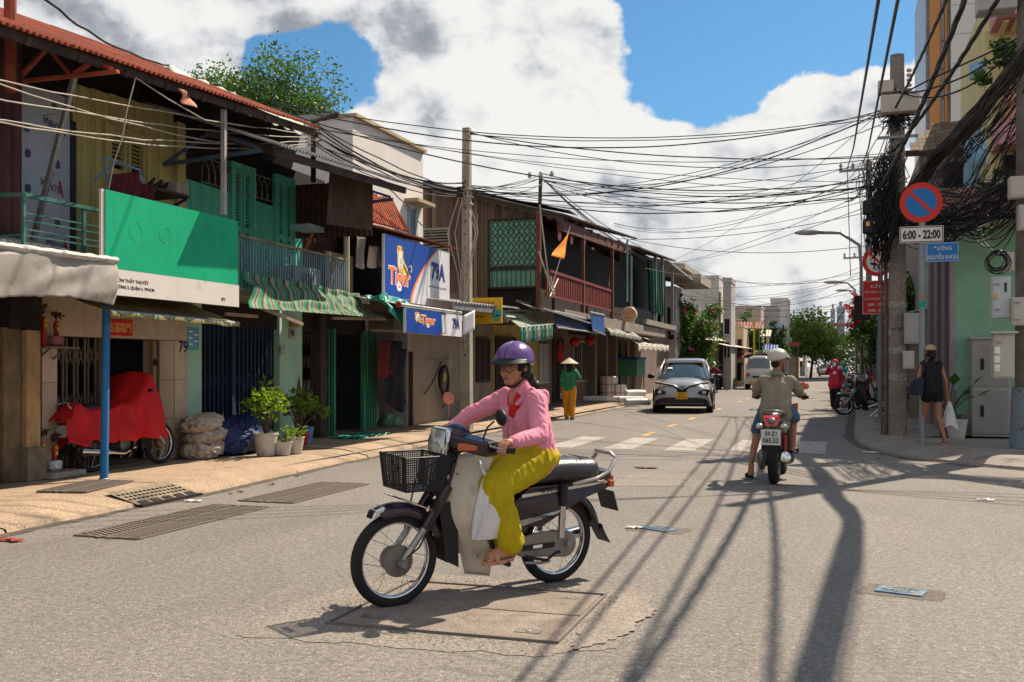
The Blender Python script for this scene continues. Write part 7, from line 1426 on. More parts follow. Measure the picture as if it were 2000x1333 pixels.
# parked and distant motorbikes
def at_ground(px,py,z=0.):return onZ(px,py,z)
far=cub('black and red motorbike with white plate parked beside the woman in the red hooded coat',body=mat('grey_green_paint',(.12,.13,.11),.35,coat=.4),shield=BLACKM,detail=False,basket=False)
p=at_ground(1652,803);place(far,p.x+.1,p.y+.3,R(88),R(3));b=far
def park(px,py,ang,label,z=0.,lean=4,group='motorbikes parked along the street',src=None):
 p=at_ground(px,py,z);c=copy_tree(src or far,label=label,group=group)
 if not group and 'group' in c:del c['group']
 c.location=(p.x,p.y,z);c.rotation_quaternion=Euler((0,0,R(ang))).to_quaternion()@Euler((R(-lean),0,0)).to_quaternion();return c
RB2=cub('red motorbike parked nose-out beside the thick pole',body=mat('red_bike_paint',(.3,.015,.02),.3,coat=.5),shield=mat('white_bike_panel',(.5,.5,.5),.4),detail=False,basket=False,group='motorbikes parked along the street')
p=at_ground(1715,800,.12);place(RB2,p.x+.5,p.y,R(200),R(4),.12)
park(1704,786,195,'dark motorbike parked under the nearest grey awning',.12);park(1740,812,190,'black motorbike half hidden behind the thick concrete pole',.12);park(1690,765,200,'dark motorbike parked farther under the second awning',.12,src=RB2)
park(1437,752,-80,'pink and white motorbike parked by the yellow-edged pillar',.0,src=RB2);park(1448,745,-95,'black motorbike beside the pink one',.0)
for i,(px,py,lab)in enumerate(((1530,736,'motorbike in the dark cluster left of the far lane, nearest'),(1545,732,'motorbike in the dark cluster left of the far lane, middle'),(1570,729,'motorbike in the dark cluster left of the far lane, farthest'))):park(px,py,-90+i*20,lab)
SRC_FAR=far
g=far.children
# cars
def loft(secs,n=20,pw=.55):
 """secs: (x, half width, z low, z high, top half width share)"""
 mb=MB();w=n+1
 for(x,hw,z0,z1,tw)in secs:
  for k in range(n+1):
   t=k/n;a=t*PI;cx=-math.cos(a);sx=math.sin(a);yy=math.copysign(abs(cx)**pw,cx)*hw;zz=abs(sx)**pw;yy*=1-(1-tw)*zz;mb.v.append(V((x,yy,z0+(z1-z0)*zz)))
 m=len(secs)
 for i in range(m-1):
  for k in range(n):mb.f.append((i*w+k,i*w+k+1,(i+1)*w+k+1,(i+1)*w+k))
  mb.f.append((i*w+n,i*w,(i+1)*w,(i+1)*w+n))
 mb.f.append(tuple(range(w-1,-1,-1)));mb.f.append(tuple(range((m-1)*w,m*w)));return mb
SIL=mat('silver_grey_paint',(.36,.36,.37),.3,.35,var=.03,bump=0,coat=.6,spec=.5);GLS=mat('car_glass',(.035,.05,.06),.06,var=.1,bump=0,spec=.8,coat=.5);PLY=mat('yellow_plate',(.75,.36,.02),.5,var=.03);LED=mat('white_led_strip',(.7,.7,.7),.2,var=0)
def suv():
 g=thing('grey_car','silver grey crossover car with yellow plate 61H 099.62 driving toward the camera','car',(0,0,0),local=True)
 S=[(2.12,.70,.36,.72,.9),(2.06,.82,.25,.86,.86),(1.9,.86,.22,.94,.84),(1.55,.88,.22,1.0,.84),(1.0,.885,.22,1.05,.86),(.5,.885,.22,1.07,.9),(-.5,.885,.22,1.08,.92),(-1.5,.885,.22,1.1,.9),(-1.9,.85,.24,1.1,.9),(-2.1,.78,.34,1.02,.9),(-2.15,.7,.42,.9,.9)]
 loft(S,24).build('body',SIL,g,smooth=50)
 G_=[(1.05,.78,.98,1.03,.9),(.55,.76,1.0,1.34,.84),(.15,.75,1.0,1.55,.80),(-.4,.75,1.0,1.60,.80),(-1.2,.74,1.0,1.56,.80),(-1.75,.72,1.0,1.38,.82),(-2.02,.7,1.0,1.1,.85)]
 loft(G_,24,.5).build('glasshouse',GLS,g,smooth=50)
 loft([(.28,.60,1.50,1.575,.95),(.1,.62,1.50,1.61,.95),(-.5,.625,1.52,1.645,.95),(-1.2,.615,1.5,1.61,.95),(-1.75,.58,1.4,1.46,.95)],16,.4).build('roof',SIL,g,smooth=50)
 for s in (-1,1):
  MB().tube([(1.08,.77*s,1.02),(.55,.72*s,1.33),(.2,.64*s,1.54)],.035,8).build('windscreen_pillar',SIL,g,smooth=True);MB().tube([(.1,.655*s,1.56),(-.6,.66*s,1.61),(-1.3,.64*s,1.57),(-1.9,.62*s,1.38)],.025,8).build('roof_rail',BLACKM,g,smooth=True);MB().beam((-.42,.765*s,1.05),(-.48,.655*s,1.6),.05,.03).build('door_pillar',BLACKM,g)
  m_=MB().ell((.85,1.0*s,1.08),(.07,.12,.075)).build('wing_mirror',BLACKM,g,smooth=True)
  for x in (1.3,-1.32):
   w=MB().torus((x,.79*s,.34),.275,.07,(0,1,0),32,10,sq=1.5).build('wheel',RUBBER,g,smooth=True);MB().lathe([(.23,-.02),(.23,.02),(.2,.03),(.06,.015),(.02,.05)],20,(x,.85*s,.34),(0,s,0)).build('rim',ALU,w,smooth=35)
   for k in range(5):a=k*2*PI/5;MB().beam((x,.885*s,.34),(x+.2*math.cos(a),.885*s,.34+.2*math.sin(a)),.05,.015,up=(0,1,0)).build('rim_spoke',CHROME,w)
   MB().torus((x,.855*s,.36),.375,.045,(0,1,0),28,6,sq=.8).build('arch_trim',BLACKM,g,smooth=True)
  MB().prism([(.9,.888*s,.42),(-.9,.888*s,.42),(-.9,.888*s,.3),(.9,.888*s,.3)],(0,.012*s,0)).build('sill_cladding',BLACKM,g);pcx('door_seam',-.02,-.008,(.884 if s>0 else-.892),(.892 if s>0 else-.884),.45,1.0,BLACKM,g);pcx('door_handle',-.35,-.15,(.885 if s>0 else-.91),(.91 if s>0 else-.885),.86,.89,SIL,g)
  MB().prism([(2.10,.50*s,.55),(2.06,.76*s,.53),(2.0,.80*s,.70),(2.07,.66*s,.73),(2.12,.46*s,.63)],(.045,0,0)).build('headlamp_housing',BLACKM,g,bevel=.02);MB().ell((2.135,.64*s,.62),(.03,.07,.05)).build('headlamp',LENS,g,smooth=True)
  MB().tube([(2.155,.07*s,.74),(2.14,.22*s,.83),(2.06,.6*s,.90),(1.98,.78*s,.93)],.013,6).build('light_bar',LED,g);MB().tube([(2.15,.1*s,.71),(2.13,.24*s,.80),(2.07,.6*s,.87),(1.99,.79*s,.90)],.02,6).build('light_bar_shadow',BLACKM,g)
  MB().tube([(2.165,.0,.70),(2.165,.065*s,.80)],.012,6).build('badge',CHROME,g)
 MB().prism([(2.11,-.12,.62),(2.11,.12,.62),(2.11,.18,.80),(2.11,-.18,.80)],(.035,0,0)).build('grille',BLACKM,g,bevel=.01)
 loft([(2.02,.84,.2,.46,.95),(2.13,.78,.22,.47,.95),(2.18,.6,.26,.44,.95)],16,.4).build('lower_bumper',BLACKM,g,smooth=40);MB().box(2.181,2.19,-.62,.62,.27,.30).build('bumper_trim',mat('bumper_grey',(.08,.08,.085),.5),g)
 pl=MB().box(2.195,2.205,-.17,.17,.42,.62).build('number_plate',PLY,g,bevel=.003);M=lambda z:frame_M(V((2.2065,0,z)),(0,1,0),(0,0,1));text('61H',.16,.06,M(.57),INK,pl,bold=.02);text('099.62',.26,.065,M(.475),INK,pl,bold=.02)
 for s in (.15,-.35):MB().tube([(1.06,s,1.045),(.98,s+.35,1.075)],.008,5).build('wiper',BLACKM,g)
 MB().prism([(.62,-.5,1.30),(.62,-.36,1.30),(.55,-.36,1.345),(.55,-.5,1.345)],(.012,0,.012)).build('windscreen_sticker',WHITE,g)
 return g
car=suv();p=onZ(1316,812,0);car.location=(-4.62,32.3,0);car.rotation_euler=(0,0,R(-90+5.5))
g=thing('white_van','white light truck with dark tarpaulin box top parked far along the left','van',(0,0,0),local=True);WP=mat('white_van_paint',(.55,.54,.52),.35,var=.05,coat=.3,dirt=(.4,.36,.3),dirt_amt=.15)
loft([(2.3,.72,.5,1.0,.95),(2.25,.8,.4,1.15,.95),(2.1,.82,.4,1.35,.93),(1.7,.82,.4,1.95,.86),(1.0,.82,.4,2.0,.86),(.6,.82,.4,1.98,.88)],20,.4).build('cab',WP,g,smooth=50);MB().box(-2.3,.55,-.85,.85,.5,1.5).build('load_bed',WP,g,bevel=.03)
loft([(.6,.95,1.9,2.15,.9),(-2.4,.95,1.9,2.2,.9)],12,.6).build('tarpaulin',mat('dark_tarp',(.05,.055,.05),.8,var=.3),g,smooth=40);MB().prism([(2.17,-.66,1.25),(2.17,.66,1.25),(1.83,.6,1.83),(1.83,-.6,1.83)],(.02,0,.01)).build('windscreen',GLS,g,bevel=.01);MB().box(2.28,2.36,-.8,.8,.32,.55).build('bumper',WP,g,bevel=.03);MB().box(2.3,2.33,-.35,.35,.7,.8).build('grille',BLACKM,g)
MB().box(2.362,2.37,-.55,-.2,.36,.5).build('number_plate',PLY,g)
for s in (-1,1):
 MB().box(2.25,2.33,.6*s-.12,.6*s+.12,.78,.98).build('headlamp',AMB if s<0 else LENS,g,bevel=.02);MB().box(1.9,2.0,1.0*s-.06,1.0*s+.06,1.4,1.65).build('wing_mirror',BLACKM,g,bevel=.02);MB().beam((1.9,.8*s,1.5),(1.95,.97*s,1.52),.03).build('mirror_arm',BLACKM,g)
 for x in (1.5,-1.5):MB().torus((x,.72*s,.33),.25,.08,(0,1,0),24,8,sq=1.3).build('wheel',RUBBER,g,smooth=True)
VANW=g;p=onY(1483,715,62);g.location=(p.x-.1,64,0);g.rotation_euler=(0,0,R(-88));g.scale=(1,1,1)
c=copy_tree(car,label='small distant white-looking car coming down the far lane');c.location=(onY(1613,715,140).x,140,0);c.rotation_euler=(0,0,R(-90));c.name='distant_car'
# covered motorbike at house 79
cm=copy_tree(far,label='parked motorbike under a bright red cloth in front of the open gate',group='');p=onZ(178,920,.13);q=onZ(296,905,.13);cm.name='covered_motorbike'
cp=V((-8.5,10.12,.13));ang=R(86);cm.location=cp;cm.rotation_quaternion=Euler((0,0,ang)).to_quaternion()@Euler((R(-5),0,0)).to_quaternion()
if 'group' in cm:del cm['group']
for o in list(cm.children):
 if o.name.startswith('mirror'):bpy.data.objects.remove(o)
cv=thing('red_cover','bright red cloth thrown over the parked motorbike behind the blue post','cloth',(0,0,0),local=True);cv.location=cp;cv.rotation_mode='QUATERNION';cv.rotation_quaternion=cm.rotation_quaternion
prof=[(-.50,.74),(-.36,.92),(-.1,.87),(.2,.86),(.45,.93),(.60,1.12),(.72,1.31),(.86,1.24),(.99,1.05),(1.08,.80)]
def cf(u,v):
 k=u*(len(prof)-1);i=min(len(prof)-2,int(k));t=k-i;x=prof[i][0]*(1-t)+prof[i+1][0]*t;zt=prof[i][1]*(1-t)+prof[i+1][1]*t;s=(v-.5)*2;a=abs(s);w=.15+.22*math.exp(-((x-.72)/.2)**2)
 bot=.42+.12*math.sin(x*5+1)+.06*math.sin(x*13)+.12*(x>.55)*math.sin((x-.55)*7);bot=max(.34,bot)if s>0 else.45;f_=max(0,(a-.32)/.68)
 y=math.copysign(min(a/.32,1)*w+.1*f_+(.025*math.sin(x*26+s*3)*f_),s);nz=noise.noise_vector(V((x*4.5+s,s*2.5,3.)))*.05+noise.noise_vector(V((x*14,s*3,7.)))*.022;y*=.92;return V((x+.03*f_*math.sin(x*17),y,.90*(zt*(1-f_)+bot*f_)-.03*min(a/.32,1)**2-.05*abs(math.sin(x*9+s*2))*min(1,a)))+nz
solid(sheet(cf,90,40).build('cloth',REDCLOTH,cv,smooth=True),.003)
# people
def head(mb,c,Rm,s=1.):
 """skull, jaw, nose, lips, brow, ears, neck stub"""
 E_=lambda p,r:mb.ell(V(c)+Rm@(V(p)*s),tuple(x*s for x in r),Rm,16,12)
 E_((-.005,0,.035),(.096,.077,.098));E_((.028,0,-.02),(.062,.062,.088));E_((.05,0,-.085),(.034,.036,.026));E_((.02,0,-.07),(.05,.052,.035))
 for q in (-1,1):E_((.055,.034*q,-.028),(.03,.026,.026));E_((-.006,.079*q,-.005),(.02,.009,.032));E_((.094,.011*q,-.032),(.011,.009,.008));mb.cap(V(c)+Rm@V((.083*s,.014*q*s,.020*s)),V(c)+Rm@V((.072*s,.044*q*s,.018*s)),.010*s,.008*s)
 mb.cap(V(c)+Rm@V((.086*s,0,.008*s)),V(c)+Rm@V((.106*s,0,-.03*s)),.008*s,.0125*s);E_((.084,0,-.058),(.013,.022,.0065));E_((.082,0,-.068),(.013,.019,.007));E_((.070,0,-.085),(.02,.02,.014))
def face_parts(g,c,Rm,s=1.,glasses=None,lip=None,kids=None):
 L_=lambda p:V(c)+Rm@(V(p)*s);EW=mat('eye_white',(.55,.5,.46),.3,var=0,bump=0);LIP=mat('lips',(.30,.07,.055),.45,var=.05)
 for q in (-1,1):
  MB().ell(L_((.082,.032*q,.001)),(.0085*s,.0135*s,.0065*s),Rm,12,8).build('eye',EW,g,smooth=True);MB().ell(L_((.0875,.031*q,.001)),(.0045*s,.006*s,.006*s),Rm,10,6).build('iris',HAIR,g,smooth=True)
  MB().cap(L_((.0885,.019*q,.009)),L_((.080,.046*q,.007)),.0028*s,.0025*s,6).build('eyelid',SKIN2,g);MB().cap(L_((.093,.015*q,.027)),L_((.080,.048*q,.028)),.004*s,.002*s,6).build('eyebrow',HAIR,g)
 MB().ell(L_((.0955,0,-.0585)),(.006*s,.021*s,.0048*s),Rm).build('upper_lip',LIP,g,smooth=True);MB().ell(L_((.0945,0,-.0675)),(.006*s,.018*s,.0052*s),Rm).build('lower_lip',LIP,g,smooth=True)
 if glasses:
  e=thing('glasses',None,None,(0,0,0),local=True);e.parent=g
  for q in (-1,1):
   mb=MB();pts=[L_((.112-.10*abs(.034*q+.027*math.cos(t/20*2*PI))**1.0*.28,.034*q+.027*math.cos(t/20*2*PI),-.001+.022*math.sin(t/20*2*PI)))for t in range(20)];mb.tube(pts,.0022,5,closed=True).build('frame',glasses,e);MB().tube([L_((.103,.061*q,.008)),L_((.05,.078*q,.008)),L_((-.01,.084*q,.0))],.0018,5).build('temple',glasses,e)
  MB().tube([L_((.110,-.008,.004)),L_((.112,0,.007)),L_((.110,.008,.004))],.002,5).build('bridge',glasses,e)
def hand(mb,wrist,c,ax,s=1.,thumb=1,grip=.02):
 """fist closed round a bar through c along ax; the palm lies on the wrist's side"""
 wrist,c,ax=V(wrist),V(c),V(ax).normalized();back=(wrist-c);back-=ax*back.dot(ax);back.normalize();up=V((0,0,1));up-=ax*up.dot(ax);up.normalize()
 if abs(back.dot(up))>.9:up=ax.cross(back)
 rr=grip+.008*s;fr=(-back).normalized()
 pk=c+back*.028*s+up*.022*s;mb.cap(wrist,pk,.024*s,.026*s);mb.ell(pk,(.03*s,)*3)
 for k in range(4):
  o=ax*((k-1.5)*.0195*s);L_=(.9,1.,.97,.82)[k];r0=.0098*s*(1 if k<3 else.88)
  P=[c+o*1.02+back*.02*s+up*(rr+.010*s),c+o+fr*.018*s*L_+up*(rr+.006*s),c+o+fr*(rr+.006*s)*1.0-up*.004*s,c+o+fr*.008*s-up*(rr+.003*s),c+o+back*.010*s*L_-up*(rr)]
  mb.limb([pk+o*.9,P[0]],[.014*s,r0*1.1],8);mb.limb(P,[r0*1.08,r0*1.05,r0,r0*.92,r0*.8],8)
 t0=pk-ax*thumb*.03*s-up*.012*s;mb.limb([t0,c-ax*thumb*.042*s+up*.002*s+back*.012*s,c-ax*thumb*.036*s+fr*.014*s+up*.004*s],[.014*s,.0115*s,.0095*s],8)
def foot(mb,ankle,toe,s=1.,r=.032):
 ankle,toe=V(ankle),V(toe);d=toe-ankle;f=V((d.x,d.y,0)).normalized();heel=V((ankle.x,ankle.y,toe.z))-f*.035*s
 mb.cap(ankle,heel+V((0,0,.02)),r*s,.026*s);mb.cap(heel+V((0,0,.018)),toe-f*.05*s+V((0,0,.012)),.028*s,.030*s);mb.cap(ankle,toe-f*.07*s+V((0,0,.02)),r*.9*s,.024*s)
 sd=f.cross(V((0,0,1)))
 for k in range(5):b=toe-f*(.05+.004*abs(k-1))*s+sd*(k-2)*.0135*s;mb.cap(b,toe-f*(.004+.008*k*.7)*s+sd*(k-2)*.0155*s-V((0,0,.004)),.0105*s,.0085*s if k else.011*s,8)
def person(label,J,root=None,top=None,bottom=None,sleeve='long',leg='long',Rm=None,hs=1.,voxel=.009,skin=SKIN,build=1.,hands=None,face=True,glasses=None,torso_w=.15,disp=.005,feet=True,wide=1.,grips=None,hem=True,extra=None):
 g=thing('person',label,'person',(0,0,0),local=True);Rm=Rm or Matrix.Identity(3);k=build;b=MB()
 head(b,J['head'],Rm,hs);nk=V(J['head'])+Rm@V((-.015,0,-.07))*hs;b.cap(nk,J['neck'],.048*hs,.055*k)
 ch,pe=V(J['chest']),V(J['pelvis']);lr=(V(J['shL'])-V(J['shR']));lr.normalize();
 def torso(m,e=0.,low=True):
  for s in (-1,1):
   S='L' if s>0 else 'R';m.cap(V(J['sh'+S])-lr*s*.02,ch+lr*s*.06*k-V((0,0,.02)),.055*k+e,.095*k+e);m.cap(ch+lr*s*.065*k,pe+lr*s*torso_w*.42,.092*k+e,.105*k+e)
  m.cap(J['neck'],ch,.05*k+e,.08*k+e)
 torso(b)
 for S in 'LR':
  b.limb([J['sh'+S],J['el'+S],J['wr'+S]],[.046*k,.038*k,.026*k]);b.limb([V(J['hip'+S]),J['kn'+S],J['an'+S]],[.082*k,.056*k,.034*k])
  kn,an=V(J['kn'+S]),V(J['an'+S]);b.ell(kn.lerp(an,.3)-(V((0,0,0))),(.045*k,.045*k,.09*k),(an-kn).to_track_quat('Z','X').to_matrix())
  gr=(grips or{}).get(S)
  if gr:hand(b,J['wr'+S],gr[0],gr[1],.92,thumb=gr[2])
  else:
   w=V(J['wr'+S]);d=(w-V(J['el'+S])).normalized();sd=d.orthogonal().normalized();b.cap(w,w+d*.06,.025,.027)
   for q in range(4):o=sd*((q-1.5)*.017);n_=d.cross(sd)*.02;b.limb([w+d*.06+o,w+d*.10+o+n_*.3,w+d*(.135-.006*abs(q-1.2))+o+n_],[.0095,.009,.007],6)
   b.limb([w+d*.02+sd*.02,w+d*.06+sd*.045,w+d*.09+sd*.042],[.012,.01,.008],6)
  if feet:foot(b,J['an'+S],J['to'+S],1.0)
 for p_,r_ in extra or():b.ell(p_,r_)
 skinned(b,'body',skin,g,voxel,2)
 if face:face_parts(g,J['head'],Rm,hs,glasses)
 if top:
  t=MB();torso(t,.014)
  if hem:t.cap(pe+lr*.06,pe+lr*.07-V((0,0,.05)),.12*k,.12*k);t.cap(pe-lr*.06,pe-lr*.07-V((0,0,.05)),.12*k,.12*k)
  for S in 'LR':
   if sleeve=='long':t.limb([J['sh'+S],J['el'+S],V(J['el'+S]).lerp(V(J['wr'+S]),.93)],[.062*k,.052*k,.038*k])
   elif sleeve=='short':t.limb([J['sh'+S],V(J['sh'+S]).lerp(V(J['el'+S]),.72)],[.066*k,.066*k])
  skinned(t,'top',top,g,voxel,3,folds(disp,(30,12,16),J['chest'][0])if disp else None)
 if bottom:
  t=MB()
  if not hem:t.ell(pe+V((-.02,0,-.0)),(.165,.19,.115))
  for S in 'LR':
   hp,kn,an=V(J['hip'+S]),V(J['kn'+S]),V(J['an'+S])
   t.cap(pe-V((0,0,.03 if hem else-.0)),hp,(.105 if hem else.138)*k,.10*k)
   if leg=='long':t.limb([hp,kn,an.lerp(kn,.06)],[.105*k*wide,.082*k*wide,.062*k*wide*wide])
   elif leg=='knee':t.limb([hp,kn.lerp(an,.05)],[.105*k,.085*k])
   else:t.limb([hp,hp.lerp(kn,.28)],[.105*k,.098*k])
  skinned(t,'bottoms',bottom,g,voxel,3,folds(disp*1.3,(17,17,6),3.)if disp else None)
 return g
def shoe(g,ankle,toe,m,name='sandal',h=.012,full=False):
 ankle,toe=V(ankle),V(toe);f=V((toe.x-ankle.x,toe.y-ankle.y,0)).normalized();sd=f.cross(V((0,0,1)));mb=MB();heel=V((ankle.x,ankle.y,toe.z))-f*.065;L_=(toe+f*.012-heel).length;z0=toe.z-.035;pts=[]
 for i in range(20):
  a=2*PI*i/20;u=math.cos(a);w=.042+.010*u;pts.append(heel+f*(L_/2+L_/2*u)+sd*w*math.sin(a)*1.05+V((0,0,z0-heel.z)))
 o=mb.prism(pts,(0,0,h+.012)).build(name,m,g,bevel=.005)
 c=toe-f*.07;MB().tube([c+sd*.044+V((0,0,-.022)),c+sd*.036+V((0,0,.014)),c+V((0,0,.032)),c-sd*.036+V((0,0,.014)),c-sd*.044+V((0,0,-.022))],.016,8,flat=1.0).build('strap',m,o,smooth=True)
 return o
def helmet(g,c,Rm,m,s=1.,visor=BLACKM,size=.121):
 L_=lambda p:V(c)+Rm@(V(p)*s);mb=MB();nu,nv=32,14
 def f(u,v):
  a=u*2*PI;t=v*R(101)-.0;low=.0+.055*max(0,-math.cos(a))**1.0+.02*abs(math.sin(a));t=v*(PI/2+low*5.5-.10*max(0,math.cos(a)));return L_((size*1.08*math.sin(t)*math.cos(a)-.012,size*.94*math.sin(t)*math.sin(a),.042+size*.93*math.cos(t)))
 h=solid(MB().grid(f,nu,nv).build('helmet',m,g,smooth=True),.012*s)
 if visor:
  def vf(u,v):a=R(-72)+R(144)*u;r_=size*1.03*(1+.0)+.045*v*math.cos(a)*1.0;return L_((r_*1.07*math.cos(a)-.012,r_*.95*math.sin(a),.062-.022*v-.012*math.cos(a*1.2)*v-.01*(1-math.cos(a))))
  solid(MB().grid(vf,20,5).build('visor',visor,h,smooth=True),.007*s)
 for q in (-1,1):MB().tube([L_((.0,.088*q,-.02)),L_((.015,.075*q,-.07)),L_((.03,.03*q,-.118)),L_((.032,0,-.122))],.007*s,6).build('chin_strap',BLACKM,h,smooth=True)
 return h
def hairclump(g,c,Rm,pts,m=HAIR,voxel=.01,amp=.012):
 mb=MB()
 for p,r in pts:mb.ell(V(c)+Rm@V(p),r,Rm)
 return skinned(mb,'hair',m,g,voxel,2,lambda p,n_:amp*(1-2*abs(noise.noise(V((p.x*40,p.y*40,p.z*12)))))-.003)
 # the woman on the front motorbike (coordinates in the motorbike's frame)
PINK=mat('pink_jersey',(.68,.245,.33),.85,var=.07,scale=6,bump=.1,bscale=220,spec=.15);YELL=mat('mustard_trousers',(.43,.33,.008),.75,var=.08,scale=5,bump=.06,bscale=200,spec=.15);PURP=mat('purple_helmet',(.11,.045,.20),.28,var=.05,coat=.4,spec=.4)
hc=V((.375,0,1.395));HR=(Euler((0,0,R(24))).to_matrix()@Euler((0,R(4),0)).to_matrix())
J=dict(head=hc,neck=(.315,0,1.262),chest=(.275,0,1.085),pelvis=(.225,0,.83),shL=(.30,.155,1.188),shR=(.31,-.155,1.195),elL=(.365,.275,.995),wrL=(.60,.33,.975),elR=(.51,-.27,1.075),wrR=(.62,-.325,.985),hipL=(.25,.085,.83),hipR=(.25,-.085,.83),knL=(.60,.155,.685),knR=(.60,-.145,.70),anL=(.515,.175,.335),anR=(.52,-.175,.335),toL=(.685,.195,.262),toR=(.69,-.19,.262))
W1=person('woman in pink hooded jacket, mustard trousers and purple helmet riding the front motorbike',J,top=PINK,bottom=YELL,Rm=HR,voxel=.0065,glasses=mat('dark_red_frame',(.07,.012,.015),.3,var=0),disp=.0045,wide=1.2,hem=False,extra=[((.352,0,1.20),(.05,.032,.062))],torso_w=.17,build=1.06,grips={'L':((.665,.345,.939),(-.25,1,-.08),1),'R':((.668,-.345,.939),(.25,1,.08),-1)})
place(W1,*plan(.275,6.63).xy,HH,LEAN)
for o in W1.children:
 if o.name.startswith('bottoms'):
  for v in o.data.vertices:
   if v.co.z<.60:v.co.x-=max(0,.60-v.co.z)*.10;v.co.y+=.012*math.sin(v.co.x*70+v.co.z*14)
helmet(W1,hc,HR,PURP)
hairclump(W1,hc,HR,[((-.05,0,-.02),(.065,.078,.07)),((-.09,.02,-.07),(.05,.06,.05)),((-.12,.03,-.11),(.05,.05,.045)),((-.15,.05,-.13),(.035,.04,.03)),((.02,.07,.01),(.035,.014,.035)),((.02,-.07,.01),(.035,.014,.035)),((.05,0,.06),(.05,.066,.02))],amp=.016)
ht=MB();
for t in range(7):a=R(-110+220*t/6);ht.cap(V((.25-.085*math.cos(a),.135*math.sin(a),1.245-.02*abs(math.cos(a)))),V((.27-.11*math.cos(a),.13*math.sin(a),1.185)),.028,.03)
for s in (-1,1):ht.cap((.30,.10*s,1.255),(.372,.05*s,1.17),.022,.018)
skinned(ht,'hood',PINK,W1,.009,3,folds(.005,(16,16,12),5))
sb=MB();sb.prism([(.335,.055,1.30),(.375,.045,1.235),(.392,.0,1.115),(.375,-.045,1.235),(.335,-.055,1.30),(.31,0,1.26)],(.012,0,.0));
sk=MB();sk.ell((.335,.035,1.185),(.058,.026,.065));sk.ell((.335,-.035,1.185),(.058,.026,.065));sk.ell((.368,0,1.12),(.03,.036,.045));skinned(sk,'red_shirt',mat('red_shirt',(.55,.012,.01),.8),W1,.008,2,None)
MB().tube([(.397,.0,1.20),(.405,0,1.10),(.41,.0,1.0),(.385,0,.87)],.004,5).build('zip',mat('pink_zip',(.42,.13,.18),.6),W1)
SAND=mat('tan_sandal',(.42,.22,.13),.5,var=.08);shoe(W1,J['anL'],J['toL'],SAND);shoe(W1,J['anR'],J['toR'],SAND)
MB().torus((.628,.185,.305),.011,.003,(1,.3,.6),12,5).build('sandal_buckle',mat('gold_buckle',(.6,.4,.1),.3,.9),W1)
# man on the scooter, seen from behind
KH=mat('khaki_grey_shirt',(.225,.19,.14),.85,var=.06,scale=5,bump=.08,bscale=200,spec=.12);DEN=mat('blue_denim',(.05,.10,.19),.85,var=.15,scale=9)
hc=V((.40,-.02,1.455));HR=Euler((0,0,R(-50))).to_matrix();J=dict(head=hc,neck=(.375,0,1.30),chest=(.33,0,1.11),pelvis=(.22,0,.87),shL=(.38,.165,1.215),shR=(.38,-.165,1.215),elL=(.52,.275,1.05),wrL=(.79,.29,1.045),elR=(.54,-.275,1.06),wrR=(.79,-.29,1.045),hipL=(.26,.10,.87),hipR=(.26,-.10,.87),knL=(.66,.20,.74),knR=(.68,-.17,.78),anL=(.30,.30,.22),anR=(.62,-.17,.40),toL=(.40,.36,.06),toR=(.77,-.20,.35))
J['knL']=(.58,.24,.62)
M1=person('man in khaki-grey shirt, denim shorts and cream helmet riding the grey and red scooter',J,top=KH,bottom=DEN,sleeve='short',leg='knee',Rm=HR,voxel=.0085,skin=SKIN2,build=1.04,disp=.005,torso_w=.16,grips={'L':((.865,.285,1.01),(-.2,1,0),1),'R':((.865,-.285,1.01),(.2,1,0),-1)})
place(M1,*plan(3.11,12.15).xy,SH,0);helmet(M1,hc,HR,mat('cream_helmet',(.50,.46,.38),.35,var=.06,coat=.2));hairclump(M1,hc,HR,[((-.05,0,-.03),(.05,.07,.05))],amp=.004)
ct=MB().tube([(.325+.05*math.cos(a/12*2*PI),.07*math.sin(a/12*2*PI),1.305)for a in range(12)],.018,6,closed=True).build('collar',KH,M1,smooth=True)
for s,S in ((1,'L'),(-1,'R')):shoe(M1,J['an'+S],J['to'+S],BLACKM)
# standing and walking figures
def stand(label,px,py,z,ang,top,bottom,h=1.58,sleeve='long',leg='long',stride=.22,armL=None,armR=None,skin=SKIN2,wide=1.,voxel=.012,k=.95,face=True,lean=0.):
 s=h/1.62;p=onZ(px,py,z);V_=lambda x,y,zz:V((x*s,y*s,zz*s))
 J=dict(head=V_(.03+lean,0,1.49),neck=V_(.0+lean*.8,0,1.36),chest=V_(0+lean*.6,0,1.18),pelvis=V_(0,0,.90),shL=V_(lean*.7,.155,1.30),shR=V_(lean*.7,-.155,1.30),elL=V_(-.04,.21,1.06),wrL=V_(.06,.22,.84),elR=V_(-.02,-.21,1.06),wrR=V_(.08,-.22,.84),hipL=V_(0,.085,.86),hipR=V_(0,-.085,.86),knL=V_(stride*.55,.085,.48),knR=V_(-stride*.15,-.08,.47),anL=V_(stride,.08,.085),anR=V_(-stride,-.08,.12),toL=V_(stride+.15,.09,.03),toR=V_(-stride+.13,-.085,.035))
 if armL:J['elL'],J['wrL']=V_(*armL[0]),V_(*armL[1])
 if armR:J['elR'],J['wrR']=V_(*armR[0]),V_(*armR[1])
 g=person(label,J,top=top,bottom=bottom,sleeve=sleeve,leg=leg,voxel=voxel,skin=skin,build=k,disp=.004,wide=wide,hs=s*.98,face=face);g.location=(p.x,p.y,z);g.rotation_euler=(0,0,ang);return g,J
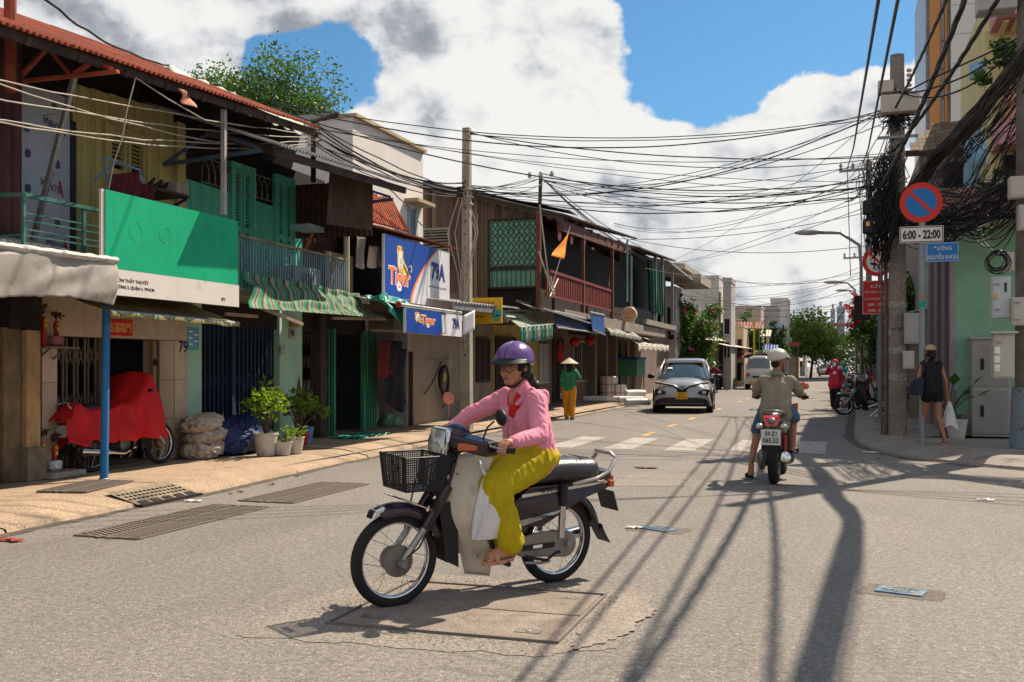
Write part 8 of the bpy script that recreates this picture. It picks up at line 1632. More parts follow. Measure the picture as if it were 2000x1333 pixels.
def polka():m=mat('green_polka_dots',(.02,.17,.07),.8,var=.1);nt=m.node_tree;p=nt.nodes['Principled BSDF'];v=nt.nodes.new('ShaderNodeTexVoronoi');v.inputs['Scale'].default_value=22;v.inputs['Randomness'].default_value=.2;tc=nt.nodes.new('ShaderNodeTexCoord');nt.links.new(tc.outputs['Object'],v.inputs[0]);q=nt.nodes.new('ShaderNodeMath');q.operation='LESS_THAN';q.inputs[1].default_value=.2;nt.links.new(v.outputs[0],q.inputs[0]);mx=nt.nodes.new('ShaderNodeMix');mx.data_type='RGBA';s=p.inputs['Base Color'].links[0].from_socket;nt.links.new(q.outputs[0],mx.inputs['Factor']);nt.links.new(s,mx.inputs['A']);mx.inputs['B'].default_value=(.5,.55,.45,1);nt.links.new(mx.outputs['Result'],p.inputs['Base Color']);return m
g,J=stand('woman in conical hat, green dotted shirt and orange trousers walking away along the kerb',1112,820,0,R(100),polka(),mat('orange_trousers',(.62,.25,.01),.8,var=.08),1.55,stride=.13,armR=((.12,-.27,1.12),(.06,-.16,1.36)),k=1.0,wide=1.1,face=False)
hc=V(J['head']);MB().lathe([(.235,0),(.232,.012),(.02,.155),(.001,.165)],28,hc+V((0,0,.025))).build('conical_hat',mat('palm_leaf_hat',(.52,.42,.29),.7,var=.12,scale=30,stretch=(1,1,8)),g,smooth=30);hairclump(g,hc,Matrix.Identity(3),[((-.04,0,-.02),(.08,.085,.09)),((-.09,0,-.12),(.04,.06,.07))])
MB().lathe([(.03,0),(.035,.02),(.035,.14),(.012,.19),(.012,.21)],12,V(J['wrL'])+V((.02,0,-.26))).build('water_bottle',mat('bottle_plastic',(.45,.48,.5),.15,var=.1,trans=.5),g,smooth=40)
for S in 'LR':shoe(g,J['an'+S],J['to'+S],BLACKM,'shoe')
BLK=mat('black_cotton',(.013,.013,.015),.9,var=.15)
g,J=stand('woman in tan cap, black vest and black shorts walking on the corner footpath',1822,868,.12,R(118),BLK,BLK,1.62,sleeve='none',leg='short',stride=.20,armL=((.02,.24,1.10),(.20,.14,.98)),armR=((-.04,-.20,1.05),(-.02,-.24,.80)),skin=SKIN2,k=.92,lean=.06,voxel=.0085)
hc=V(J['head']);I3=Euler((0,R(22),0)).to_matrix();CAPM=mat('tan_cap',(.42,.31,.19),.8);cp_=MB().grid(lambda u,v:hc+V((-.01,0,.045))+V((.108*math.sin(v*PI/2)*math.cos(u*2*PI),.09*math.sin(v*PI/2)*math.sin(u*2*PI),.095*math.cos(v*PI/2)-.0)),24,8).build('cap',CAPM,g,smooth=True);solid(cp_,.006)
solid(MB().grid(lambda u,v:hc+V((.085+.09*v-.0*u,(u-.5)*.14*(1-.3*v*v),.045-.035*v-.03*(2*u-1)**2)),10,5).build('cap_peak',CAPM,cp_,smooth=True),.005);hairclump(g,hc,Matrix.Identity(3),[((-.05,0,.0),(.065,.08,.07)),((-.09,0,-.05),(.04,.05,.05))])
for S in 'LR':shoe(g,J['an'+S],J['to'+S],mat('beige_sandal',(.45,.36,.28),.6))
bagw=thing('shoulder_bag','dark navy shoulder bag under the arm of the woman in the tan cap','bag',tuple(g.location),local=True);bagw.rotation_euler=g.rotation_euler;NVY=mat('navy_canvas',(.02,.025,.045),.8,var=.2)
skinned(MB().prism([(-.06,.18,1.08),(.16,.20,1.05),(.22,.22,.80),(-.10,.22,.80)],(0,.10,0)),'bag',NVY,bagw,.014,4,folds(.008));MB().tube([(-.04,.22,1.07),(-.02,.2,1.3),(.02,.13,1.38),(.06,.2,1.28),(.13,.23,1.06)],.012,6).build('strap',NVY,bagw)
bg2=thing('shopping_bag','white plastic shopping bag hanging from the right hand of the woman in the tan cap','bag',tuple(g.location),local=True);bg2.rotation_euler=g.rotation_euler;w=V(J['wrR'])+V((-.02,-.03,-.1))
MB().grid(lambda u,v:w+V(((.02+.13*u**.8)*math.cos(v*2*PI)*(1+.12*math.sin(v*31)),(.015+.10*u**.8)*math.sin(v*2*PI)*(1+.15*math.sin(v*44)),.0-.42*u+.03*math.sin(v*19)*u)),14,30).build('bag',BAGM,bg2,smooth=True)
g,J=stand('woman in red hooded coat and face mask standing with hand raised beside the parked motorbike',1631,802,0,R(-95),mat('crimson_coat',(.48,.025,.07),.8,var=.06),BLK,1.58,stride=.08,armR=((.08,-.27,1.22),(.14,-.12,1.48)),k=1.0)
hc=V(J['head']);skinned(MB().ell(hc+V((-.02,0,.02)),(.13,.11,.145)),'hood',MATS['crimson_coat'],g,.012,2);MB().ell(hc+V((.085,0,-.01)),(.045,.065,.075)).build('face_mask',WHITE,g,smooth=True);skinned(MB().cap((0,.05,1.0),(0,.06,.80),.14,.16).cap((0,-.05,1.0),(0,-.06,.80),.14,.16),'coat_skirt',MATS['crimson_coat'],g,.015,3);MB().ell((.165,.0,1.18),(.01,.05,.05)).build('chest_print',WHITE,g);
# seated riders, small in the picture
def rider(label,bike,top,bottom,hm,face=False,masked=True,k=.98):
 hc=V((.33,0,1.43));J=dict(head=hc,neck=(.30,0,1.30),chest=(.27,0,1.1),pelvis=(.2,0,.86),shL=(.3,.17,1.22),shR=(.3,-.17,1.22),elL=(.42,.28,1.03),wrL=(.62,.33,1.0),elR=(.42,-.28,1.03),wrR=(.62,-.33,1.0),hipL=(.24,.1,.85),hipR=(.24,-.1,.85),knL=(.6,.16,.72),knR=(.6,-.16,.72),anL=(.5,.18,.34),anR=(.5,-.18,.34),toL=(.66,.19,.27),toR=(.66,-.19,.27))
 g=person(label,J,top=top,bottom=bottom,voxel=.014,skin=SKIN2,build=k,disp=.004,face=face);g.location=bike.location;g.rotation_mode='QUATERNION';g.rotation_quaternion=bike.rotation_quaternion;helmet(g,hc,Matrix.Identity(3),hm,1.03)
 if masked:MB().ell(hc+V((.075,0,-.045)),(.045,.062,.05)).build('face_mask',WHITE,g,smooth=True)
 return g
b2=park(1394,776,-85,'black motorbike of the masked rider passing behind the silver grey car',lean=0,group='');rider('rider in maroon jacket, white mask and green helmet behind the silver grey car',b2,mat('maroon_jacket',(.18,.02,.035),.8),BLK,mat('green_helmet',(.02,.22,.12),.3))
b2=park(1648,765,-88,'motorbike of the rider in the turquoise coat behind the parked motorbike',lean=0,group='');g=rider('rider in turquoise hooded coat beyond the woman in red',b2,mat('turquoise_coat',(.02,.30,.34),.8),BLK,mat('turquoise_hood',(.02,.28,.32),.8),masked=False)
b2=park(1598,731,-90,'small distant motorbike coming down the middle of the street',lean=0,group='');rider('tiny distant rider in white coming down the middle of the street',b2,WHITE,BLK,WHITE)
b2=park(1511,800,87,'motorbike mostly hidden in front of the khaki-shirted rider',lean=0,group='');rider('rider in white T-shirt seen from behind, left of the cream-helmeted man',b2,mat('white_tee',(.55,.53,.50),.85,var=.04),DEN,HAIR,masked=False)
# overhead cables
rw=random.Random(21)
def cable(name,label,paths,m=WIRE,group=None,cat='cable'):
 g=thing(name,label,cat,tuple(V(paths[0][0][0])),group)
 for pts,r in paths:MB().tube(pts,r,5,cap=False).build('strand',m,g,smooth=True)
 return g
A1=P1+V((0,0,6.2));LP=V((-7.2,19.5,.12))
# square concrete pole on the left
g=thing('square_pole','slim square concrete pole rising behind the front rider, left footpath','utility pole',tuple(LP))
mb=MB();a,b=.105,.075;mb.add([LP+V((sx*a,sy*a,0))for sx,sy in ((-1,-1),(1,-1),(1,1),(-1,1))]+[LP+V((sx*b,sy*b,6.1))for sx,sy in ((-1,-1),(1,-1),(1,1),(-1,1))],[(3,2,1,0),(4,5,6,7),(0,1,5,4),(1,2,6,5),(2,3,7,6),(3,0,4,7)])
mb.build('shaft',CONC,g,bevel=.01)
for i in range(16):pc('climbing_hole',LP+V((.0,-.104+.0025*i,1.5+i*.27)),(.035,.02,.035),DARK,g)
pcx('white_edge',LP.x-.112,LP.x-.106,LP.y-.07,LP.y+.07,.12,2.4,WHITE,g)  # white strip on the lower left side of the pole
LT=LP+V((0,0,4.85))
g=cable('pole_cables','pale cables dangling down the square concrete pole',[([LT+V((rw.uniform(-.1,.1),-.12,0)),LT+V((s*.55,-.25,-.9)),LT+V((s*.2,-.2,-1.7)),LT+V((rw.uniform(-.1,.1),-.18,-2.6-rw.random()))],.011)for s in (-.6,-.3,.15,.5,.6)],WIREP)
for z in (0,-.15,-.3):MB().tube([LT+V((.12*math.cos(t/12*2*PI),.12*math.sin(t/12*2*PI),z))for t in range(12)],.02,6,closed=True).build('binding',WIREP,g)
# crossing spans from the thick pole to the left side
ends=[onX(530,200,-9.2),onX(620,250,-9.3),onX(912,268,-7.2),onX(912,368,-7.2),onX(912,372,-7.2),onX(912,380,-7.2),onX(1060,345,-7.2),onX(1060,348,-7.2),onX(1200,440,-7.2),onX(1290,520,-7.2)]
k=0
for i,e in enumerate(ends):
 ps=[]
 for j in range(3):
  s=P1+V((rw.uniform(-.15,.1),-.15,rw.choice([5.9,6.0,6.1,5.2,5.0,4.7,4.5])+rw.uniform(-.1,.1)));ps.append((sag(s,e+V((0,0,rw.uniform(-.12,.12))),rw.uniform(.15,.75),24,.01,j+i),rw.choice([.006,.007,.009,.012])))
 cable('span_cables','cables from the thick pole to '+['the red roof end','the dark bracket above the grey roof','the top of the square pole','the binding on the square pole','just under the binding of the square pole','the lower binding of the square pole','the thin mast on the plank house','the thin mast, second bundle','the plank house eave end','the concrete balcony house'][i],ps,WIRE,'cables over the street')
 # along the left facades
L0=[(-6.9,2.0,5.2),(-6.9,2.0,4.35),(-6.9,2.0,3.75),(-6.9,2,3.7)];br=onX(612,262,-8.3)
ps=[]
for i,(y0,y1)in enumerate(((150,236),(186,242),(230,252),(232,257),(128,236))):ps.append((sag(onX(-40,y0,-7.0)if i<4 else onX(-40,150,-7.0),br+V((0,0,-.05*i)),.05+.04*i,24,.02,i),.008))
cable('facade_cables','pale slack cables strung across the upper fronts of house 79 and the turquoise house',ps,WIREP)
ps=[(sag(br+V((0,0,rw.uniform(-.2,.2))),LT+V((0,0,rw.uniform(-.15,.15))),rw.uniform(.02,.35),18,.02,i+9),rw.choice([.009,.012,.016]))for i in range(9)]
cable('facade_cables','black cables between the dark bracket and the square pole, in front of the white block',ps)
ps=[(sag(LT+V((0,0,rw.uniform(-.1,.2))),onX(1060,350,-7.3)+V((0,0,rw.uniform(-.2,.2))),rw.uniform(.02,.2),12,.02,i+29),.010)for i in range(5)]+[(sag(onX(1060,350,-7.3),onX(1290,520,-7.2)+V((0,0,rw.uniform(-.4,.6))),rw.uniform(.1,.5),14,.02,i+39),.012)for i in range(5)]
cable('facade_cables','black cables running on along the plank house roof',ps)
cable('house_cable','thick black cable falling from the top left corner to the pale roof',[(sag(onX(70,-12,-7.6),onX(330,128,-8.9),.12,16,.03),.014)])
cable('loose_cable','pale cable hanging in a loop in front of the olive shutters',[([onX(265,152,-7.3),onX(248,215,-7.3),onX(240,265,-7.3),onX(222,320,-7.4),onX(212,370,-7.5)],.008),([onX(265,152,-7.3),onX(330,195,-7.3),onX(400,235,-7.3),onX(500,250,-7.5)],.008)],WIREP)
g=thing('wire_bracket','dark bent bracket post with a knot of wires above the grey roof edge','bracket',tuple(br));MB().tube([br+V((0,0,-.8)),br+V((0,0,.2)),br+V((.35,.2,.35))],.05,6).build('post',DKWOOD,g)
for i in range(8):MB().tube([br+V((rw.uniform(-.2,.2),-.05,rw.uniform(-.2,.2)))for _ in range(5)],.009,4).build('wire_knot',WIRE if i%2 else WIREP,g)
pm=onX(1056,345,-7.4);g=thing('thin_mast','thin dark mast with insulators at the corner of the plank house','mast',tuple(pm));MB().tube([onX(1050,560,-7.4),pm],.05,8).build('pole',DKWOOD,g)
for s in (-.3,0,.3):MB().lathe([(.04,0),(.06,.06),(.03,.14)],8,pm+V((s,0,-.02))).build('insulator',MATS['insulator'],g)
pm=onX(20,40,-8.1);g=thing('corner_mast','dark pipe mast at the top left corner of the red roof','mast',tuple(pm));MB().tube([(pm.x,pm.y,4.2),(pm.x,pm.y,6.2)],.06,8).build('pipe',RUST,g)
# far spans over the street
ps=[]
for i in range(18):
 Y=rw.uniform(30,85);z0=rw.uniform(4.6,7.2);ps.append((sag((1.2,Y+rw.uniform(-5,5),z0),(-7.4,Y+rw.uniform(-8,8),rw.uniform(4.6,6.6)),rw.uniform(.2,1.2),16),.011))
for i in range(3):cable('span_cables','sagging cables crossing the street '+['just beyond the plank house','above the white van','far down the street near the trees'][i],ps[i*6:i*6+6],WIRE,'cables over the street')
# cables parallel to the street: twisted thick ones, the pair of thin black ones, and the great bundle
def twist(a,b,s,r,tw,n=60):
 c=sag(a,b,s,n);out=[]
 for k in range(3):out.append(([p+V((r*1.05*math.cos(i*tw+k*2.09),0,r*1.05*math.sin(i*tw+k*2.09)))for i,p in enumerate(c)],r))
 return out
e1=onY(1716,0,8.5);e2=onY(1754,0,8.5)
XA=onY(1655,330,34);XB_=onY(1682,330,34)
cable('straight_cable','left of the two straight black cables dropping from the top edge to the cross-arm',[([XA,XA.lerp(e1,.5)-V((0,0,.25)),e1,e1+(e1-XA)*.6],.016)],WIRE,'straight black cables to the cross-arm')
cable('straight_cable','right of the two straight black cables dropping from the top edge to the cross-arm',[([XB_,XB_.lerp(e2,.5)-V((0,0,.25)),e2,e2+(e2-XB_)*.6],.016)],WIRE,'straight black cables to the cross-arm')
t1=P1+V((-.05,-.3,6.0));e3=onY(1838,0,13.2);e4=onY(1856,-10,13.0);e5=onY(1935,0,13.5)
cable('twisted_cable','twisted cable rising from the pole top to the top edge, leftmost of the thick ones',twist(t1,e3+(e3-t1)*.9,.15,.012,.9))
cable('twisted_cable','second twisted cable curving up past the orange tower stripe',twist(P1+V((-.35,-.25,4.5)),e4+(e4-(P1+V((-.3,-.3,5)))).normalized()*5,.35,.018,.8))
cable('twisted_cable','thickest twisted cable running to the top right',twist(P1+V((-.1,-.3,5.2)),e5+(e5-(P1+V((0,-.3,5)))).normalized()*5,.3,.016,.85))
MB_=[]
bA=P1+V((.1,-.2,4.35));bM=onY(1935,190,15.3);bB=onY(2030,70,13.6);bC=V((2.2,4,6.6))
def bundle(pts,n,R0,r,seed,slack=1.):
 q=random.Random(seed);out=[]
 cps=[]
 for i in range(len(pts)-1):
  for k in range(8):cps.append(V(pts[i]).lerp(V(pts[i+1]),k/8))
 cps.append(V(pts[-1]));m=len(cps)
 for _ in range(3):cps=[cps[0]]+[(cps[i-1]+cps[i]*2+cps[i+1])/4 for i in range(1,m-1)]+[cps[-1]]
 for j in range(n):
  a0,rr,w,ph=q.random()*6.28,R0*q.random()**.5,q.uniform(-.25,.25),q.random()*9;sg=q.random()**3*slack
  out.append(([p+V((math.cos(a0+w*i)*rr,math.sin(a0+w*i)*rr*.6,math.sin(a0+w*i)*rr-sg*.5*math.sin(PI*((i/8)%1))))+noise.noise_vector(V((i*.4,ph,0)))*.03 for i,p in enumerate(cps)],r*q.uniform(.6,1.5)))
 return out
cable('cable_bundle','enormous loose bundle of grey and black cables slanting from the pole to the top right',bundle([bA,P1.lerp(P2,.35)+V((0,-.3,4.9)),bM,bB,bC],56,.10,.009,5,.2),mat('grey_black_cable',(.03,.028,.027),.5,var=.5,scale=2,bump=0))
cable('cable_bundle','tangled black cables between the thick pole and the pole at the right edge',bundle([P1+V((.1,-.15,3.95)),P1.lerp(P2,.5)+V((0,.2,3.75)),P2+V((0,0,4.1)),P2+V((1.5,-1.2,4.6))],60,.30,.009,6,1.3),WIRE)
cable('cable_bundle','lower web of thin black cables below the slanting bundle',bundle([P1+V((.1,-.15,4.4)),P1.lerp(P2,.5)+V((.3,.4,4.1)),P2+V((0,0,5.0)),P2+V((2.5,.5,5.6))],40,.42,.007,7,1.6),WIRE)
cable('cable_bundle','dark cables leaving the pole at the right edge toward the pastel house',bundle([P2+V((-.1,-.1,5.6)),P2+V((-.6,2,5.2)),P2+V((-1.0,4,4.9)),P1+V((.9,2.5,5.3))],22,.22,.009,8,1.2),WIRE)
# the black mass hanging on the thick pole
ps=[]
for i in range(105):
 a=rw.uniform(0,6.28);z0=rw.uniform(4.4,5.4);ln=rw.uniform(.6,1.9);x0=P1.x+rw.gauss(-.17,.12);y0=P1.y-.22-rw.random()*.22;x1=P1.x-.34+rw.gauss(0,.13)
 ps.append(([V((x0,y0,z0)),V((x0+rw.uniform(-.3,.2),y0-.12,z0-ln*.35)),V((x1,y0-.05,z0-ln*.7)),V((x1+rw.uniform(-.08,.12),y0,max(2.6 if i%9==0 else 3.75,z0-ln)))],rw.uniform(.006,.014)))
cable('cable_mass','hanging black mass of cut cables on the street side of the thick pole',ps)
ps=[]
for i in range(46):
 c=P1+V((rw.gauss(-.28,.12),-.3,rw.uniform(3.9,5.0)));r_=rw.uniform(.08,.26);a0=rw.random()*6;ps.append(([c+V((r_*.6*math.cos(a0+t*.6),.05*math.sin(t),r_*math.sin(a0+t*.6)))for t in range(11)],.008))
cable('cable_loops','loose loops of black cable over the hanging mass on the thick pole',ps)
g=thing('splice_boxes','black splice cases among the hanging cables of the thick pole','box',tuple(P1+V((-.4,-.4,3.0))));
for dz in (3.95,4.3):MB().box(P1.x-.62,P1.x-.42,P1.y-.52,P1.y-.34,dz-.13,dz+.13).build('splice_case',BLACKM,g,bevel=.03)
pcx('yellow_label',P1.x-.56,P1.x-.5,P1.y-.525,P1.y-.521,3.95,4.03,YEL,g)
g=thing('pole_fittings','insulators and clamps round the head of the thick pole','insulator',tuple(P1+V((0,0,6.6))))
for i in range(7):MB().lathe([(.035,0),(.055,.03),(.035,.06)],10,P1+V((.2,-.12,6.15+i*.09))).build('insulator',MATS['insulator'],g)
for i in range(26):MB().tube([P1+V((rw.uniform(-.35,.3),-.2,5.9+rw.uniform(-.35,.35)))for _ in range(4)],.009,4).build('jumper_wire',WIRE,g)
for z in (5.5,5.9,6.3):MB().beam(P1+V((-.35,-.16,z)),P1+V((.35,-.16,z)),.05).build('bracket',STEEL,g)
ps=[(sag(P1+V((-.1,-.2,rw.uniform(5.0,6.2))),XA+V((rw.uniform(-.5,.8),0,rw.uniform(-1.2,0))),rw.uniform(.1,.5),12,.02,i),.010)for i in range(8)]+[(sag(XA+V((i*.35,0,-.1)),XA+V((i*.35+.1,.0,-3.4)),.0,6,.04,i),.014)for i in range(3)]
cable('cross_arm_cables','cables between the thick pole and the slim cross-arm pole with three drops',ps)
# spans nearer than the frame's edge that throw the long shadows on the road: the bundle and cables go on over the junction to the next pole behind the camera
NP=V((2.4,-7,0))
ps=[(sag(P2+V((0,0,7.2+.15*i)),(-14,5+i*1.2,8.5+.2*i),.2,20,.02,i),.013)for i in range(4)]+[(sag(P2+V((0,0,6.4)),P1+V((-.1,-.2,6.2+.1*i)),.25*i,10,.02,i),.016)for i in range(3)]+[(sag(P2+V((0,0,7.0)),V((12,13+i,6.8)),.3*i,10,.02,i),.016)for i in range(4)]
cable('junction_cables','cables leaving the pole at the right edge over the junction',ps)
# small things on the footpaths
SACK=mat('woven_sack',(.40,.33,.27),.85,var=.15,scale=9,bump=.4,bscale=60,dirt=(.2,.15,.1),dirt_amt=.3)
def sack(name,label,c,r,m,h=.3,seed=0,cat='sack',group=None,dz=.13):
 g=thing(name,label,cat,(c[0],c[1],dz),group);mb=MB();q=random.Random(seed)
 mb.ell((c[0],c[1],dz+h*.5),(r[0],r[1],h*.55)).ell((c[0]+r[0]*.2,c[1]+r[1]*.35,dz+h*.7),(r[0]*.7,r[1]*.55,h*.4)).ell((c[0],c[1]-r[1]*.4,dz+h*.35),(r[0]*.9,r[1]*.6,h*.4))
 skinned(mb,'sack',m,g,.016,2,folds(.034,(8,8,13),seed));return g
yk=yX(402,-8.3)
for i,(dy,dz,h,lab)in enumerate(((0,.13,.24,'bottom pale woven sack in the pile left of the blue tarpaulin heap'),(.06,.34,.2,'middle pale woven sack of the pile'),(-.03,.5,.22,'top pale woven sack of the pile'))):sack('woven_sack',lab,(-8.35,yk+dy,0),(.26,.34,0),SACK,h,i,'sack','pile of woven sacks',dz)
sack('tarpaulin_heap','dark blue tarpaulin heap with orange edge beside the woven sacks',(-8.3,yX(468,-8.3),0),(.32,.62,0),mat('navy_tarp',(.015,.03,.11),.5,var=.2,bump=.2),.52,5,'tarpaulin')
GSK=mat('green_sack',(.16,.36,.24),.6,var=.12,bump=.2,bscale=80)
p=onZ(742,835,.13);g=thing('green_sack','tall pale green woven sack leaning at the green gate','sack',tuple(p));skinned(MB().ell(p+V((-.2,0,.3)),(.16,.2,.32)).ell(p+V((-.23,-.05,.62)),(.13,.16,.22)).ell(p+V((-.24,-.05,.82)),(.07,.14,.06)),'sack',GSK,g,.016,2,folds(.014,(8,8,4)))
for i,(px,py,r_,lab)in enumerate(((768,832,.16,'small knotted green bag beside the tall green sack'),(782,832,.18,'flat open green bag beyond the tall green sack'))):p=onZ(px,py,.13);sack('green_bag',lab,(p.x-.1,p.y,0),(r_,r_,0),GSK,.26-.08*i,7+i,'bag')
p=onZ(705,853,.13);g=thing('green_net','crumpled green netting spread on the footpath before the green gate','netting',tuple(p));solid(sheet(lambda u,v:V((p.x-.25+.5*v+.1*noise.noise(V((u*4,v*4,0))),p.y-.75+1.5*u,.14+.05*abs(noise.noise(V((u*11,v*7,1))))+.02*math.sin(u*30))),50,12).build('netting',GT,g,smooth=True),.004)
# pots with plants
PW=mat('white_glazed_pot',(.48,.45,.39),.45,var=.1,scale=9,bump=.25,bscale=30,dirt=(.22,.18,.13),dirt_amt=.35,dscale=5)
def potted(label,px,py,r_,h,m,crown,n,leaf,seed,stemh=.2,mm=LEAF,z=.13,lift=0.,size=.085,up=.4,group='potted plants on the left footpath'):
 p=onZ(px,py,z);g=thing('potted_plant',label,'potted plant',tuple(p),group);pot(g,(p.x,p.y,z),r_,h,m);MB().lathe([(r_*.88,0),(r_*.88,.01)],16,(p.x,p.y,z+h*.9)).build('soil',DKWOOD,g)
 fol=MB();st=MB();q=random.Random(seed);b=V((p.x,p.y,z+h*.9))
 for i in range(n):
  c=b+V((q.uniform(-1,1)*crown[0],q.uniform(-1,1)*crown[1],stemh+q.random()*crown[2]));st.tube([b,b.lerp(c,.5)+V((0,0,.05)),c],[.014,.009,.004],5);foliage(fol,c,(.13,.15,.11),leaf,size,q,.7,up)
 st.build('stems',BARK,g);fol.build('leaves',mm,g,fix=False);return g
LIME=leafmat('lime_leaves',(.13,.22,.02),.4)
potted('bushy lime-green plant in a tall white tub, left of the group',519,890,.17,.32,PW,(.22,.3,.38),13,26,1,.3,LIME)
potted('round lime-green plant behind the small pots, right of the group',583,872,.17,.22,mat('red_pot',(.4,.03,.02),.4),(.25,.34,.26),16,28,2,.34,LIME)
potted('small sprig in a low basket-textured white pot, nearest the kerb',552,889,.135,.19,PW,(.08,.08,.08),5,14,3,.05,LIME,size=.05);potted('small leafy sprig in a round white pot beside the blue bucket',575,886,.14,.24,PW,(.1,.12,.06),6,16,4,.05,LIME,size=.06)
p=onZ(597,866,.13);g=thing('bucket','light blue plastic bucket behind the potted plants','bucket',tuple(p));pot(g,tuple(p),.13,.27,mat('blue_plastic',(.12,.25,.5),.4),'tub')
for i,(px,py,lab)in enumerate(((850,822,'low green plant in a dark tray, left behind the handlebar'),(880,818,'small white-edged plant with the pink fan behind it'),(915,815,'thin reddish plant at the foot of the square pole'))):potted(lab,px,py,.14,.15,mat('dark_tray',(.1,.045,.03),.8),(.16,.2,.25),8,22,10+i,.06,LEAF,size=.06,up=.6,group='plants on the left footpath behind the rider')
p=onX(876,778,-7.9);g=thing('hand_fan','round pink plastic fan standing among the plants by the hoses','fan',tuple(p));MB().lathe([(.11,-.006),(.12,0),(.11,.006)],24,p,(.6,-.7,0),(1,1.15)).build('disc',mat('pink_fan',(.7,.25,.2),.5),g);MB().tube([p-V((0,0,.12)),p-V((0,0,.4))],.01,6).build('handle',MATS['pink_fan'],g)
CARD=mat('cardboard',(.33,.20,.11),.85,var=.1)
def box_at(name,label,px,py,w,d,h,m,z=.13,rz=0.,cat='box',group=None,dz=0.):
 p=onZ(px,py,z);g=thing(name,label,cat,(p.x,p.y,z+dz),group,local=True);g.rotation_euler=(0,0,rz);MB().box(-w/2,w/2,-d/2,d/2,0,h).build('body',m,g,bevel=.012);return g
for i,(px,py,w,h,dz,lab)in enumerate(((1088,790,.7,.3,0,'low cardboard box on the ground behind the conical hat walker'),(1070,792,.5,.35,0,'cardboard box left of the low one'),(1092,788,.4,.32,.31,'cardboard box standing on the low one'),(1096,786,.38,.3,.64,'topmost tilted cardboard box in the stack'),(1138,783,.45,.5,0,'open cardboard box right of the conical hat walker'))):
 b=box_at('cardboard_box',lab,px,py,w,.5,h,CARD,rz=.2*i,group='cardboard boxes by the brown house',dz=dz);b.location.x-=.5
 if i==4:MB().add([(.22,-.25,.5),(.22,.25,.5),(.55,.25,.36),(.55,-.25,.36)],[(0,1,2,3)]).build('flap',CARD,b)
ROLLM=mat('wrapped_white_roll',(.62,.60,.57),.5,var=.1,scale=8,bump=.2)
for i,(px,py,l_,z,lab)in enumerate(((1166,786,1.9,.13,'long white wrapped roll lying beyond the conical hat walker'),(1232,787,.9,.13,'white wrapped roll in the heap left of the grey car, left one'),(1245,792,.9,.13,'white wrapped roll in the heap left of the grey car, front one'),(1240,786,.9,.34,'white wrapped roll on top of the heap left of the grey car'))):
 p=onZ(px,py,.13);g=thing('wrapped_roll',lab,'roll',(p.x,p.y,z),'white wrapped rolls',local=True);d=V((math.cos(.35+.2*i),math.sin(.35+.2*i),0));MB().tube([-d*l_/2+V((0,0,.11)),V((0,0,.115)),d*l_/2+V((0,0,.10))],.11,14).build('roll',ROLLM,g,smooth=50)
k=0
for(px,py,n)in ((1189,783,3),(1206,783,2)):
 for j in range(n):
  p=onZ(px,py,.13);g=thing('tape_roll_pack',['left','right'][px>1200]+' stack of white banded drums, '+['bottom','middle' if n==3 else 'top','top'][j]+' one','drum',(p.x,p.y,.13+j*.3),'white banded drums',local=True);MB().lathe([(.3,.0),(.33,.03),(.33,.26),(.3,.29)],20,(0,0,0)).build('drum',ROLLM,g,smooth=35)
  for a in range(3):MB().tube([(.335*math.cos(-2.2+a*.6),.335*math.sin(-2.2+a*.6),.0),(.335*math.cos(-2.2+a*.6),.335*math.sin(-2.2+a*.6),.29)],.012,5).build('red_band',MATS['red_cap'],g)
p=onZ(1221,777,.13);g=thing('food_cart','green-sided food cart with blue cover left of the grey car','cart',tuple(p));GC=mat('green_cart_panel',(.05,.2,.12),.6,var=.2);x,y=p.x-.1,p.y+.8
MB().box(x-.5,x+.6,y-.9,y+.9,1.0,1.65).build('body',GC,g,bevel=.02);MB().box(x-.55,x+.65,y-.95,y+.95,1.652,1.75).build('cover',DBT,g,bevel=.03)
for sx in (-.45,.55):
 for sy in (-.85,.85):MB().beam((x+sx,y+sy,.13),(x+sx,y+sy,1.0),.05).build('leg',ALU,g)
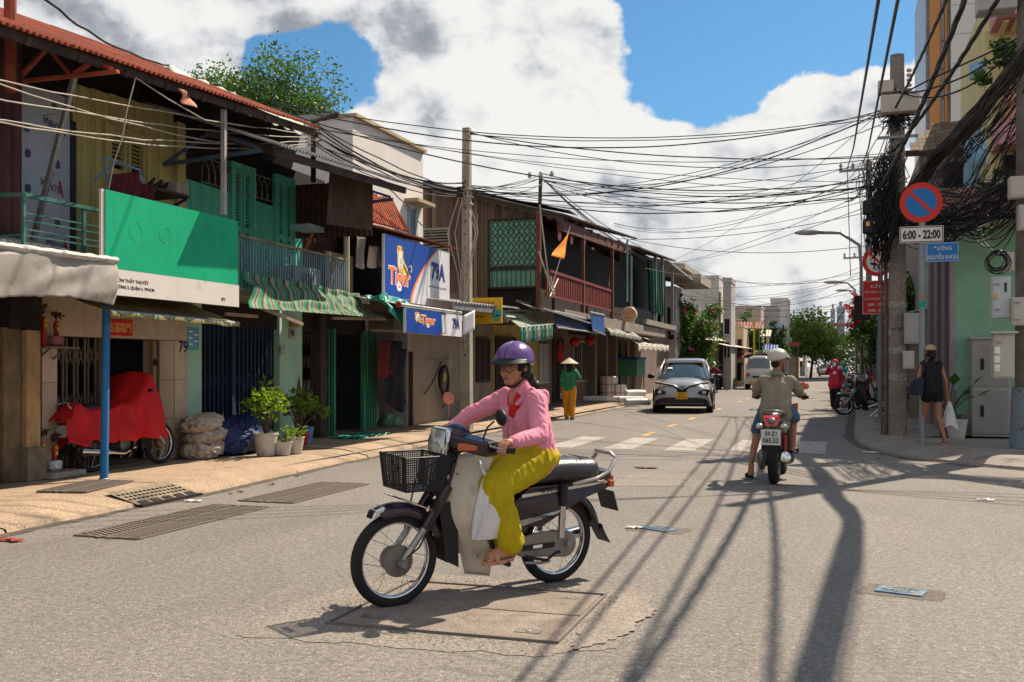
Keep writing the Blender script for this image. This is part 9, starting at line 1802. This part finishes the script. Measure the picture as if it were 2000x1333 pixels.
for i in range(6):MB().beam((x-.45+.2*i,y-.87,.3),(x-.45+.2*i,y-.87,1.0),.02).build('mesh_bar',ALU,g)
for z in (.35,.6,.85):MB().beam((x-.45,y-.87,z),(x+.55,y-.87,z),.02).build('mesh_bar',ALU,g)
box_at('yellow_crate','small orange-yellow crate beside the white drums',1224,782,.5,.4,.38,mat('yellow_plastic',(.6,.3,.02),.5),rz=.1,cat='crate')
# yellow-edged pillar by the masked rider, hanging parasols and cloth
p=onZ(1420,757,.1);g=thing('stone_pillar','grey footpath pillar with yellow edge bars by the masked rider','pillar',tuple(p));MB().box(p.x-.4,p.x+.3,p.y,p.y+.7,.1,4.0).build('shaft',GREYW,g)
for dx in (-.02,1.25):pcx('yellow_bar',p.x+.3+dx,p.x+.4+dx,p.y-.1,p.y,.1,4.2,mat('yellow_bar_paint',(.45,.33,.04),.6),g)
g=thing('cream_parasol','cream cloth awning reaching out above the masked rider','awning',tuple(onX(1400,660,-6.8)));a,b,c,d=(onX(x,y,X)for x,y,X in ((1380,648,-8),(1400,650,-8),(1430,668,-6.3),(1378,664,-6.3)));solid(sheet(lambda u,v:a.lerp(b,u).lerp(d.lerp(c,u),v),6,6).build('fabric',CREAM,g),.02);
for i,(px,py,lab)in enumerate(((1390,672,'red paper lantern under the cream cloth awning'),)):p=onX(px,py,-6.6);g=thing('lantern',lab,'lantern',tuple(p));MB().lathe([(.1,-.35),(.25,-.2),(.27,0),(.25,.2),(.1,.35)],12,p).build('shade',MATS['red_lantern'],g,smooth=40)
# fence pot stand and chair by the corner
g=thing('plastic_chair','folded blue and white chair beside the round-sign post','chair',tuple(at_ground(1708,815,.12)));q=V(g.location);BC=mat('blue_cloth',(.03,.1,.35),.7)
MB().prism([q+V((.25,0,.3)),q+V((.7,.1,.32)),q+V((.72,.1,.62)),q+V((.4,0,.55))],(0,.35,0)).build('seat',BC,g,bevel=.02)
for a,b in (((-.15,0,.25),(.5,.0,.45)),((-.1,.3,.0),(.7,.3,.7)),((.0,.0,.02),(.55,0,.2))):MB().tube([q+V(a),q+V(b)],.018,6).build('frame',WHITE,g)
